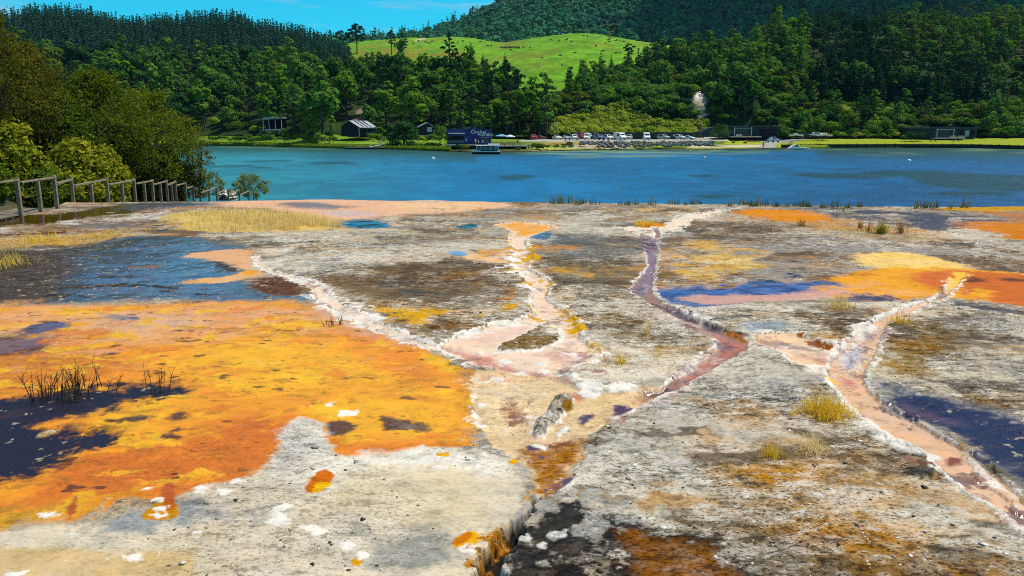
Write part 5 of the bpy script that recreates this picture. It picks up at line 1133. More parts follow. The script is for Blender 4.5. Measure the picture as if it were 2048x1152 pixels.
def zone(u, v):
    a = ('above the near trees at the end of the boardwalk' if u < 430 else 'on the slope around the open shelter' if u < 625 else 'on the slope behind the black gabled shed' if u < 790 else 'on the slope behind the grey cottage' if u < 890 else 'on the slope behind the blue building' if u < 1060
         else 'on the slope above the first parked cars' if u < 1200 else 'around the bluffs above the car park' if u < 1400 else 'behind the teal building by the boat ramp' if u < 1570 else 'behind the long lawn' if u < 1800 else 'behind the long teal house on the lawn')
    return a
TN = {'bush': 'rounded green bush tree', 'dark': 'dark rounded bush tree', 'olive': 'olive green bush tree', 'fresh': 'bright green bush tree'}
SN = {'lime': 'yellow green shrub', 'olive': 'olive brown shrub', 'fresh': 'fresh green shrub', 'bush': 'green shrub', 'dark': 'dark green shrub'}
def visible(t): return -60 < proj(np.array(t[:3]))[0] < 2110
def place_many(lst, MESH, N_, name, cat, cap, stuff_name, stuff_label):
    lst.sort(key=lambda t: -t[7] * (1 if visible(t) else .01))
    for t in lst[:cap]:
        o = put(name, MESH[t[5]][t[6]], t[:3], t[3], t[4] * np.array([1, 1, rt.uniform(.85, 1.2)]))
        u, v = proj(np.array(t[:3])); z = zone(float(u), float(v))
        tag(o, N_[t[5]] + ' ' + z, cat, N_[t[5]].replace('tree', 'trees').replace('shrub', 'shrubs') + ' ' + z)
    keys = list(MESH); pr = [m for k in keys for m in MESH[k]]; n = len(pr) // len(keys)
    stuff_scatter(stuff_name, pr, [(t[0], t[1], t[2], t[3], t[4], keys.index(t[5]) * n + t[6]) for t in lst[cap:]], stuff_label, cat + 's')
place_many(trees, ROUND, TN, 'bush_tree', 'tree', 295, 'native_bush', 'dense native bush covering the hillsides across the lake')
place_many(shrubs, SHRUB, SN, 'shrub', 'shrub', 240, 'scrub', 'mixed scrub between the trees across the lake')

# plantation on the ridge, forest on the mountain: far masses
items = [(*p, rt.uniform(0, 6), rt.uniform(.75, 1.2), rt.randrange(4)) for p in scatter(ridgeT, -420, 715, 0.6, 11, 4.6)]
stuff_scatter('pine_plantation', PLANT, items, 'dense dark pine plantation along the ridge top at left', 'pine forest')
items = []
for p in scatter(mountT, 640, 3000, 0.2, 16.5, 11):
    if near_mask(p, [GLADE]): continue
    u, v = proj(np.array(p))
    q = float(fbm(np.array(p[0] * .008), np.array(p[1] * .008 + p[2] * .01), 4, 91)); items.append((*p, rt.uniform(0, 6), rt.choice([.6, .8, 1, 1.2, 1.8]) * rt.uniform(.8, 1.2), rt.choice([0, 1, 3, 4]) if q < .1 + rt.uniform(-.2, .2) else rt.choice([2, 5, 3, 4])))
stuff_scatter('mountain_forest', MTREE, items, 'blue green forest covering the high mountain', 'forest')

# ---- dark pines and conifers one can tell apart (u, v of the base, v of the tip, distance)
def tree_by_px(name, me, h0, u, vb, vt, D, label, group=None, wid=1.0, cat='tree', T=None):
    if T is not None: D = on_hill(T, u, vb)[1]
    b, t = P(u, vb, D), P(u, vt, D); s = (t[2] - b[2]) / h0
    o = put(name, me, b, rt.uniform(0, 6), (s * wid, s * wid, s))
    return tag(o, label, cat, group)
CON = [(1136, 164, 132, 372, 'small dark conifer at the foot of the green pasture, left of a taller one', .9), (1160, 162, 117, 372, 'narrow dark conifer at the foot of the green pasture', .8), (1201, 150, 103, 380, 'pointed dark conifer spreading in front of the green pasture', 1.1), (1222, 150, 110, 384, 'dark conifer touching the pointed conifer at the pasture foot', 1.1),
       (942, 132, 86, 420, 'broad dark pine below the pasture, right of the tall lone pine', 1.25), (966, 134, 106, 420, 'small dark pine beside the broad dark pine', 1.2), (1010, 142, 104, 400, 'dark upright pine at the left edge of the pasture', 1.0), (1000, 165, 128, 390, 'dark pine below the upright pine at the pasture edge', 1.2), (1030, 172, 140, 380, 'low dark pine on the bush slope below the pasture', 1.2)]
for u, vb, vt, D, lb, wd in CON: tree_by_px('conifer', rt.choice(PINES), 17, u, vb, vt, D, lb, None, wd, T=pastT if u > 990 else None)
k = 0
for (u, vt, D) in [(1312, 84, 440), (1330, 90, 445), (1350, 80, 450), (1372, 88, 445), (1292, 92, 440), (1400, 84, 450), (1420, 90, 455), (1436, 92, 440), (1460, 100, 430), (1275, 96, 440)]:
    tree_by_px('pine_tree', rt.choice(PINES), 17, u, vt + rt.uniform(62, 80), vt, D, 'dark pine in the row right of the green pasture', 'dark pines right of the pasture', 1.15, T=rightT)
for (u, vt, D) in [(1650, 78, 470), (1668, 60, 480), (1690, 55, 485), (1706, 58, 480), (1722, 14, 490), (1735, 50, 480), (1752, 66, 470), (1640, 100, 460), (1680, 95, 460), (1715, 80, 465), (1770, 90, 460), (1745, 100, 455), (1700, 110, 450), (1660, 120, 445), (1790, 110, 455), (1820, 120, 455), (1850, 128, 455), (1880, 130, 455), (1910, 126, 455), (1800, 140, 440), (1730, 130, 440), (1950, 130, 450), (1850, 150, 430), (1905, 150, 430), (1630, 120, 450), (1660, 90, 470), (1700, 80, 478), (1722, 70, 485), (1740, 84, 478), (1765, 112, 460), (1685, 125, 440), (1715, 130, 440), (1755, 130, 440), (1780, 130, 440), (1830, 135, 440), (1870, 140, 440), (1930, 140, 440), (1970, 150, 430), (1640, 135, 430)]:
    tree_by_px('pine_tree', rt.choice(PINES), 17, u, vt + rt.uniform(75, 100), vt, D, ('tallest dark pine in the stand on the right hill' if vt == 14 else 'dark pine in the stand on the right hill'), None if vt == 14 else 'dark pines of the stand on the right hill', 1.2, T=rightT)
for (u, vt, D) in [(1540, 28, 480), (1790, 12, 500), (1830, 6, 505), (1860, 18, 500), (1890, 22, 500), (1920, 10, 500), (1935, 4, 510), (1950, 30, 490), (1965, 2, 500), (1985, 20, 495), (2005, 8, 500), (2020, 24, 490), (2038, 12, 500), (1905, 44, 480), (1875, 60, 470), (1990, 70, 470), (1945, 80, 465)]:
    tree_by_px('bare_stemmed_tree', rt.choice(POLES), 15, u, vt + rt.uniform(55, 75), vt, D, 'thin tall tree with a bare stem on the upper right hill', 'thin tall trees on the right hill', 1.0, T=rightT)

# ---- lone pines on the pasture edge: trunk, limbs and cloud-like clumps
def lone_pine(name, u, vb, vt, D, label, wpx, seed, clumps=16, low=.38, leafm=L_PINE, conic=False):
    r = np.random.default_rng(seed)
    if D > 430: D = on_hill(pastT, u, vb)[1]
    b, t = P(u, vb, D), P(u, vt, D); H = t[2] - b[2]; Wd = wpx * D / F_PX / 2
    root = empty(name, b); tag(root, label, 'tree')
    lb, limbs = [], []
    for k in range(clumps):
        h = low + (1 - low) * (k + .5) / clumps; a = k * 2.4 + r.uniform(-.5, .5)
        f = (math.sin(math.pi * min(1, (h - low) / (1 - low) * .8 + .18)) if not conic else 1.05 - (h - low) / (1 - low))
        d = Wd * f * r.uniform(.45, .85); q = Wd * r.uniform(.22, .36) * (.6 + .4 * f)
        lb.append((d * math.cos(a), d * math.sin(a), H * h * .97, q)); limbs.append(([(0, 0, H * (h - .12)), (d * .5 * math.cos(a), d * .5 * math.sin(a), H * (h - .05)), (d * math.cos(a), d * math.sin(a), H * h * .96)], [H * .012, H * .008, H * .004]))
    V, F = tubes([([(0, 0, -1), (H * .01, 0, H * .4), (0, H * .01, H * .93)], [H * .022, H * .016, H * .005])] + limbs, 6)
    put('trunk', np_mesh('trunk', V, [F], [BARK]), (0, 0, 0), parent=root)
    V, F = lobes_crown(r, lb, 110 / max(Wd / 4, .5) ** 1, .42, flat=.55, fuzz=.35)
    put('crown', np_mesh('crown', V, [F], [leafm]), (0, 0, 0), parent=root)
    return root
lone_pine('lone_pine', 714, 108, 46, 470, 'largest open crowned pine against the sky left of the pasture', 44, 1, 20, .42)
lone_pine('lone_pine', 684, 100, 60, 480, 'smaller leaning pine just left of the largest open pine', 34, 2, 12, .5)
lone_pine('lone_pine', 783, 112, 58, 470, 'slim pine against the sky, left one of a close pair', 24, 3, 12, .45)
lone_pine('lone_pine', 805, 116, 65, 468, 'slim pine against the sky, right one of a close pair', 26, 4, 14, .4)
lone_pine('lone_pine', 899, 148, 62, 415, 'tall pine with a bare lower trunk in front of the pasture', 38, 5, 16, .48, conic=True)
lone_pine('lone_tree', 1229, 78, 48, 660, 'lone tree on top of the pasture below the mountain', 22, 6, 12, .4)
lone_pine('lone_pine', 1257, 122, 86, 420, 'flat topped pine at the right end of the pasture', 26, 7, 10, .55)
# ================================================================ near left: bank, boardwalk, trees, bushes, rock
BW = [(28.0, 40, 422), (31.0, 114, 420), (33.5, 147, 419), (37.5, 217, 413), (41, 271, 409), (43.5, 307, 407), (46.5, 335, 405.5), (49.5, 352, 404.5)]
def bw_line(y):                            # x and deck height of the boardwalk edge at distance y
    pts = np.array([P(u, v, D) for D, u, v in BW])
    x = np.interp(y, pts[:, 1], pts[:, 0]); z = np.interp(y, pts[:, 1], pts[:, 2])
    x = np.where(y < pts[0, 1], pts[0, 0] + (pts[0, 1] - y) * 0.1, x); x = np.where(y > pts[-1, 1], pts[-1, 0] - (y - pts[-1, 1]) * 0.16, x)
    z = np.where(y > pts[-1, 1], pts[-1, 2] - (y - pts[-1, 1]) * 0.10, z); z = np.where(y < pts[0, 1], pts[0, 2], z)
    return x, z
def bank_h(x, y):
    bx, bz = bw_line(y)
    d = bx - 1.2 - x                       # metres to the left of the boardwalk
    g = np.where(y < 30, -0.35, bz - 0.55)
    return g + np.where(d > 0, 6.5 * (1 - np.exp(-np.maximum(d, 0) * .34 / 6.5)), 0.55 * np.minimum(d, 0) * 0.7) - np.maximum(y - 62, 0) * .18
bx = np.linspace(-95, -12.5, 150); by = np.linspace(6, 92, 160)
XX, YY = np.meshgrid(bx, by)
ZZ = bank_h(XX, YY) + .18 * fbm(XX * .5, YY * .5, 4, 501)
# stays under the terrace where the two meet
over = (XX > bw_line(YY)[0] - .3) & (YY < 37); ZZ = np.where(over, np.minimum(ZZ, -.6), ZZ)
me = np_mesh('bank', np.stack([XX, YY, ZZ], -1).reshape(-1, 3), [grid_faces(*XX.shape)], [mat('bank_soil', (.085, .062, .035), .95, noise=.6, nscale=1.5, bump=.15, alt=(.035, .055, .015))], smooth=True)
tag(link(bpy.data.objects.new('bank', me)), 'brown earth bank behind the boardwalk', 'ground', kind='structure')

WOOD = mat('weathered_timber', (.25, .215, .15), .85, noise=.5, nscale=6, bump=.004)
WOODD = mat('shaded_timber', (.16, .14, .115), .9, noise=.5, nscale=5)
bw = empty('boardwalk', (float(bw_line(28)[0]), 28.0, float(bw_line(28)[1])))
tag(bw, 'grey timber boardwalk with post and rail balustrade stepping down to the lake', 'boardwalk')
org = np.array(bw.location)
HT = 1.20
# sections: (start distance, end distance); each level, a step lower than the one before
SEC = [(20.5, 24.2, .20, 1), (24.2, 28.0, .12, 1), (28.0, 31.0, None, 1), (31.0, 33.5, None, 0), (33.5, 37.5, None, 1), (37.5, 41, None, 1), (41, 43.5, None, 1), (43.5, 46.5, None, 1), (46.5, 49.5, None, 1), (49.5, 52, None, 0), (52, 54, None, 0), (54, 56, None, 0), (56, 61.5, None, 1), (61.5, 66, None, 0), (66, 71, None, 0), (71, 76, None, 0), (76, 80, None, 0)]
pl, ps, jo = MB(), [], MB()
for y0, y1, zo, mid in SEC:
    x0, z0 = bw_line(np.array(y0)); x1, z1 = bw_line(np.array(y1)); z = float(zo) if zo is not None else float(z0 * .35 + z1 * .65)
    if 52 <= y0: z -= .15
    a, b = Vector((float(x0), y0, z)), Vector((float(x1), y1, z)); dr = (b - a).normalized(); left = Vector((-dr.y, dr.x, 0))
    n = int((b - a).length / .15)
    for k in range(n):
        c = a + dr * ((k + .5) * .15) + left * .72
        pl.box(np.array(c) - org - (0, 0, .022 + .004 * (k % 3)), (1.5, .138, .045), math.atan2(dr.y, dr.x) - math.pi / 2)
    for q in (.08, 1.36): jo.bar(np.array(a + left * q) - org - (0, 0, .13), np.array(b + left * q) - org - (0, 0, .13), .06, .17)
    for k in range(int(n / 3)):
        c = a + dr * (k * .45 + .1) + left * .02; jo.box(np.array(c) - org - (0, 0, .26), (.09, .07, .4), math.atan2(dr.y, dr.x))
    for f in ((0.0, .5, 1.0) if mid else (0.0, 1.0)):
        c = a + dr * ((b - a).length * f + (.07 if f == 0 else -.07 if f == 1 else 0)) - left * .05
        if f == 0 and y0 != SEC[0][0]: continue     # shared newel belongs to the upper section
        top = HT if f != 1.0 else HT + .06
        m = MB().box((0, 0, (top - .75) / 2), (.13, .13, top + .75), math.atan2(dr.y, dr.x)); put('post', m.mesh('post', WOOD, .006), np.array(c) - org, parent=bw)
    s0 = a - left * .05 + Vector((0, 0, HT - .02)); s1 = b - left * .05 + Vector((0, 0, HT - .02))
    MB().bar(np.array(s0 - dr * -.12) - org, np.array(s1) - org, .17, .06).build('handrail', WOOD, bw, .006)
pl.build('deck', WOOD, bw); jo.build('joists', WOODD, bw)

# ---- leafy trees: trunk, branching limbs, small leaf sprays at the twig ends
def leafy_tree(name, base, H, spread, label, seed, leafm, n_cl=60, n_leaf=130, leaf=.10, low=.15, lean=(0, 0), cl_r=.75, aspect=1.8, cat='tree', droop=0.0, squash=.6):
    r = np.random.default_rng(seed)
    root = empty(name, base); tag(root, label, cat)
    cl, paths = [], []
    ns = r.integers(2, 4); stems = []
    for s in range(ns):
        a = r.uniform(0, 6.28); o = spread * .28
        p = [np.array([0, 0, -.6]) + r.normal(0, .12, 3) * (1, 1, 0), np.array([math.cos(a) * o * .4, math.sin(a) * o * .4, H * .3]), np.array([math.cos(a) * o + lean[0] * .6, math.sin(a) * o + lean[1] * .6, H * .62]), np.array([math.cos(a) * o * 1.3 + lean[0], math.sin(a) * o * 1.3 + lean[1], H * .88])]
        stems.append(p); paths.append((p, [.035 * H * .5, .028 * H * .5, .018 * H * .5, .006 * H * .5]))
    for k in range(n_cl):
        t = low + (1 - low) * (k + r.uniform(0, 1)) / n_cl
        f = (1 - abs(2 * ((t - low) / (1 - low)) ** 1.15 - .85) ** 2.2); f = max(f, .28)
        a = k * 2.39996 + r.uniform(-.5, .5); d = spread * f * math.sqrt(r.uniform(.18, 1.0))
        c = np.array([math.cos(a) * d + lean[0] * t, math.sin(a) * d + lean[1] * t, H * t - droop * d])
        cl.append(c)
        st = stems[r.integers(0, ns)]; q = max(.12, t - .25); i = min(2, int(q * 3)); g = q * 3 - i
        s0 = st[i] * (1 - g) + st[i + 1] * g
        mid = (s0 + c) / 2 + (0, 0, .10 * d) + r.normal(0, .1, 3)
        paths.append(([s0, mid, c], [.012 * H * .4, .008 * H * .4, .003 * H * .4]))
    V, F = tubes(paths, 5)
    put('trunk', np_mesh('trunk', V, [F], [BARK]), (0, 0, 0), parent=root)
    cl = np.array(cl); ci = np.repeat(np.arange(len(cl)), n_leaf)
    rad = cl_r * r.uniform(.6, 1.35, len(cl))[ci]
    off = r.normal(size=(len(ci), 3)) * rad[:, None] * (.5, .5, .5 * squash)
    # leaves gather on twigs: pull some onto lines from the cluster centre
    tw = sph(len(cl) * 9, r).reshape(len(cl), 9, 3); pick = r.integers(0, 9, len(ci)); line = tw[ci, pick] * (r.uniform(.1, 1.1, len(ci)) * rad)[:, None] * (1, 1, squash)
    k = r.uniform(size=len(ci)) < .7; off[k] = line[k] + r.normal(0, leaf * .7, (k.sum(), 3))
    c = cl[ci] + off; c[:, 2] = np.maximum(c[:, 2], .02 * H - .2)
    V, F = quads(c, off / (rad[:, None] + 1e-6) * .7 + sph(len(ci), r) * .8 + (0, 0, .35), leaf, r, aspect)
    put('crown', np_mesh('crown', V, [F], [leafm]), (0, 0, 0), parent=root)
    return root
N_BROWN = leaf_mat('rusty_leaves', (.070, .082, .010), (.18, .165, .020), .35, .5, .5)
N_OLIVE = leaf_mat('near_olive_leaves', (.075, .115, .010), (.21, .25, .022), .35, .5, .5)
N_GREEN = leaf_mat('near_green_leaves', (.055, .11, .010), (.16, .22, .022), .35, .5, .5)
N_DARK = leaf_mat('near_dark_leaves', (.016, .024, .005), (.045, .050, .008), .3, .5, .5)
N_YELLOW = leaf_mat('near_yellow_leaves', (.17, .21, .014), (.40, .38, .03), .35, .5, .8)
N_GREY = leaf_mat('grey_willow_leaves', (.17, .23, .08), (.32, .36, .13), .35, .5, .8)
def near(name, u, v, D, vt, wpx, label, seed, leafm, **kw):
    b = P(u, v, D); b[2] = float(bank_h(b[0], b[1])) - .1 if kw.pop('ground', True) else b[2]
    H = float(P(u, vt, D)[2] - b[2])
    return leafy_tree(name, b, H, wpx * D / F_PX / 2, label, seed, leafm, **kw)
near('tree', -10, 380, 40, 24, 270, 'tall rusty brown leaved tree at the left edge behind the boardwalk', 11, N_BROWN, n_cl=150, n_leaf=190, leaf=.085, low=.12, cl_r=.85)
near('tree', 75, 390, 46, 90, 190, 'olive brown tree just right of the tall rusty tree', 12, N_BROWN, n_cl=110, n_leaf=170, leaf=.085, low=.12, cl_r=.85)
near('tree', 120, 395, 43, 190, 190, 'dark green tree in the middle of the near group behind the boardwalk', 13, N_GREEN, n_cl=100, n_leaf=170, leaf=.085, low=.10, cl_r=.8)
near('tree', 215, 390, 47, 148, 230, 'wide olive green tree with feathery crown behind the boardwalk', 14, N_OLIVE, n_cl=150, n_leaf=170, leaf=.085, low=.15, cl_r=.85)
near('tree', 290, 390, 52, 186, 190, 'olive green tree leaning toward the lake behind the stepped railing', 15, N_OLIVE, n_cl=120, n_leaf=170, leaf=.085, low=.12, lean=(.6, 0), cl_r=.85)
near('tree', 352, 390, 80, 236, 130, 'thin brownish tree overhanging the lake at the end of the near group', 16, N_BROWN, n_cl=80, n_leaf=130, leaf=.085, low=.2, lean=(.9, .2), cl_r=.75, squash=.5)
near('tree', 395, 372, 84, 262, 66, 'sparse brown branch tree reaching over the water', 26, N_BROWN, n_cl=26, n_leaf=110, leaf=.085, low=.35, lean=(.3, 0), cl_r=.7, squash=.5)
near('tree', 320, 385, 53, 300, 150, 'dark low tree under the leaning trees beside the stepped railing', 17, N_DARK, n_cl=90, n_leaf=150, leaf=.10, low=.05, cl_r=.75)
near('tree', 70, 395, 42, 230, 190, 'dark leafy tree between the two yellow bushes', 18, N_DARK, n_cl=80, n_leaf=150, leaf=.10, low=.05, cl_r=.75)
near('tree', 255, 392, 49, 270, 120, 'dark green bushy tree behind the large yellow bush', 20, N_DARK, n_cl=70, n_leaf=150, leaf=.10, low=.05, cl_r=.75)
near('tree', -110, 385, 44, 20, 260, 'rusty tree mostly beyond the left edge', 19, N_BROWN, n_cl=90, n_leaf=150, leaf=.10, low=.12, cl_r=.95)
near('bush', 38, 405, 37.5, 258, 105, 'tall yellow green leafy bush at the left end behind the boardwalk', 21, N_YELLOW, n_cl=60, n_leaf=150, leaf=.13, low=.05, cl_r=.55, aspect=2.2, cat='bush', droop=.1)
near('bush', 158, 410, 40, 288, 125, 'bright yellow leafy bush cascading behind the boardwalk', 22, N_YELLOW, n_cl=80, n_leaf=160, leaf=.13, low=.04, cl_r=.55, aspect=2.2, cat='bush', droop=.1)
near('bush', 218, 408, 42, 300, 80, 'yellow green bush to the right of the bright yellow one', 23, N_YELLOW, n_cl=50, n_leaf=150, leaf=.12, low=.04, cl_r=.5, aspect=2.2, cat='bush', droop=.1)
near('bush', 95, 412, 37.5, 345, 80, 'low green bush beside the boardwalk between the yellow bushes', 24, N_GREEN, n_cl=40, n_leaf=130, leaf=.12, low=.04, cl_r=.5, aspect=2, cat='bush')
near('bush', -20, 412, 34, 330, 80, 'low green bush at the left edge beside the boardwalk', 25, N_GREEN, n_cl=40, n_leaf=130, leaf=.12, low=.04, cl_r=.5, aspect=2, cat='bush')
# willowy shrubs and a rock with its sunlit top painted pale at the water
def shore_bush(u, v, D, vt, wpx, label, seed):
    b = P(u, v, D); H = float(P(u, vt, D)[2] - b[2])
    return leafy_tree('bush', b, H, wpx * D / F_PX / 2, label, seed, N_GREY, n_cl=44, n_leaf=90, leaf=.075, low=.25, cl_r=.42, aspect=3.2, cat='bush', squash=.8)
shore_bush(414, 405, 88, 346, 84, 'grey green willowy bush by the water left of the rock', 31)
shore_bush(503, 404, 78, 352, 92, 'grey green willowy bush by the water right of the rock', 32)
def rock(name, loc, size, label, seed, m, cat='rock', group=None):
    bm = bmesh.new(); bmesh.ops.create_icosphere(bm, subdivisions=4, radius=1)
    V = np.array([v.co[:] for v in bm.verts]); d = V.copy()
    q = fbm(d[:, 0] * 1.6 + seed, d[:, 1] * 1.6 + d[:, 2] * 1.3, 4, seed) * .25 + fbm(d[:, 0] * 5 + seed, d[:, 1] * 5 + d[:, 2] * 4, 3, seed + 1) * .07
    V = np.round(V * (1 + q)[:, None] * 3.2) / 3.2 * .35 + V * (1 + q)[:, None] * .65
    for v, c in zip(bm.verts, V): v.co = c * np.array(size)
    me = bpy.data.meshes.new(name); bm.to_mesh(me); bm.free(); me.materials.append(m)
    o = put(name, me, loc, seed * .7); return tag(o, label, cat, group) if label else o
def rock_mat():
    m = bpy.data.materials.new('lit_top_rock'); m.use_nodes = True; nt = m.node_tree; N, L = nt.nodes, nt.links; b = N['Principled BSDF']; b.inputs['Roughness'].default_value = .9
    g = N.new('ShaderNodeNewGeometry'); s = N.new('ShaderNodeSeparateXYZ'); L.new(g.outputs['Normal'], s.inputs[0])
    tc = N.new('ShaderNodeTexCoord'); n = N.new('ShaderNodeTexNoise'); n.inputs['Scale'].default_value = 3; n.inputs['Detail'].default_value = 6; L.new(tc.outputs['Object'], n.inputs['Vector'])
    a = N.new('ShaderNodeMath'); a.operation = 'ADD'; L.new(s.outputs[2], a.inputs[0]); L.new(n.outputs['Fac'], a.inputs[1])
    r = N.new('ShaderNodeMapRange'); r.inputs[1].default_value = .75; r.inputs[2].default_value = 1.05; L.new(a.outputs[0], r.inputs[0])  # upward faces painted paler, as if sunlit
    x = N.new('ShaderNodeMix'); x.data_type = 'RGBA'; L.new(r.outputs[0], x.inputs['Factor']); x.inputs['A'].default_value = (.05, .045, .035, 1); x.inputs['B'].default_value = (.62, .60, .46, 1); L.new(x.outputs['Result'], b.inputs['Base Color'])
    return m
b = P(456, 398, 82); rock('rock', b + (0, 0, -.15), (.95, 1.0, 1.15), 'dark rock with a painted sunlit top beside the last railing', 41, rock_mat())

# ================================================================ plants on the terrace
STRAW = leaf_mat('straw', (.72, .54, .20), (.86, .70, .34), .45, .6, 3)
GOLDEN = leaf_mat('golden_grass', (.72, .48, .04), (.86, .62, .08), .45, .6, 3)
REED = leaf_mat('reed', (.10, .13, .04), (.24, .22, .08), .25, .6, 3)
RUSTY = leaf_mat('rusty_grass', (.34, .19, .05), (.50, .31, .08), .4, .6, 3)
TWIG = mat('dead_twig', (.06, .035, .022), .9)
def blades(n, H, spread, r, w=.006, arch=.5, up=.3, base=.05):
    a = r.uniform(0, 6.283, n); tilt = np.abs(r.normal(0, arch, n)) + .03; h = H * r.uniform(.5, 1.1, n)
    b = r.normal(0, base, (n, 2)); dirx, diry = np.cos(a), np.sin(a)
    px, py = -diry, dirx; S = [0, .4, .75, 1.0]; rows = []
    for s in S:
        ang = tilt * (1 + s * 1.1); rr = h * s * np.sin(np.clip(ang, 0, 1.9)) * .8; zz = h * s * np.cos(np.clip(ang * s, 0, 1.9))
        c = np.stack([b[:, 0] + dirx * rr, b[:, 1] + diry * rr, np.maximum(zz, .004 + 0 * zz)], 1); ww = (w * (1 - s * .85))
        rows += [c - np.stack([px, py, 0 * px], 1) * ww, c + np.stack([px, py, 0 * px], 1) * ww]
    V = np.stack(rows, 1).reshape(-1, 3); i = np.arange(n)[:, None] * 8
    F = np.concatenate([i + np.array([2 * k, 2 * k + 1, 2 * k + 3, 2 * k + 2]) for k in range(3)], 0)
    return V, F
def tuft(u, v, hpx, m, label, seed, n=160, arch=.45, base=.05, group=None, name='grass_tuft', cat='grass tuft', w=.5):
    p = G(u, v, 0.0); D = float(np.hypot(*p)); H = hpx * D / F_PX * 1.05; r = np.random.default_rng(seed)
    V, F = blades(n, H, 1, r, w=w * D / F_PX, arch=arch, base=base * H * 2)
    me = np_mesh(name, V, [F], [m]); o = put(name, me, (float(p[0]), float(p[1]), .0)); return tag(o, label, cat, group)
tuft(1650, 834, 52, GOLDEN, 'largest golden grass tuft, dense and round, beside the right channel', 1, 620, .6, .2, w=.7)
tuft(1622, 908, 52, STRAW, 'loose straw coloured grass tuft below the large golden tuft', 2, 190, .5, .12)
tuft(1543, 920, 44, GOLDEN, 'upright golden grass tuft left of the loose straw tuft', 3, 150, .3, .10)
tuft(1586, 836, 30, GOLDEN, 'thin spindly golden grass tuft left of the largest tuft', 4, 40, .3, .08)
tuft(1241, 728, 30, GOLDEN, 'small golden grass tuft above the purple channel bend', 5, 70, .3, .10)
tuft(1293, 668, 34, STRAW, 'thin pale grass tuft left of the purple channel', 6, 45, .25, .08)
tuft(1677, 618, 32, STRAW, 'bushy straw tuft between the blue pond and the right channel', 7, 200, .55, .2)
tuft(1796, 644, 18, GOLDEN, 'low golden tuft on the white rim of the right channel', 8, 120, .6, .25)
tuft(1762, 466, 26, leaf_mat('yellow_shrub', (.30, .27, .03), (.45, .38, .06), .3), 'yellow green shrubby tuft on the far right of the terrace', 9, 150, .35, .09)
tuft(1801, 466, 28, RUSTY, 'rusty upright tuft right of the yellow green tuft', 10, 60, .3, .07)
tuft(1720, 458, 22, RUSTY, 'rusty tuft left of the yellow green tuft', 11, 45, .3, .07)
tuft(1738, 462, 18, RUSTY, 'short rusty tuft between the rusty and yellow tufts', 12, 36, .3, .07)
tuft(1603, 452, 16, RUSTY, 'small dark rusty tuft beside the far orange patch', 13, 60, .3, .14)
tuft(1277, 453, 14, GOLDEN, 'tiny golden tuft on the orange island, left one of two', 14, 60, .2, .12)
tuft(1296, 453, 16, GOLDEN, 'tiny golden tuft on the orange island, right one of two', 15, 60, .2, .12)
tuft(1440, 942, 26, RUSTY, 'sparse brown tuft at the left of the orange crust', 16, 60, .4, .2)
tuft(1452, 966, 22, STRAW, 'short straw tuft below the sparse brown tuft', 17, 50, .4, .2)
tuft(1740, 970, 22, GOLDEN, 'small golden tuft in the middle of the right orange crust', 18, 90, .5, .3)
tuft(1676, 930, 18, STRAW, 'low straw tuft right of the loose straw tuft', 19, 80, .6, .3)
tuft(1800, 984, 18, STRAW, 'faint pale tuft near the right channel bank', 20, 60, .5, .3)
tuft(1737, 1096, 26, STRAW, 'straw tuft near the bottom right corner', 21, 70, .4, .25)
tuft(1480, 1080, 26, STRAW, 'pale wispy tuft at the edge of the ochre stain', 22, 50, .4, .3)
tuft(1505, 1062, 24, RUSTY, 'brown wispy tuft above the ochre stain', 23, 50, .4, .3)
tuft(1536, 1078, 26, STRAW, 'pale wispy tuft right of the ochre stain', 24, 50, .4, .3)
tuft(1590, 1000, 16, GOLDEN, 'golden wisps on the orange crust', 25, 60, .5, .4)
tuft(1510, 965, 18, GOLDEN, 'golden wisps at the top of the orange crust', 26, 80, .5, .4)
tuft(82, 484, 22, GOLDEN, 'yellow tuft on the tan band at the left', 27, 120, .5, .35)
tuft(5, 532, 30, GOLDEN, 'yellow grass tuft at the left edge above the blue wet crust', 28, 150, .5, .35)
# rushes along the lip
RL = [1104, 1116, 1128, 1140, 1154, 1160, 1168, 1186, 1244, 1256, 1270, 1300, 1346, 1372, 1386, 1400, 1460, 1482, 1494, 1508, 1516, 1534, 1552, 1574, 1592, 1608, 1618, 1646, 1668, 1684, 1696, 1722, 1834, 1842, 1850, 1866, 1900, 1930]
rz = random.Random(9)
for i, u in enumerate(RL):
    v = float(lerp_tab(EDGE, u)) + rz.uniform(.5, 4) + (8 if u in (1684,) else 0); h = rz.uniform(10, 22)
    tuft(u, v, h, REED, 'dark green rush clump standing on the far lip of the terrace', 400 + i, rz.randint(14, 34), .16, .14, 'rush clumps along the far lip', 'rush_clump', 'rush', w=.7)
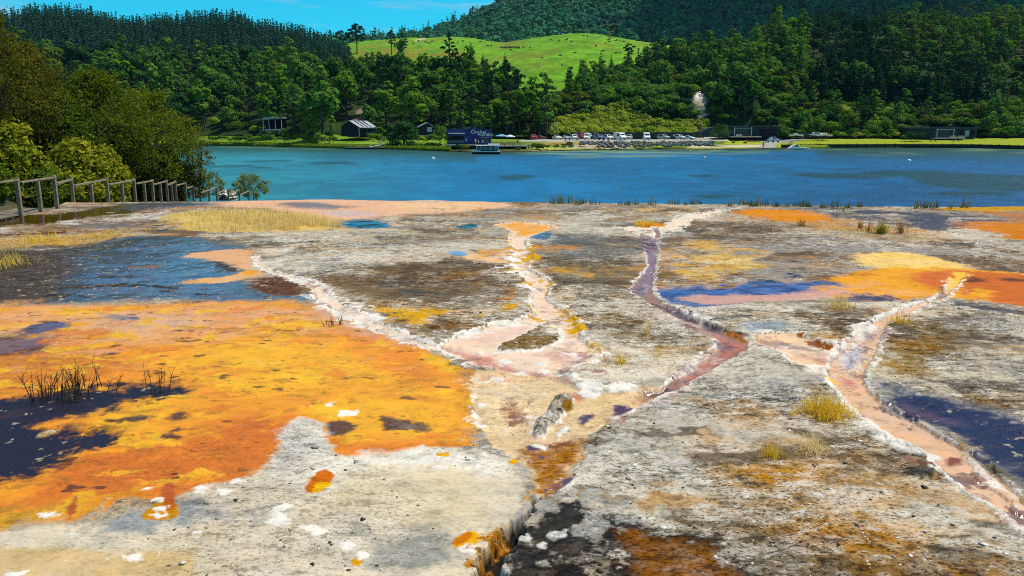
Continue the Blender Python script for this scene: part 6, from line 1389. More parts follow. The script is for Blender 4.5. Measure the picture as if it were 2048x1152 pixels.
# dry grass that nobody could count
def grass_patch(polys, n, H, m, name, label, seed, arch=.35):
    r = np.random.default_rng(seed); Vs, Fs, o = [], [], 0
    for Q, q in polys:
        Qa = np.array(Q); k = int(n * q); uu = r.uniform(Qa[:, 0].min(), Qa[:, 0].max(), k * 3); vv = r.uniform(Qa[:, 1].min(), Qa[:, 1].max(), k * 3)
        ok = in_poly(uu, vv, Q); p = G(uu[ok], vv[ok], 0.0)[:k]; p = p[fbm(p[:, 0] * .9, p[:, 1] * .9, 3, seed) > -.25]
        D = np.hypot(p[:, 0], p[:, 1]); V, F = blades(len(p), 1.0, 1, r, w=.5 / F_PX, arch=arch, base=0)
        V = V.reshape(len(p), 8, 3); hh = H * r.uniform(.4, 1.2, len(p)); V[:, :, 2] *= hh[:, None]
        w0 = V[:, :, :2].reshape(len(p), 4, 2, 2); cen = w0.mean(2, keepdims=True); dif = (w0 - cen) * D[:, None, None, None]
        w0 = cen * hh[:, None, None, None] + dif; V[:, :, :2] = w0.reshape(len(p), 8, 2) + p[:, None, :]
        Vs.append(V.reshape(-1, 3)); Fs.append(F + o); o += len(p) * 8
    me = np_mesh(name, np.concatenate(Vs), Fs, [m]); return tag(link(bpy.data.objects.new(name, me)), label, 'grass', kind='stuff')
grass_patch([([(330, 433), (420, 422), (520, 419), (640, 435), (690, 457), (620, 464), (480, 466), (400, 463)], 1.0), ([(440, 440), (560, 430), (680, 455), (560, 462)], .7)], 3600, .30, STRAW, 'dry_grass', 'pale yellow dry grass on the far left of the terrace', 601)
grass_patch([([(0, 490), (100, 474), (240, 460), (300, 462), (180, 486), (0, 506)], .5), ([(1520, 455), (1660, 455), (1900, 475), (1860, 484), (1700, 474), (1540, 465)], .5), ([(1560, 440), (1800, 440), (1860, 470), (1700, 470)], .4)], 1500, .14, STRAW, 'thin_grass', 'thin pale grass scattered over the far terrace', 603)
grass_patch([([(1760, 655), (1850, 640), (1930, 670), (1930, 730), (1860, 760), (1780, 750), (1730, 730)], 1.0), ([(1470, 930), (1560, 926), (1700, 975), (1850, 1000), (1930, 1060), (1870, 1110), (1800, 1152), (1720, 1152), (1620, 1060), (1500, 970)], 1.2), ([(1160, 650), (1330, 650), (1400, 690), (1250, 745), (1190, 715)], .5), ([(1330, 480), (1560, 500), (1540, 560), (1320, 560)], .7)], 1300, .045, GOLDEN, 'short_grass', 'short golden grass stubble on the crust', 605, .6)
# dead twiggy plants in the dark pool
def twigs(u, v, wpx, hpx, n, label, seed):
    p = G(u, v, 0.0); D = float(np.hypot(*p)); S = D / F_PX; r = np.random.default_rng(seed); paths = []
    for k in range(n):
        x, y = r.uniform(-.5, .5) * wpx * S, r.normal(0, .12); h = hpx * S * r.uniform(.35, 1.0); lx, ly = r.normal(0, .22, 2) * h
        q = [(x, y, -.02), (x + lx * .3, y + ly * .3, h * .4), (x + lx, y + ly, h)]; paths.append((q, [.006, .005, .002]))
        for j in range(r.integers(2, 6)):
            t = r.uniform(.3, .9); b = np.array([x + lx * t * .9, y + ly * t * .9, h * t]); e = b + r.normal(0, .10, 3) * h * 1.6 + (0, 0, h * .18); paths.append(([b, e], [.0035, .0015]))
    V, F = tubes([(a, b) for a, b in paths if len(a) == 3], 4); V2, F2 = tubes([(a, b) for a, b in paths if len(a) == 2], 3)
    me = np_mesh('dead_plant', np.concatenate([V, V2]), [F, F2 + len(V)], [TWIG]); o = put('dead_plant', me, (float(p[0]), float(p[1]), -.01)); return tag(o, label, 'dead plant')
twigs(120, 800, 95, 62, 46, 'widest dead brown twiggy plant standing in the dark pool', 701)
twigs(172, 782, 40, 66, 16, 'tall dead stems behind the widest dead plant', 702)
twigs(322, 782, 22, 52, 7, 'small dead stems at the right end of the dark pool', 703)
twigs(225, 780, 20, 34, 4, 'few short dead stems in the middle of the dark pool', 704)
twigs(668, 648, 40, 16, 12, 'tiny dark dead stems beside the left channel', 705)

# loose chips of sinter lying all over the crust
def chips():
    r = np.random.default_rng(17); ok = (TG['lip'] <= 0) & (TG['c'] > .16) & (TG['d'] < 17) & (TG['g'] > .4) & (TG['w'] < .3)
    idx = np.nonzero(ok)[0]; pr = 1 / TG['d'][idx] ** .3; idx = r.choice(idx, 2000, replace=False, p=pr / pr.sum())
    bm = bmesh.new(); bmesh.ops.create_icosphere(bm, subdivisions=1, radius=1); B = np.array([v.co[:] for v in bm.verts]); FT = np.array([[v.index for v in f.verts] for f in bm.faces]); bm.free()
    n = len(idx); sz = np.clip(r.lognormal(-5.3, .6, n), .003, .022) * (.6 + TG['d'][idx] / 12)
    sc = np.stack([sz * r.uniform(.8, 1.6, n), sz * r.uniform(.7, 1.3, n), sz * r.uniform(.25, .5, n)], 1)
    V = B[None] * (1 + .35 * r.normal(size=(n, len(B), 1))) * sc[:, None, :]; a = r.uniform(0, 6.28, n); c, s_ = np.cos(a)[:, None], np.sin(a)[:, None]
    V = np.stack([V[..., 0] * c - V[..., 1] * s_, V[..., 0] * s_ + V[..., 1] * c, V[..., 2]], -1) + np.stack([TG['x'][idx], TG['y'][idx], TG['z'][idx] + sz * .15], 1)[:, None, :]
    F = (FT[None] + (np.arange(n) * len(B))[:, None, None]).reshape(-1, 3); mi = np.repeat(r.choice(3, n, p=[.45, .3, .25]), len(FT))
    me = np_mesh('sinter_chips', V.reshape(-1, 3), [F], [mat('pale_chip', (.72, .68, .60), .9, noise=.3, nscale=20), mat('grey_chip', (.30, .28, .25), .9, noise=.4, nscale=20), mat('dark_chip', (.07, .06, .05), .9, noise=.4, nscale=20)], mi)
    tag(link(bpy.data.objects.new('sinter_chips', me)), 'loose pale and dark chips strewn over the mineral crust', 'gravel', kind='stuff')
chips()
# ================================================================ buildings across the lake
def frame_at(u, vb, D, turn=0.0):
    """base point, and metres per photo pixel there"""
    return P(u, vb, D), D / F_PX / CP
WALLB = mat('navy_boards', (.022, .035, .18), .7, noise=.25, nscale=2)
WALLK = mat('black_boards', (.012, .013, .03), .75, noise=.3, nscale=2)
WALLT = mat('teal_boards', (.018, .04, .055), .7, noise=.3, nscale=1.5)
TEALP = mat('teal_panel', (.06, .11, .14), .7)
ROOFL = mat('pale_iron_roof', (.36, .40, .42), .45, spec=.5, noise=.15, nscale=1)
ROOFD = mat('dark_iron_roof', (.03, .035, .045), .5)
WHITEP = mat('white_paint', (.78, .78, .76), .6)
GLASS = mat('window_glass', (.02, .028, .035), .06, spec=.8)
GLASSL = mat('pale_window', (.30, .36, .38), .1, spec=.8)
DARKO = mat('dark_opening', (.008, .008, .012), .9)
CONC = mat('pale_concrete', (.42, .41, .38), .85, noise=.2, nscale=1)
TIMB = mat('jetty_timber', (.30, .28, .24), .85, noise=.4, nscale=2)
PILE = mat('dark_pile', (.03, .026, .02), .9)
STEEL = mat('grey_steel', (.35, .36, .36), .4, metal=.6)
def part(mb, name, m, parent, bevel=0.0): return mb.build(name, m, parent, bevel)
def roof_lines(mb, x0, x1, y0, y1, z0, z1, n):
    for k in range(n):
        x = x0 + (x1 - x0) * (k + .5) / n
        mb.bar((x, y0, z0 + .03), (x, y1, z1 + .03), .05, .05)
# blue building on the waterside
b, s = frame_at(938, 290, 246); r = empty('blue_building', b); tag(r, 'navy blue flat fronted waterside building with white lettering', 'building')
W, Hh, dp = 84 * s, 29 * s, 7.0
part(MB().box((0, dp / 2, Hh * .5), (W, dp, Hh)), 'wall', WALLB, r)
part(MB().box((W * .01, dp * .5, Hh + .09), (W + .25, dp + .2, .18)), 'parapet', mat('navy_trim', (.015, .022, .10), .6), r)
part(MB().box((W * .08, dp * .4, Hh + .45), (15 * s, 2.0, .6)).box((W * .08, dp * .4, Hh + .8), (17 * s, 2.3, .12)), 'roof_vent', TEALP, r)
aw = MB().prism([(-W * .47, Hh * .72), (-W * .10, Hh * .72), (-W * .10, Hh * .79), (-W * .47, Hh * .79)], -.9, -.002); part(aw, 'awning', WHITEP, r)
part(MB().box((-W * .30, -.04, Hh * .46), (29 * s, .06, 7 * s)), 'servery_opening', DARKO, r)
part(MB().box((-W * .30, -.10, Hh * .22), (32 * s, .16, 6 * s)), 'lower_panel', TEALP, r)
for k in range(3):
    wv = part(MB().box((W * (.30 + .065 * k), -.03, Hh * .35), (4.0 * s, .05, 9 * s)), 'window', GLASS, r)
    part(MB().box((W * (.30 + .065 * k), -.06, Hh * .35 + 4.7 * s), (4.4 * s, .05, .7 * s)).box((W * (.30 + .065 * k), -.06, Hh * .35 - 4.7 * s), (4.4 * s, .05, .6 * s)), 'frame', WHITEP, wv)
dr = part(MB().box((-W * .06, -.03, Hh * .34), (4 * s, .05, 5 * s)), 'window', GLASSL, r)
part(MB().box((-W * .485, -.05, Hh * .5), (.12, .1, Hh)).box((W * .485, -.05, Hh * .5), (.12, .1, Hh)), 'corner_boards', TEALP, r)
def sign(txt, loc, size, rot=0.0, m=WHITEP, parent=None):
    c = bpy.data.curves.new('sign_lettering', 'FONT'); c.body = txt; c.size = size; c.extrude = .02; c.align_x = 'LEFT'; c.shear = .12; c.offset = .018
    o = bpy.data.objects.new('sign_lettering', c); o.rotation_euler = (math.pi / 2, rot, 0); o.location = loc; c.materials.append(m); COL.objects.link(o); dg = bpy.context.evaluated_depsgraph_get(); me = bpy.data.meshes.new_from_object(o.evaluated_get(dg)); q = bpy.data.objects.new('sign_lettering', me); q.location = o.location; q.rotation_euler = o.rotation_euler; bpy.data.objects.remove(o); return link(q, parent)
sign('Orakei', (W * .04, -.06, Hh * .76), 1.65, .05, parent=r)
sign('Korako', (W * .20, -.06, Hh * .62), 1.55, .05, parent=r)
# its deck over the water, with railing, posts and stair
dk = empty('waterside_deck', P(970, 290, 240)); tag(dk, 'timber deck on dark piles in front of the blue building and beside it', 'deck')
o0 = np.array(dk.location); zt = -0.02
fl = MB().box((-4, 2.2, zt), (15.5, 4.6, .22)).box((8.0, 3.0, zt - .35), (10.5, 6.0, .22)); part(fl, 'deck_floor', TIMB, dk)
part(MB().box((-4, -.12, zt), (15.5, .06, .34)).box((8.0, -.05, zt - .35), (10.5, .06, .30)), 'fascia', CONC, dk)
for x in np.linspace(-11, 13, 11):
    part(MB().box((x, .15, -1.1), (.22, .22, 2.3)), 'pile', PILE, dk)
for x in np.linspace(3.2, 13, 8): part(MB().box((x, .02, zt + .25), (.07, .07, .95)), 'railing_post', WOODD, dk)
part(MB().bar((3.2, .02, zt + .72), (13, .02, zt + .72), .08, .06).bar((3.2, .02, zt + .35), (13, .02, zt + .35), .05, .05), 'railing', WOODD, dk)
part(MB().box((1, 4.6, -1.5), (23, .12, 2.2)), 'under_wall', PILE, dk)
# picnic umbrellas
def umbrella(u, v, D, label, colr, w=2.6):
    p = P(u, v, D); e = empty('umbrella', p); tag(e, label, 'umbrella')
    part(MB().tube([(0, 0, 0), (0, 0, 2.5)], .03, 6), 'pole', STEEL, e)
    m = MB(); n = 8; v_ = [(0, 0, 2.75)] + [(w / 2 * math.cos(6.2832 * k / n), w / 2 * math.sin(6.2832 * k / n), 2.15) for k in range(n)] + [(w / 2 * math.cos(6.2832 * k / n), w / 2 * math.sin(6.2832 * k / n), 1.95) for k in range(n)]
    m.add(v_, [(0, k + 1, (k + 1) % n + 1) for k in range(n)] + [(k + 1, n + k + 1, n + (k + 1) % n + 1, (k + 1) % n + 1) for k in range(n)]); part(m, 'canopy', colr, e)
umbrella(1003, 286, 250, 'pale blue umbrella on the deck right of the blue building', mat('blue_canvas', (.16, .34, .50), .8), 4.2)
umbrella(1020, 287, 249, 'white umbrella behind the pale blue one', mat('white_canvas', (.6, .66, .66), .8), 3.2)
# cottage behind the trees
b, s = frame_at(853, 272, 290); r = empty('cottage', b, R(12)); tag(r, 'small dark cottage with a grey gabled roof and white window', 'house')
part(MB().box((0, 2.5, 8 * s), (26 * s, 5, 16 * s)), 'wall', WALLK, r)
part(MB().prism([(-16 * s, 17 * s), (2 * s, 26 * s), (15 * s, 17 * s), (15 * s, 16 * s), (2 * s, 24.8 * s), (-16 * s, 16 * s)], -.6, 5.6), 'roof', ROOFL, r)
part(MB().prism([(-13 * s, 16 * s), (2 * s, 24.5 * s), (13 * s, 16 * s)], .0, .15), 'gable', WALLK, r)
wv = part(MB().box((6 * s, -.04, 12 * s), (9.5 * s, .06, 9 * s)), 'window', GLASSL, r)
part(MB().box((6 * s, -.08, 12 * s), (.5 * s, .05, 9 * s)).box((9.2 * s, -.08, 12 * s), (.5 * s, .05, 9 * s)).box((2.8 * s, -.08, 12 * s), (.5 * s, .05, 9 * s)), 'frame', WHITEP, wv)
part(MB().box((0, -1.4, .1), (34 * s, 2.8, .3)), 'terrace_deck', TIMB, r)
# black gabled shed
b, s = frame_at(701, 273, 288); r = empty('gabled_shed', b, R(-24)); tag(r, 'black gabled shed with a pale iron roof by the left bank', 'shed')
gw = 42 * s
part(MB().box((0, 5.0, 9 * s), (gw, 10, 18 * s)), 'wall', WALLK, r)
part(MB().prism([(-gw / 2, 18 * s), (0, 29 * s), (gw / 2, 18 * s)], .0, 10), 'gable', WALLK, r)
rf = part(MB().add([(gw / 2 + .6, -.5, 17.2 * s), (0, -.5, 30 * s), (0, 10.6, 30 * s), (gw / 2 + .6, 10.6, 17.2 * s), (gw / 2 + .6, -.5, 16.6 * s), (0, -.5, 29.3 * s), (0, 10.6, 29.3 * s), (gw / 2 + .6, 10.6, 16.6 * s)], [(0, 1, 2, 3), (4, 7, 6, 5), (0, 4, 5, 1), (3, 2, 6, 7), (0, 3, 7, 4)])
     .add([(-gw / 2 - .6, -.5, 17.2 * s), (0, -.5, 30 * s), (0, 10.6, 30 * s), (-gw / 2 - .6, 10.6, 17.2 * s)], [(0, 3, 2, 1)]), 'roof', ROOFL, r)
sk = MB()
for k in (2.2, 4.6, 7.0): sk.bar((.4, k, 29.6 * s + .10), (gw / 2 + .4, k, 17.6 * s + .10), .5, .06)
part(sk, 'skylight', GLASS, r)
part(MB().box((gw / 2 - .08, -.05, 9 * s), (.16, .14, 18 * s)), 'corner_post', WHITEP, r)
part(MB().box((gw / 2 + 1.6, 4, 15 * s), (3.4, 8, .15)).box((gw / 2 + 3.2, .2, 7.5 * s), (.12, .12, 15 * s)), 'lean_to', ROOFD, r)
# open shelter
b, s = frame_at(541, 262, 310); r = empty('shelter', b); tag(r, 'open shelter with a low grey roof and white posts among bushes', 'shelter')
part(MB().prism([(-30 * s, 21 * s), (-14 * s, 22 * s), (-8 * s, 26 * s), (25 * s, 25.5 * s), (25 * s, 24 * s), (-30 * s, 19.8 * s)], -.5, 7), 'roof', mat('grey_iron_roof', (.34, .38, .38), .5), r)
part(MB().box((3 * s, 6, 11 * s), (40 * s, .2, 22 * s)), 'back_wall', DARKO, r)
for x in (-13, -2, 10, 22): part(MB().box((x * s, 0, 10.5 * s), (.16, .16, 21 * s)), 'post', WHITEP, r)
part(MB().box((6 * s, .1, 3 * s), (34 * s, .12, 1.2 * s)), 'rail', WHITEP, r)
part(MB().box((3 * s, 3, .1), (46 * s, 7, .3)), 'floor_deck', TIMB, r)
# two long teal houses
def long_house(u, vb, D, wpx, hpx, label, curved, garage):
    b, s = frame_at(u, vb, D); r = empty('long_house', b); tag(r, label, 'house'); W, Hh = wpx * s, hpx * s
    part(MB().box((0, 4.2, Hh * .46), (W, 8, Hh * .92)), 'wall', WALLT, r)
    part(MB().box((0, 3.6, Hh * .96), (W + .8, 10, .32)), 'roof', mat('teal_roof', (.03, .055, .075), .5), r)
    part(MB().box((0, -1.3, Hh * .955), (W + .8, .1, .42)), 'fascia', mat('teal_fascia', (.05, .09, .12), .5), r)
    x0 = -W * (.08 if not garage else .22)
    pw = MB()
    for k in range(4):
        wv = part(MB().box((x0 + k * 8.5 * s, .16, Hh * .40), (7.6 * s, .06, Hh * .72)), 'window', GLASS, r)
        part(MB().box((x0 + k * 8.5 * s + 4.0 * s, .12, Hh * .40), (.5 * s, .10, Hh * .74)), 'frame', TEALP, wv)
    for k in (-1, 1): part(MB().box((x0 + (1.5 + 1.9 * k) * 8.5 * s, -1.1, Hh * .46), (.22, .22, Hh * .92)), 'post', mat('pale_post', (.40, .46, .50), .6), r)
    part(MB().box((x0 + 1.5 * 8.5 * s, -1.2, Hh * .80), (35 * s, .14, .16)), 'pergola_beam', mat('pale_post', (.4, .46, .5), .6), r)
    part(MB().box((x0 + 1.8 * 8.5 * s, -2.2, .12), (56 * s, 4.4, .35)), 'patio', CONC, r)
    if garage:
        for k in range(3): part(MB().box((W * (.22 + .105 * k), .14, Hh * .38), (W * .09, .08, Hh * .66)), 'garage_door', DARKO, r)
    else:
        for k in range(3): part(MB().box((W * (.28 + .08 * k), .14, Hh * .45), (W * .06, .08, Hh * .55)), 'sliding_door', GLASSL if k == 1 else DARKO, r)
    if curved:
        m = MB(); n = 14
        pts = [(-W * .5 - 34 * s * math.sin(math.pi / 2 * t), Hh * .90 * math.cos(math.pi / 2 * t) ** .8) for t in np.linspace(0, 1, n)]
        m.prism([(-W * .5, 0.0)] + pts[::1], .2, 7.5); part(m, 'curved_wing', WALLT, r)
        part(MB().box((-W * .5 - 6 * s, .12, Hh * .36), (9 * s, .1, Hh * .5)), 'window', GLASS, r)
    # garden table and chairs show as pale shapes on the patio
    return r, s, W, Hh
long_house(1497, 274, 293, 116, 21, 'long teal flat roofed house with garage doors beside the boat ramp', True, True)
r2, s2, W2, H2 = long_house(1884, 277, 298, 132, 21, 'long dark teal house with glass front on the lawn at right', False, False)
def outdoor_set(u, v, D, label):
    p = P(u, v, D); e = empty('garden_table', p); tag(e, label, 'garden table')
    part(MB().box((0, 0, .72), (1.8, .95, .06)), 'tabletop', WHITEP, e)
    for x in (-.75, .75):
        for y in (-.35, .35): part(MB().box((x, y, .35), (.07, .07, .7)), 'leg', WHITEP, e)
    for y in (-.85, .85): part(MB().box((0, y, .42), (1.7, .4, .06)).box((-.7, y, .2), (.06, .35, .4)).box((.7, y, .2), (.06, .35, .4)), 'bench', WHITEP, e)
outdoor_set(1478, 273, 288, 'white garden table on the patio of the house by the boat ramp')
outdoor_set(1906, 276, 292, 'white garden table on the patio of the house on the lawn')
outdoor_set(1922, 276, 292, 'second white garden table at the right end of the lawn house patio')
# fence behind the car park
e = empty('fence', P(1280, 276, 284)); tag(e, 'dark green board fence behind the parked cars', 'fence'); ws = 250 * 284 / F_PX
part(MB().box((0, 0, 1.0), (ws, .08, 1.8)), 'boards', mat('dark_green_boards', (.02, .045, .035), .8, noise=.4, nscale=3), e)
for x in np.linspace(-ws / 2, ws / 2, 16): part(MB().box((x, -.07, 1.0), (.12, .06, 2.0)), 'post', mat('dark_green_post', (.015, .035, .028), .8), e)
part(MB().box((0, -.02, 1.95), (ws + .1, .16, .08)), 'capping', TEALP, e)
# seawall along the lawn, boat ramp is part of the shore
us_ = np.linspace(1562, 2120, 60); xy = G(us_, lerp_tab(SHORE, us_), LAKE_Z)
m = MB()
for a, b_ in zip(xy[:-1], xy[1:]): m.bar((a[0], a[1] - .15, LAKE_Z + .5), (b_[0], b_[1] - .15, LAKE_Z + .5), .16, 1.5)
e = empty('seawall', (float(xy[0][0]), float(xy[0][1]), LAKE_Z)); tag(e, 'dark timber seawall along the edge of the lawn', 'seawall')
w_ = m.build('boards', mat('seawall_timber', (.045, .04, .03), .9, noise=.5, nscale=1.5)); w_.parent = e; w_.matrix_parent_inverse = Matrix.Translation(-e.location)
for i in range(0, 60, 2):
    q = part(MB().box((xy[i][0] - xy[0][0], xy[i][1] - xy[0][1] - .32, .6), (.2, .2, 1.7)), 'post', PILE, e)
# jetty and its gangway
e = empty('jetty', P(738, 297, 257)); e.location.z = LAKE_Z; tag(e, 'low floating timber jetty with a gangway on the left bank', 'jetty'); s = 257 / F_PX
part(MB().box((0, 0, .55), (92 * s, 2.4, .28)), 'deck', TIMB, e); part(MB().box((0, 0, .2), (90 * s, 2.2, .42)), 'float', PILE, e)
part(MB().bar((2 * s, 1.2, .75), (28 * s, 5.5, 1.6), 1.2, .14), 'gangway', WHITEP, e)
part(MB().bar((2 * s, .6, 1.5), (28 * s, 4.9, 2.3), .07, .07).bar((2 * s, .6, .7), (2 * s, .6, 1.5), .06, .06).bar((28 * s, 4.9, 1.5), (28 * s, 4.9, 2.3), .06, .06), 'handrail', WHITEP, e)
for x in (-44, -10, 25, 44): part(MB().tube([(x * s, 1.1, -1), (x * s, 1.1, 1.0)], .13, 7), 'pile', PILE, e)

# ================================================================ boats
e = empty('ferry_boat', P(972, 306.5, 214)); e.location.z = LAKE_Z; tag(e, 'white canopied passenger boat moored by the blue building', 'boat'); s = 214 / F_PX
L_ = 56 * s
def hull_rings(L, B, z0, z1, n=14):
    rg = []
    for t in np.linspace(0, 1, n):
        x = -L / 2 + L * t; k = min(1, (t / .28) ** .6) if t < .28 else 1.0; b = B / 2 * max(k, .03)
        rg.append([(x, -b, z1 + .25 * max(0, .25 - t)), (x, -b * .8, z0), (x, b * .8, z0), (x, b, z1 + .25 * max(0, .25 - t))])
    return rg
part(MB().loft(hull_rings(L_, 2.6, -.15, .55)), 'hull', mat('dark_hull', (.015, .018, .03), .4), e)
part(MB().loft([[(x, y * 1.02, z) for x, y, z in ((r_[0][0], r_[0][1], .56), (r_[0][0], r_[0][1], .78), (r_[3][0], r_[3][1], .78), (r_[3][0], r_[3][1], .56))] for r_ in hull_rings(L_, 2.6, -.15, .55)]), 'gunwale', WHITEP, e)
part(MB().prism([(-L_ * .34, 2.15), (L_ * .46, 2.15), (L_ * .49, 2.28), (-L_ * .36, 2.28)], -1.35, 1.35), 'canopy_roof', WHITEP, e)
for x in (-.33, -.17, 0, .16, .32, .45):
    for y in (-1.22, 1.22): part(MB().box((x * L_, y, 1.45), (.09, .07, 1.45)), 'canopy_post', WHITEP, e)
for x in (-.25, -.085, .08, .24, .385): part(MB().box((x * L_, -1.2, 1.5), (L_ * .115, .03, .95)), 'window', mat('boat_glass', (.05, .09, .14), .1, spec=.8), e)
part(MB().box((.1 * L_, .3, 1.0), (L_ * .6, 1.2, .5)), 'seats', mat('boat_seats', (.04, .05, .09), .7), e)
part(MB().bar((L_ * .30, -1.36, .8), (L_ * .44, -1.36, 2.1), .08, .06), 'boarding_rail', WHITEP, e)
part(MB().box((-L_ * .43, 0, 1.0), (.5, .9, .4)), 'bow_seat', WHITEP, e)
part(MB().box((L_ * .28, 0, 2.5), (3.2, 1.4, .4)), 'roof_box', WHITEP, e)
e = empty('motor_boat', P(1598, 295.6, 250)); e.location.z = LAKE_Z; tag(e, 'white motor boat with sloping cabin moored at the seawall', 'boat'); L_ = 44 * 250 / F_PX
rg = []
for t in np.linspace(0, 1, 14):
    b = 1.05 * (1 if t < .55 else max(.04, 1 - ((t - .55) / .45) ** 2)); x = -L_ / 2 + L_ * t; z1 = .55 + .15 * t
    rg.append([(x, -b, z1), (x, -b * .55, -.15), (x, b * .55, -.15), (x, b, z1)])
part(MB().loft(rg), 'hull', WHITEP, e)
part(MB().prism([(-L_ * .45, .6), (-L_ * .30, 1.45), (-L_ * .18, 1.62), (-L_ * .04, 1.2), (L_ * .12, .68), (L_ * .12, .6)], -.8, .8), 'cabin', WHITEP, e)
part(MB().prism([(-L_ * .17, 1.5), (-L_ * .05, 1.13), (-L_ * .12, .9), (-L_ * .24, 1.2)], -.83, .83), 'windscreen', GLASS, e)
e0 = empty('kayak', (0, 0, 0)); ok = ((1499, 284, (.8, .32, .03), 'orange kayak on the grass left of the boat ramp, leftmost of the row'), (1509, 284.5, (.7, .22, .03), 'red orange kayak second from the left on the grass'), (1518, 284.5, (.75, .7, .6), 'white kayak in the middle of the row on the grass'), (1526, 285, (.78, .74, .66), 'white kayak right of the middle one on the grass'))
for i, (u, v, c, lb) in enumerate(ok):
    p = P(u, v, 262); k = e0 if i == 0 else empty('kayak', (0, 0, 0)); k.location = p; k.rotation_euler.z = R(-35); tag(k, lb, 'kayak', 'kayaks on the grass')
    rg = [[(x, -b, .30), (x, -b * .6, .02), (x, b * .6, .02), (x, b, .30), (x, 0, .38)] for x, b in zip(np.linspace(-1.5, 1.5, 11), [.03, .18, .27, .32, .34, .35, .34, .32, .27, .18, .03])]
    part(MB().loft(rg), 'hull', mat('kayak_%d_plastic' % i, c, .4), k); part(MB().box((-.1, 0, .36), (.75, .42, .06)), 'cockpit', DARKO, k)

# ================================================================ vehicles
TYRE, RIM = mat('tyre_rubber', (.015, .015, .015), .9), mat('wheel_rim', (.35, .35, .36), .35, metal=.8)
LAMP, TAIL = mat('headlight_glass', (.7, .72, .75), .1, spec=.9), mat('tail_light', (.35, .01, .01), .3)
def section(w, zb, zs, zt, tw):            # one cross-section ring of a car body, from sill to roof
    return [(-w * .94, zb), (-w, zb + (zs - zb) * .45), (-w * .97, zs), (-tw, zt), (tw, zt), (w * .97, zs), (w, zb + (zs - zb) * .45), (w * .94, zb)]
def body_rings(st):
    return [[(x, y, z) for (x, y) in ()] or [(px, y, pz) for px, pz in section(w, zb, zs, zt, tw)] for (y, w, zb, zs, zt, tw) in st]
CARK = {}
def car_kind(kind):
    if kind in CARK: return CARK[kind]
    d = {}
    # y forward negative (nose toward the viewer)
    if kind == 'sedan': st = [(-2.2, .70, .35, .60, .66, .60), (-2.05, .80, .25, .68, .74, .66), (-1.2, .88, .22, .86, .93, .74), (-.85, .89, .22, .90, .98, .76), (-.15, .89, .22, .92, 1.40, .58), (.75, .89, .22, .93, 1.42, .58), (1.45, .88, .22, .94, 1.05, .70), (2.05, .82, .27, .90, .98, .68), (2.2, .74, .36, .78, .84, .62)]; win = [(-.80, .99, -.20, 1.37), (.80, 1.39, 1.40, 1.06)]; sidew = (-.55, 1.15, .95, 1.34); wb = 1.32; H = 1.42
    elif kind == 'suv': st = [(-2.2, .74, .40, .78, .86, .66), (-2.05, .84, .30, .90, .96, .72), (-1.2, .92, .28, 1.02, 1.10, .80), (-.95, .92, .28, 1.05, 1.14, .80), (-.35, .92, .28, 1.08, 1.66, .66), (1.5, .92, .28, 1.08, 1.70, .68), (2.05, .90, .30, 1.06, 1.55, .70), (2.2, .84, .40, 1.0, 1.20, .72)]; win = [(-.90, 1.16, -.40, 1.60), (1.75, 1.64, 2.12, 1.34)]; sidew = (-.55, 1.7, 1.12, 1.58); wb = 1.35; H = 1.7
    else: st = [(-2.75, .80, .40, .95, 1.05, .72), (-2.6, .92, .30, 1.05, 1.15, .82), (-2.1, .98, .28, 1.20, 1.32, .88), (-1.75, .99, .28, 1.30, 1.60, .88), (-1.15, 1.0, .28, 1.45, 2.45, .86), (2.5, 1.0, .28, 1.45, 2.55, .88), (2.75, .98, .34, 1.40, 2.50, .88)]; win = [(-1.80, 1.52, -1.20, 2.34), (2.72, 2.2, 2.77, 1.55)]; sidew = (-1.1, .2, 1.5, 2.1); wb = 1.75; H = 2.55
    d['body'] = MB().loft(body_rings(st))
    g = MB()
    (y0, z0, y1, z1) = win[0]; g.add([(-.70, y0, z0 + .03), (.70, y0, z0 + .03), (.54 if kind != 'van' else .82, y1, z1 + .03), (-.54 if kind != 'van' else -.82, y1, z1 + .03), (-.70, y0 + .02, z0 - .03), (.70, y0 + .02, z0 - .03), (.54, y1 + .02, z1 - .03), (-.54, y1 + .02, z1 - .03)], [(0, 1, 2, 3), (4, 7, 6, 5), (0, 4, 5, 1), (2, 6, 7, 3), (1, 5, 6, 2), (0, 3, 7, 4)])
    d['windscreen'] = g
    (y0, y1, zl, zh) = sidew; g = MB()
    wl, wt = (.875, .64) if kind == 'sedan' else (.90, .70) if kind == 'suv' else (1.0, .92)
    for sgn in (-1, 1): g.add([(sgn * (wl + .01), y0, zl), (sgn * (wl + .01), y1, zl), (sgn * (wt + .02), y1 - .2, zh), (sgn * (wt + .02), y0 + .35, zh), (sgn * (wl - .05), y0, zl), (sgn * (wl - .05), y1, zl), (sgn * (wt - .05), y1 - .2, zh), (sgn * (wt - .05), y0 + .35, zh)], [(0, 1, 2, 3), (4, 7, 6, 5), (0, 4, 5, 1), (1, 5, 6, 2), (2, 6, 7, 3), (3, 7, 4, 0)])
    d['side_windows'] = g
    d['grille'] = MB().box((0, st[0][0] - .01, (st[0][2] + st[0][3]) / 2 - .05), (.95, .06, .18))
    CARK[kind] = (d, st, wb); return CARK[kind]
PROTO = {}
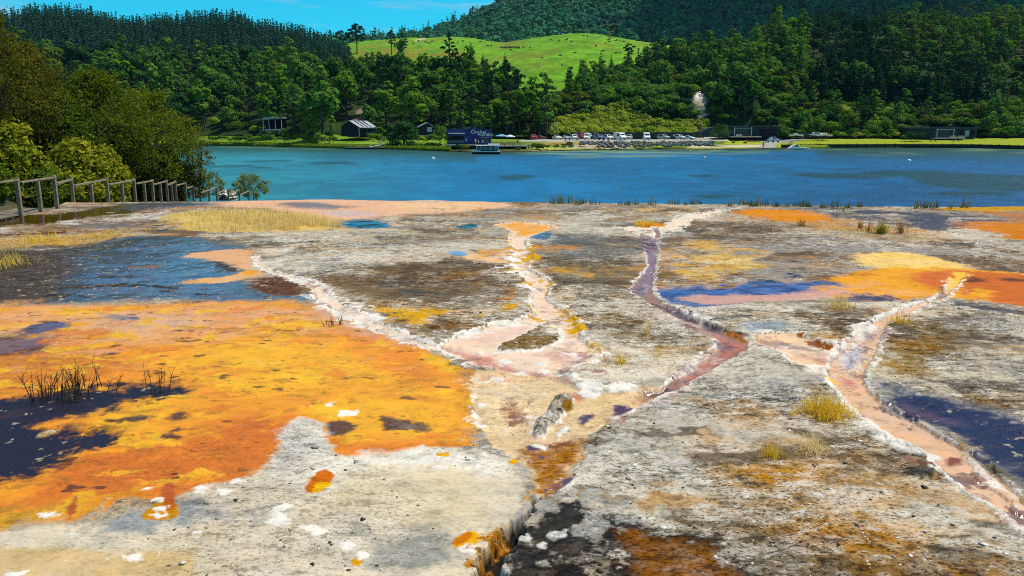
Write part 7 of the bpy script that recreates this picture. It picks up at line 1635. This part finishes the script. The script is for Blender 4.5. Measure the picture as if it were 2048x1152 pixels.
def car(u, v, D, kind, paint, label, rz=0.0, sc=1.0, group='vehicles parked along the far car park'):
    key = (kind, paint)
    if key not in PROTO:
        d, st, wb = car_kind(kind); e = empty({'sedan': 'car', 'suv': 'car', 'van': 'van'}[kind], (0, 0, 0))
        pm = mat(paint[0] + '_car_paint', paint[1], .28, spec=.6)
        part(d['body'], 'body', pm, e, 0.0); part(d['windscreen'], 'windscreen', GLASS, e); part(d['side_windows'], 'side_windows', GLASS, e); part(d['grille'], 'grille', DARKO, e)
        for sx in (-1, 1):
            part(MB().box((sx * st[1][1] * .72, st[0][0] + .02, st[0][3] - .02), (.30, .14, .15)), 'headlight', LAMP, e)
            part(MB().box((sx * st[-1][1] * .82, st[-1][0], st[-1][3] - .05), (.2, .08, .2)), 'tail_light', TAIL, e)
            for yy in (-wb, wb):
                t_ = part(MB().tube([(sx * (st[3][1] - .20), yy, .32), (sx * (st[3][1] + .01), yy, .32)], .32, 14), 'wheel', TYRE, e)
                part(MB().tube([(sx * (st[3][1] - .02), yy, .32), (sx * (st[3][1] + .025), yy, .32)], .19, 10), 'rim', RIM, t_)
        PROTO[key] = e; o = e
    else: o = copy_tree(PROTO[key])
    p = P(u, v, D); o.location = p; o.rotation_euler.z = rz; o.scale = (sc,) * 3
    tag(o, label, 'van' if kind == 'van' else 'car', group); return o
WH, SIL, RED, DRED, BLU, BLK, GRY = ('white', (.78, .78, .78)), ('silver', (.45, .47, .5)), ('red', (.45, .02, .02)), ('maroon', (.25, .02, .05)), ('blue', (.03, .08, .25)), ('black', (.015, .016, .02)), ('grey', (.18, .19, .2))
a = R
car(1067, 279, 262, 'suv', RED, 'small red car at the left end of the car park, left of two', a(8)); car(1080, 279, 263, 'sedan', DRED, 'low dark red car at the left end of the car park, right of two', a(85))
car(1114, 279, 262, 'sedan', WH, 'white car just right of the two red cars', a(20)); car(1131, 279, 262, 'sedan', SIL, 'silver car right of the first white car', a(25)); car(1148, 279.5, 261, 'suv', WH, 'white high car in front of a black car', a(15)); car(1151, 275.5, 272, 'suv', BLK, 'black car behind the white high car', a(12)); car(1164, 275, 272, 'suv', DRED, 'maroon car behind the first white van', a(10))
car(1162, 279.5, 260, 'sedan', RED, 'red low car partly hidden by a white van', a(80)); car(1174, 280, 258, 'van', WH, 'short white van in the left half of the car park', a(-12), .88); car(1191, 275, 274, 'suv', BLK, 'black car right behind the short white van', a(8)); car(1183, 275, 276, 'sedan', SIL, 'silver car peeping out between the van and a black car', a(8))
car(1198, 280, 257, 'suv', BLU, 'dark blue car in front row right of the short van', a(30)); car(1208, 279.5, 260, 'sedan', BLU, 'blue car right of the dark blue one', a(20)); car(1216, 280, 257, 'suv', WH, 'white car left of the middle white camper', a(28)); car(1227, 280, 258, 'sedan', SIL, 'silver car touching the middle white camper', a(10))
car(1240, 281, 255, 'van', WH, 'tall white camper van in the middle of the car park', a(22)); car(1258, 279.5, 258, 'suv', SIL, 'silver blue car right of the middle camper', a(-15)); car(1293, 281, 255, 'van', WH, 'tall white camper van standing alone right of the middle', a(-4))
car(1327, 279, 260, 'suv', SIL, 'silver car left in the right hand group', a(35)); car(1345, 279, 262, 'sedan', BLK, 'black low car between two pale cars', a(80)); car(1358, 279, 261, 'suv', WH, 'white car in the right hand group', a(40)); car(1377, 279.5, 260, 'sedan', WH, 'white low car at the right end of the car park', a(50))
car(728, 270, 292, 'sedan', WH, 'white car parked under the lean-to of the black gabled shed', a(60), 1.0, None)
car(1612, 274.5, 292, 'suv', BLK, 'black car by the boats behind the lawn', a(75), 1.0, None); car(1636, 273.5, 292, 'suv', WH, 'white car behind the lawn right of a black one', a(80), 1.0, None)
# pickup on the ramp
e = empty('pickup_truck', P(1546, 285, 258), R(10)); tag(e, 'white pickup truck backing down the boat ramp', 'truck')
pm = mat('white_car_paint', (.78, .78, .78), .28, spec=.6)
part(MB().loft(body_rings([(2.5, .80, .5, .85, .95, .70), (2.3, .92, .4, 1.0, 1.08, .8), (1.3, .95, .35, 1.08, 1.18, .84), (.9, .95, .35, 1.1, 1.75, .70), (-.3, .95, .35, 1.1, 1.78, .70), (-.5, .95, .35, 1.08, 1.14, .9)])), 'cab', pm, e)
part(MB().box((0, -1.55, .82), (1.88, 2.1, .5)).box((-.9, -1.55, 1.15), (.08, 2.1, .2)).box((.9, -1.55, 1.15), (.08, 2.1, .2)).box((0, -2.62, 1.0), (1.86, .07, .5)), 'tray', pm, e)
part(MB().box((0, -.52, 1.45), (1.25, .04, .45)), 'rear_window', GLASS, e)
for sx in (-1, 1):
    part(MB().box((sx * .78, -2.66, 1.0), (.18, .05, .3)), 'tail_light', TAIL, e)
    for yy in (-1.6, 1.6): part(MB().tube([(sx * .72, yy, .38), (sx * .96, yy, .38)], .38, 14), 'wheel', TYRE, e)
part(MB().box((0, -2.7, .55), (1.8, .12, .18)), 'bumper', STEEL, e)

# ================================================================ people: one skinned body each
SKINM, HAIRM = mat('skin', (.50, .32, .23), .6), mat('dark_hair', (.03, .02, .015), .8)
def person_mesh(top, bottom, pose):
    J, E, Rd = [], [], []
    def add(p, r, par=None):
        J.append(p); Rd.append(r)
        if par is not None: E.append((par, len(J) - 1))
        return len(J) - 1
    pel = add((0, 0, .95), .14); ab = add((0, 0, 1.12), .125, pel); ch = add((0, 0, 1.34), .15, ab); nk = add((0, 0, 1.50), .055, ch); hd = add((0, -.02, 1.62), .095, nk); add((0, -.02, 1.70), .085, hd)
    for s in (-1, 1):
        k = s * pose
        h = add((s * .10, 0, .90), .095, pel); kn = add((s * .11, -.12 * k, .50), .06, h); an = add((s * .11, -.20 * k + .02, .09), .042, kn); add((s * .115, -.20 * k - .14, .04), .036, an)
        sh = add((s * .20, 0, 1.42), .06, ch); el = add((s * .27, .06 * k, 1.14), .042, sh); wr = add((s * .27, -.12 + .05 * k, .92), .03, el); add((s * .26, -.17 + .05 * k, .82), .03, wr)
    me = bpy.data.meshes.new('person'); me.from_pydata(J, E, []); o = bpy.data.objects.new('person_build', me); COL.objects.link(o)
    sk = o.modifiers.new('s', 'SKIN'); sk.use_smooth_shade = True
    for v, rr in zip(me.skin_vertices[0].data, Rd): v.radius = (rr, rr)
    me.skin_vertices[0].data[0].use_root = True
    sb = o.modifiers.new('u', 'SUBSURF'); sb.levels = sb.render_levels = 2
    dg = bpy.context.evaluated_depsgraph_get(); out = bpy.data.meshes.new_from_object(o.evaluated_get(dg)); bpy.data.objects.remove(o)
    for m in (SKINM, top, bottom, HAIRM): out.materials.append(m)
    for p in out.polygons:
        c = p.center; p.use_smooth = True
        p.material_index = 3 if c.z > 1.66 or (c.z > 1.56 and c.y > .03) else 0 if (c.z > 1.47 or (abs(c.x) > .2 and c.z < 1.18)) else 1 if c.z > .97 else 2 if c.z > .12 else 3
    return out
TOPS = {'white': mat('white_shirt', (.75, .75, .74), .9), 'navy': mat('navy_shirt', (.02, .03, .08), .9), 'dark': mat('dark_shirt', (.03, .03, .035), .9), 'red': mat('red_shirt', (.4, .04, .04), .9)}
PANT = {'dark': mat('dark_trousers', (.03, .03, .04), .9), 'pale': mat('pale_trousers', (.5, .48, .42), .9)}
for u, v, D, t, b_, ps_, rz_, lb in ((951, 288.5, 240.5, 'white', 'pale', .6, .4, 'person in white standing on the deck before the blue building'), (957, 291.5, 239, 'white', 'dark', .3, 1.2, 'person in a white shirt and dark trousers by the boat'), (965, 291, 239.4, 'white', 'dark', .8, 2.2, 'person in white walking on the deck beside the windows'), (973, 289.5, 240.5, 'dark', 'dark', .2, 0, 'person in dark clothes at the right end of the blue building'),
        (1131.5, 284.5, 247, 'dark', 'dark', .3, 1, 'person in dark clothes on the dry grass, left of a pair'), (1138.5, 285, 247, 'dark', 'dark', .5, 2, 'person in dark clothes on the dry grass, right of a pair'), (1526, 296, 246, 'navy', 'dark', .3, .3, 'person in navy standing at the water by the boat ramp'), (1530, 291, 250, 'red', 'pale', .5, 1.5, 'person in red on the boat ramp'), (1035, 291.5, 241, 'navy', 'pale', .2, 2.5, 'person in navy at the deck railing')):
    tag(put('person', person_mesh(TOPS[t], PANT[b_], ps_), P(u, v, D), rz_, 1.0), lb, 'person')

# ================================================================ cattle on the pasture
def cow_mesh(m1):
    J, E, Rd = [], [], []
    def add(p, r, par=None):
        J.append(p); Rd.append(r if hasattr(r, '__len__') else (r, r))
        if par is not None: E.append((par, len(J) - 1))
        return len(J) - 1
    h = add((.75, 0, 1.05), .34); m = add((0, 0, 1.02), .38, h); f = add((-.65, 0, 1.02), .36, m); n = add((-1.0, 0, .95), .20, f); n2 = add((-1.25, 0, .60), .14, n); hd = add((-1.38, 0, .36), .13, n2); add((-1.52, 0, .16), .08, hd)
    t = add((1.02, 0, 1.15), .06, h); add((1.12, 0, .55), .03, t)
    for x, par, bend in ((.72, h, .10), (-.62, f, -.04)):
        for s in (-1, 1):
            a_ = add((x, s * .22, .70), .15, par); k = add((x + bend, s * .23, .40), .075, a_); add((x + bend * .3, s * .23, .04), .06, k)
    for s in (-1, 1): add((-1.22, s * .20, .66), .05, n2)
    me = bpy.data.meshes.new('cow'); me.from_pydata(J, E, []); o = bpy.data.objects.new('cow_build', me); COL.objects.link(o)
    o.modifiers.new('s', 'SKIN')
    for v, rr in zip(me.skin_vertices[0].data, Rd): v.radius = rr
    me.skin_vertices[0].data[1].use_root = True
    sb = o.modifiers.new('u', 'SUBSURF'); sb.levels = sb.render_levels = 1
    dg = bpy.context.evaluated_depsgraph_get(); out = bpy.data.meshes.new_from_object(o.evaluated_get(dg)); bpy.data.objects.remove(o)
    out.materials.append(m1); return out
COWS = [cow_mesh(mat('dark_hide', (.06, .05, .04), .9)), cow_mesh(mat('pale_hide', (.5, .46, .38), .9)), cow_mesh(mat('brown_hide', (.12, .06, .03), .9))]
cw = random.Random(3); CL = ['black cow grazing on the green pasture', 'pale cow grazing on the green pasture', 'brown cow grazing on the green pasture']
COWP = [(828, 88, 1), (838, 87, 0), (848, 82, 0), (862, 84, 0), (868, 87, 0), (850, 90, 1), (874, 83, 0), (932, 82, 0), (938, 75, 0), (922, 85, 0), (965, 84, 0), (978, 92, 0), (985, 91, 0), (1074, 76, 1), (1098, 80, 0), (1112, 81, 0), (1120, 68.5, 1), (1127, 79, 0), (1136, 83, 0), (1108, 74, 1), (1140, 91, 1), (1158, 71, 0), (1165, 72.5, 0), (1168, 71.5, 1), (1182, 92, 0), (1205, 80, 0), (1208, 77, 0), (1206, 84, 0), (1200, 86, 0), (1220, 81, 0), (1227, 82, 0), (1234, 84, 0), (1220, 106, 0), (1228, 105, 1), (1142, 107, 2), (1196, 102, 2), (1115, 112, 0), (1081, 117, 0), (1085, 120, 1), (1119, 131, 2), (1076, 133, 1), (1022, 101, 0), (1045, 95, 0), (1058, 95, 0), (1184, 75, 1), (1190, 74, 1), (1150, 68, 1), (1133, 67.5, 1)]
for u, v, k in COWP:
    p = on_hill(pastT, u, v + 2); o = put('cow', COWS[k], p, cw.uniform(0, 6.28), 1.0); tag(o, CL[k], 'cow', CL[k].replace('cow', 'cattle', 1))
k = 0
for u in np.linspace(1004, 1037, 9):
    p = on_hill(pastT, float(u), 97.5); tag(put('cow', COWS[0], p, cw.uniform(0, 6.28), 1.15), 'black cow in the line standing at the left of the pasture', 'cow', 'black cattle in a line')

# ================================================================ riprap, posts, buoys, palm, shrubs by the shore
RM = mat('dark_boulder', (.05, .05, .048), .9, noise=.5, nscale=1.2, alt=(.30, .30, .29)); RMS = [rock('boulder', (0, 0, 0), (.62, .5, .45), None, 800 + i, RM).data for i in range(4)]
for o in [o for o in COL.objects if o.name.startswith('boulder')]: bpy.data.objects.remove(o)
rr = random.Random(4)
for i in range(240):
    t = rr.random(); u = 1160 + 268 * rr.random(); row = rr.random()
    v0 = 283.0 if u > 1230 else 283.5; v1 = 293 if 1195 < u < 1345 else 287.5 if u < 1195 else 290
    v = v0 + (v1 - v0) * row; D = 252 - 10 * row
    p = P(u, v, D); o = put('boulder', RMS[i % 4], p, rr.uniform(0, 6.28), rr.uniform(.5, 1.1)); tag(o, 'dark boulder in the rock wall below the parked cars', 'boulder', 'boulders of the rock wall')
def pole(u, vb, vt, D, label, lamp=True):
    p = P(u, vb, D); H = float(P(u, vt, D)[2] - p[2]); e = empty('lamp_post' if lamp else 'pole', p); tag(e, label, 'lamp post' if lamp else 'pole')
    part(MB().tube([(0, 0, 0), (0, 0, H)], [.13, .08], 8), 'shaft', WOODD if not lamp else STEEL, e)
    part(MB().box((.55 if lamp else 0, 0, H - .1), (1.5 if lamp else 2.2, .12, .12)), 'arm' if lamp else 'crossarm', STEEL, e)
    if lamp: part(MB().box((1.2, 0, H - .18), (.5, .22, .12)), 'lamp_head', WHITEP, e)
pole(1400, 272, 218, 282, 'pole with a crossarm at the right end of the car park', False); pole(1108, 280, 246, 268, 'slim lamp post at the left end of the car park'); pole(1388, 272, 257, 280, 'short post with a flat top left of the curved house wing', False)
for u, v, D, lb, c in ((866, 318, 176, 'white buoy floating left of centre on the lake', (.8, .8, .78)), (1408, 316, 181, 'pale buoy with an orange band floating off the boat ramp', (.75, .5, .35)), (1818, 323, 164, 'white buoy floating near the right side of the lake', (.8, .8, .78))):
    p = G(u, v, LAKE_Z); e = empty('buoy', (p[0], p[1], LAKE_Z)); tag(e, lb, 'buoy')
    b_ = MB().loft([[(rr_ * math.cos(a_), rr_ * math.sin(a_), z_) for a_ in np.linspace(0, 6.2832, 13)[:-1]] for rr_, z_ in ((.08, -.25), (.34, -.1), (.42, .12), (.34, .36), (.10, .48))]); part(b_, 'float', mat('buoy_%d' % u, c, .4), e)
    part(MB().tube([(0, 0, .45), (0, 0, .75)], .05, 6), 'top_ring', mat('buoy_top', (.1, .08, .06), .6), e)
# palm beside the curved wing
def palm(u, vb, vt, D, label):
    p = P(u, vb, D); H = float(P(u, vt, D)[2] - p[2]); e = empty('palm_tree', p); tag(e, label, 'palm'); r = np.random.default_rng(91)
    V, F = tubes([([(0, 0, -.3), (.05, 0, H * .3), (0, 0, H * .58)], [.35, .3, .34])], 8); put('trunk', np_mesh('trunk', V, [F], [BARK]), (0, 0, 0), parent=e)
    Vs, Fs, o = [], [], 0
    for k in range(46):
        a_ = k * 2.4; el = r.uniform(-.2, 1.25); L = H * .62 * r.uniform(.8, 1.1); s_ = np.linspace(.1, 1, 12)
        rad = L * s_ * np.cos(el) ; z_ = H * .58 + L * s_ * math.sin(el) - L * .55 * s_ ** 2
        c = np.stack([np.cos(a_) * rad, np.sin(a_) * rad, z_], 1); c = np.repeat(c, 3, 0) + r.normal(0, .12, (36, 3)); V, F = quads(c, sph(36, r) * .6 + (0, 0, .8), .22, r, 2.6); Vs.append(V); Fs.append(F + o); o += len(V)
    put('fronds', np_mesh('fronds', np.concatenate(Vs), Fs, [L_BUSH]), (0, 0, 0), parent=e)
palm(1440, 278, 243, 268, 'spreading palm at the right end of the rock wall')
tree_by_px('cypress_tree', conifer(390, 12, 2.0, L_PINE, .5, 12, 'cypress_tree'), 12, 920, 262, 208, 268, 'slim dark upright tree just behind the blue building', None, 1.0)
# tall single trees along the left bank
for i, (u, vb, vt, D, wd, k, lb) in enumerate([(646, 276, 168, 292, 2.0, 'bush', 'tallest green tree on the bank left of the black gabled shed'), (808, 296, 233, 262, 2.0, 'dark', 'large dark tree at the water between the jetty and the cottage'), (622, 280, 228, 290, 1.5, 'fresh', 'green tree at the foot of the tallest tree on the bank'), (760, 284, 250, 268, 1.5, 'fresh', 'round bright green tree right of the black gabled shed'),
        (660, 284, 256, 280, 1.4, 'dark', 'dark round tree in front of the black gabled shed'), (570, 282, 255, 284, 1.4, 'fresh', 'bright round tree in front of the open shelter'), (880, 290, 246, 256, 1.4, 'bush', 'green tree between the cottage and the blue building')]):
    tree_by_px('bush_tree', ROUND[k][i % 3], 8.5, u, vb, vt, D, lb, None, wd * .62 * 8.5 / 8.5)
SB = [(918, 300, 286, 236, 'dark', 'shrub'), (928, 302, 286, 232, 'olive', 'flax clump'), (1072, 301, 284, 238, 'bush', 'x'), (1080, 300, 285, 238, 'olive', 'x'), (1095, 297, 288, 240, 'fresh', 'x'), (1112, 297, 288, 241, 'bush', 'x'), (1128, 297, 289, 241, 'fresh', 'x'), (1142, 297, 290, 241, 'fresh', 'x'), (840, 299, 284, 254, 'fresh', 'x'), (856, 299, 282, 254, 'bush', 'x'), (872, 300, 283, 252, 'dark', 'x'), (790, 297, 276, 258, 'dark', 'x'), (822, 299, 278, 256, 'dark', 'x'), (1352, 291, 284, 246, 'fresh', 'x'), (1375, 291, 284, 246, 'bush', 'x'), (1400, 291, 285, 246, 'fresh', 'x'), (1424, 291, 286, 246, 'bush', 'x'), (1466, 287, 282, 256, 'olive', 'x'), (1490, 288, 283, 256, 'olive', 'x'), (1822, 279, 262, 288, 'dark', 'x'), (1836, 279, 264, 288, 'dark', 'x'), (1810, 279, 268, 288, 'bush', 'x'), (1036, 303, 294, 232, 'olive', 'x')]
for i, (u, vb, vt, D, k, nm) in enumerate(SB):
    tree_by_px('shrub', SHRUB[k][i % 3], 3.0, u, vb, vt, D, '%s on the shore %s' % (SN[k], 'below the blue building' if 890 < u < 950 else 'right of the deck' if 1030 < u < 1160 else 'left of the blue building' if u < 890 else 'beside the lawn house' if u > 1700 else 'at the foot of the rock wall' if u < 1440 else 'on the grass by the boat ramp'), SN[k] + 's on the shore ' + ('below the blue building' if 890 < u < 950 else 'right of the deck' if 1030 < u < 1160 else 'left of the blue building' if u < 890 else 'beside the lawn house' if u > 1700 else 'below the rock wall' if u < 1440 else 'by the ramp'), 1.1 if u > 1060 else 1.0, 'shrub')
# shrub line behind the lawn and along the left bank
for i, u in enumerate(np.linspace(1560, 2100, 46)):
    if 1815 < u < 1955: continue
    k = rr.choice(['lime', 'fresh', 'bush', 'olive', 'lime']) if u < 1820 else rr.choice(['bush', 'olive', 'dark']); b = P(u, 276, 302)
    tag(put('shrub', SHRUB[k][i % 3], b, rr.uniform(0, 6), rr.uniform(.6, 1.0)), SN[k] + ' in the line behind the lawn', 'shrub', SN[k] + 's behind the lawn')
for i, u in enumerate(np.linspace(425, 900, 54)):
    k = rr.choice(['fresh', 'fresh', 'lime', 'bush']); D = float(np.interp(u, us_ * 0 + us_, us_ * 0)) if False else float(np.interp(u, [425, 560, 690, 800, 900], [300, 292, 272, 262, 248])) + rr.uniform(-2, 6); 
    if 668 < u < 740: continue
    b = P(u, 284 + rr.uniform(-5, 1), D)
    tag(put('shrub', SHRUB[k][i % 3], b, rr.uniform(0, 6), rr.uniform(.5, .95)), SN[k] + ' on the grassy left bank', 'shrub', SN[k] + 's on the left bank')
# rushes along the left bank and weed in the shallows: nobody could count them
def bank_rushes():
    r = np.random.default_rng(77); n = 26000
    u = r.uniform(400, 905, n); sh = lerp_tab(SHORE, u); D0 = G(u, sh, LAKE_Z)[:, 1]; t = r.uniform(0, 1, n) ** 1.3; D = D0 + .3 + t * 9
    x = (u - 1024) / F_PX / CP * D; z = np.full(n, LAKE_Z + .45) + .05 * t * 9 * .5
    c = np.stack([x, D, z + r.uniform(0, .5, n)], 1); V, F = quads(c, np.stack([r.normal(0, .5, n), -np.ones(n), r.uniform(.3, 1.2, n)], 1), .30, r, 2.6)
    tag(link(bpy.data.objects.new('bank_rushes', np_mesh('bank_rushes', V, [F], [leaf_mat('bank_rush', (.10, .19, .012), (.20, .27, .02), .3, .2, .6)]))), 'bright green rushes fringing the far left bank', 'rushes', kind='stuff')
bank_rushes()
# cars' neighbours: two boats on trailers behind the lawn
for i, (u, lb) in enumerate(((1592, 'white boat on a trailer at the left end of the lawn'), (1650, 'white boat on a trailer behind the lawn by the white car'))):
    e = empty('trailer_boat', P(u, 274.5, 290), R(80)); tag(e, lb, 'boat')
    rg = [[(x, -b_ , .95), (x, -b_ * .5, .5), (x, b_ * .5, .5), (x, b_, .95)] for x, b_ in zip(np.linspace(-2.4, 2.4, 9), [.9, .95, .98, .98, .95, .85, .65, .4, .04])]
    part(MB().loft([[(y, x, z) for x, y, z in q] for q in rg]), 'hull', WHITEP, e); part(MB().box((0, .2, 1.2), (1.3, 1.2, .5)), 'cabin', WHITEP, e)
    part(MB().box((0, -.2, .42), (.12, 5.2, .1)).box((0, 0, .4), (1.7, .1, .1)), 'trailer', STEEL, e)
    for sx in (-.85, .85): part(MB().tube([(sx - .08, 0, .3), (sx + .08, 0, .3)], .3, 10), 'wheel', TYRE, e)
# benches and boulders on the lawn
for u, lb in ((1640, 'dark picnic table on the lawn near the boat ramp'), (1866, 'small dark bench on the lawn in front of the teal house'), (1912, 'dark picnic table on the lawn right of the bench')):
    e = empty('picnic_table', P(u, 283.5 if u < 1700 else 284.5, 275)); tag(e, lb, 'picnic table' if 'table' in lb else 'bench')
    part(MB().box((0, 0, .75), (2.2, .8, .08)), 'tabletop', WOODD, e)
    for y in (-.7, .7): part(MB().box((0, y, .45), (2.2, .28, .06)), 'seat', WOODD, e)
    for x in (-.8, .8): part(MB().bar((x, -.7, 0), (x, .3, .72), .08, .1).bar((x, .7, 0), (x, -.3, .72), .08, .1), 'leg', WOODD, e)
# ---- clouds above, outside the picture: they shade the mountain and the far right of the forest
def cloud(center, size, seed, label):
    bm = bmesh.new(); bmesh.ops.create_icosphere(bm, subdivisions=5, radius=1); V = np.array([v.co[:] for v in bm.verts])
    q = 1 + .22 * fbm(V[:, 0] * 2 + seed, V[:, 1] * 2 + V[:, 2], 5, seed); V = V * q[:, None]; V[:, 2] = np.where(V[:, 2] < 0, V[:, 2] * .35, V[:, 2])
    for v, c in zip(bm.verts, V): v.co = c * np.array(size)
    me = bpy.data.meshes.new('cloud'); bm.to_mesh(me); bm.free(); me.materials.append(mat('cloud_white', (.9, .9, .9), 1.0)); me.shade_smooth() if hasattr(me, 'shade_smooth') else None
    tag(put('cloud', me, center), label, 'cloud')
SD = np.array([math.sin(SUN_AZ) * math.cos(SUN_EL), math.cos(SUN_AZ) * math.cos(SUN_EL), math.sin(SUN_EL)])
cloud(tuple(P(1620, 30, 1250) + SD * 850), (290, 420, 80), 5, 'white cumulus cloud high above the mountain')
# ================================================================ light, sky, camera
w = bpy.data.worlds.new('World'); scene.world = w; w.use_nodes = True
nt = w.node_tree; N, L = nt.nodes, nt.links
bg = N['Background']; bg.inputs['Strength'].default_value = 0.095
sky = N.new('ShaderNodeTexSky'); sky.sky_type = 'NISHITA'; sky.sun_disc = False
sky.sun_elevation = SUN_EL; sky.sun_rotation = SUN_AZ
sky.air_density = 1.0; sky.dust_density = 0.2; sky.ozone_density = 2.0
tn = N.new('ShaderNodeMix'); tn.data_type = 'RGBA'; tn.blend_type = 'MULTIPLY'; tn.inputs['Factor'].default_value = 1
L.new(sky.outputs[0], tn.inputs['A']); tn.inputs['B'].default_value = (0.05, 1.38, 1.62, 1)
# thin wisps of cloud
tc = N.new('ShaderNodeTexCoord'); sz = N.new('ShaderNodeSeparateXYZ'); L.new(tc.outputs['Generated'], sz.inputs[0])
el = N.new('ShaderNodeMapRange'); el.inputs[1].default_value = 0.16; el.inputs[2].default_value = 0.42; el.inputs[3].default_value = 1; el.inputs[4].default_value = 0; L.new(sz.outputs[2], el.inputs[0]); L.new(el.outputs[0], tn.inputs['Factor'])
mp = N.new('ShaderNodeMapping'); mp.inputs['Scale'].default_value = (2.2, 2.2, 16); mp.inputs['Location'].default_value = (0.35, 0.1, 0.6)
ns = N.new('ShaderNodeTexNoise'); ns.inputs['Scale'].default_value = 1.6; ns.inputs['Detail'].default_value = 7; ns.inputs['Roughness'].default_value = 0.6
L.new(tc.outputs['Generated'], mp.inputs[0]); L.new(mp.outputs[0], ns.inputs['Vector'])
mr = N.new('ShaderNodeMapRange'); mr.inputs[1].default_value = 0.50; mr.inputs[2].default_value = 0.78; L.new(ns.outputs['Fac'], mr.inputs[0])
cm = N.new('ShaderNodeMix'); cm.data_type = 'RGBA'; L.new(mr.outputs[0], cm.inputs['Factor']); L.new(tn.outputs['Result'], cm.inputs['A']); cm.inputs['B'].default_value = (5.2, 6.2, 6.8, 1)
L.new(cm.outputs['Result'], bg.inputs['Color'])
sd = bpy.data.lights.new('sun', 'SUN'); sd.energy = 5.0; sd.angle = R(0.5); sd.color = (1.0, 0.94, 0.82)
so = bpy.data.objects.new('sun', sd); COL.objects.link(so)
SUN_DIR = Vector((math.sin(SUN_AZ) * math.cos(SUN_EL), math.cos(SUN_AZ) * math.cos(SUN_EL), math.sin(SUN_EL)))
so.rotation_euler = SUN_DIR.to_track_quat('Z', 'Y').to_euler()
cd = bpy.data.cameras.new('camera'); cd.sensor_width = 36; cd.lens = 36 * F_PX / 2048; cd.clip_start = 0.1; cd.clip_end = 12000
co = bpy.data.objects.new('camera', cd); COL.objects.link(co)
co.location = (0, 0, CAM_Z); co.rotation_euler = (math.pi / 2 - PITCH, 0, 0); scene.camera = co
scene.view_settings.view_transform = 'Standard'; scene.view_settings.look = 'None'
scene.view_settings.exposure = 0; scene.view_settings.gamma = 1
scene.cycles.max_bounces = 5; scene.cycles.diffuse_bounces = 2; scene.cycles.glossy_bounces = 3; scene.cycles.transparent_max_bounces = 4
scene.cycles.use_denoising = False; scene.cycles.filter_width = 1.0; scene.cycles.sample_clamp_indirect = 3.0

def haze():
    m = bpy.data.materials.new('haze_air'); m.use_nodes = True; nt = m.node_tree; N, L = nt.nodes, nt.links
    for n in list(N): N.remove(n)
    o = N.new('ShaderNodeOutputMaterial'); v = N.new('ShaderNodeVolumePrincipled'); v.inputs['Density'].default_value = .000032; v.inputs['Color'].default_value = (.30, .55, 1, 1); L.new(v.outputs[0], o.inputs['Volume'])
    b = MB().box((0, 2000, 345), (9000, 9000, 712)).build('haze', m); tag(b, 'thin bluish air over the lake and hills', 'haze', kind='stuff')
haze()
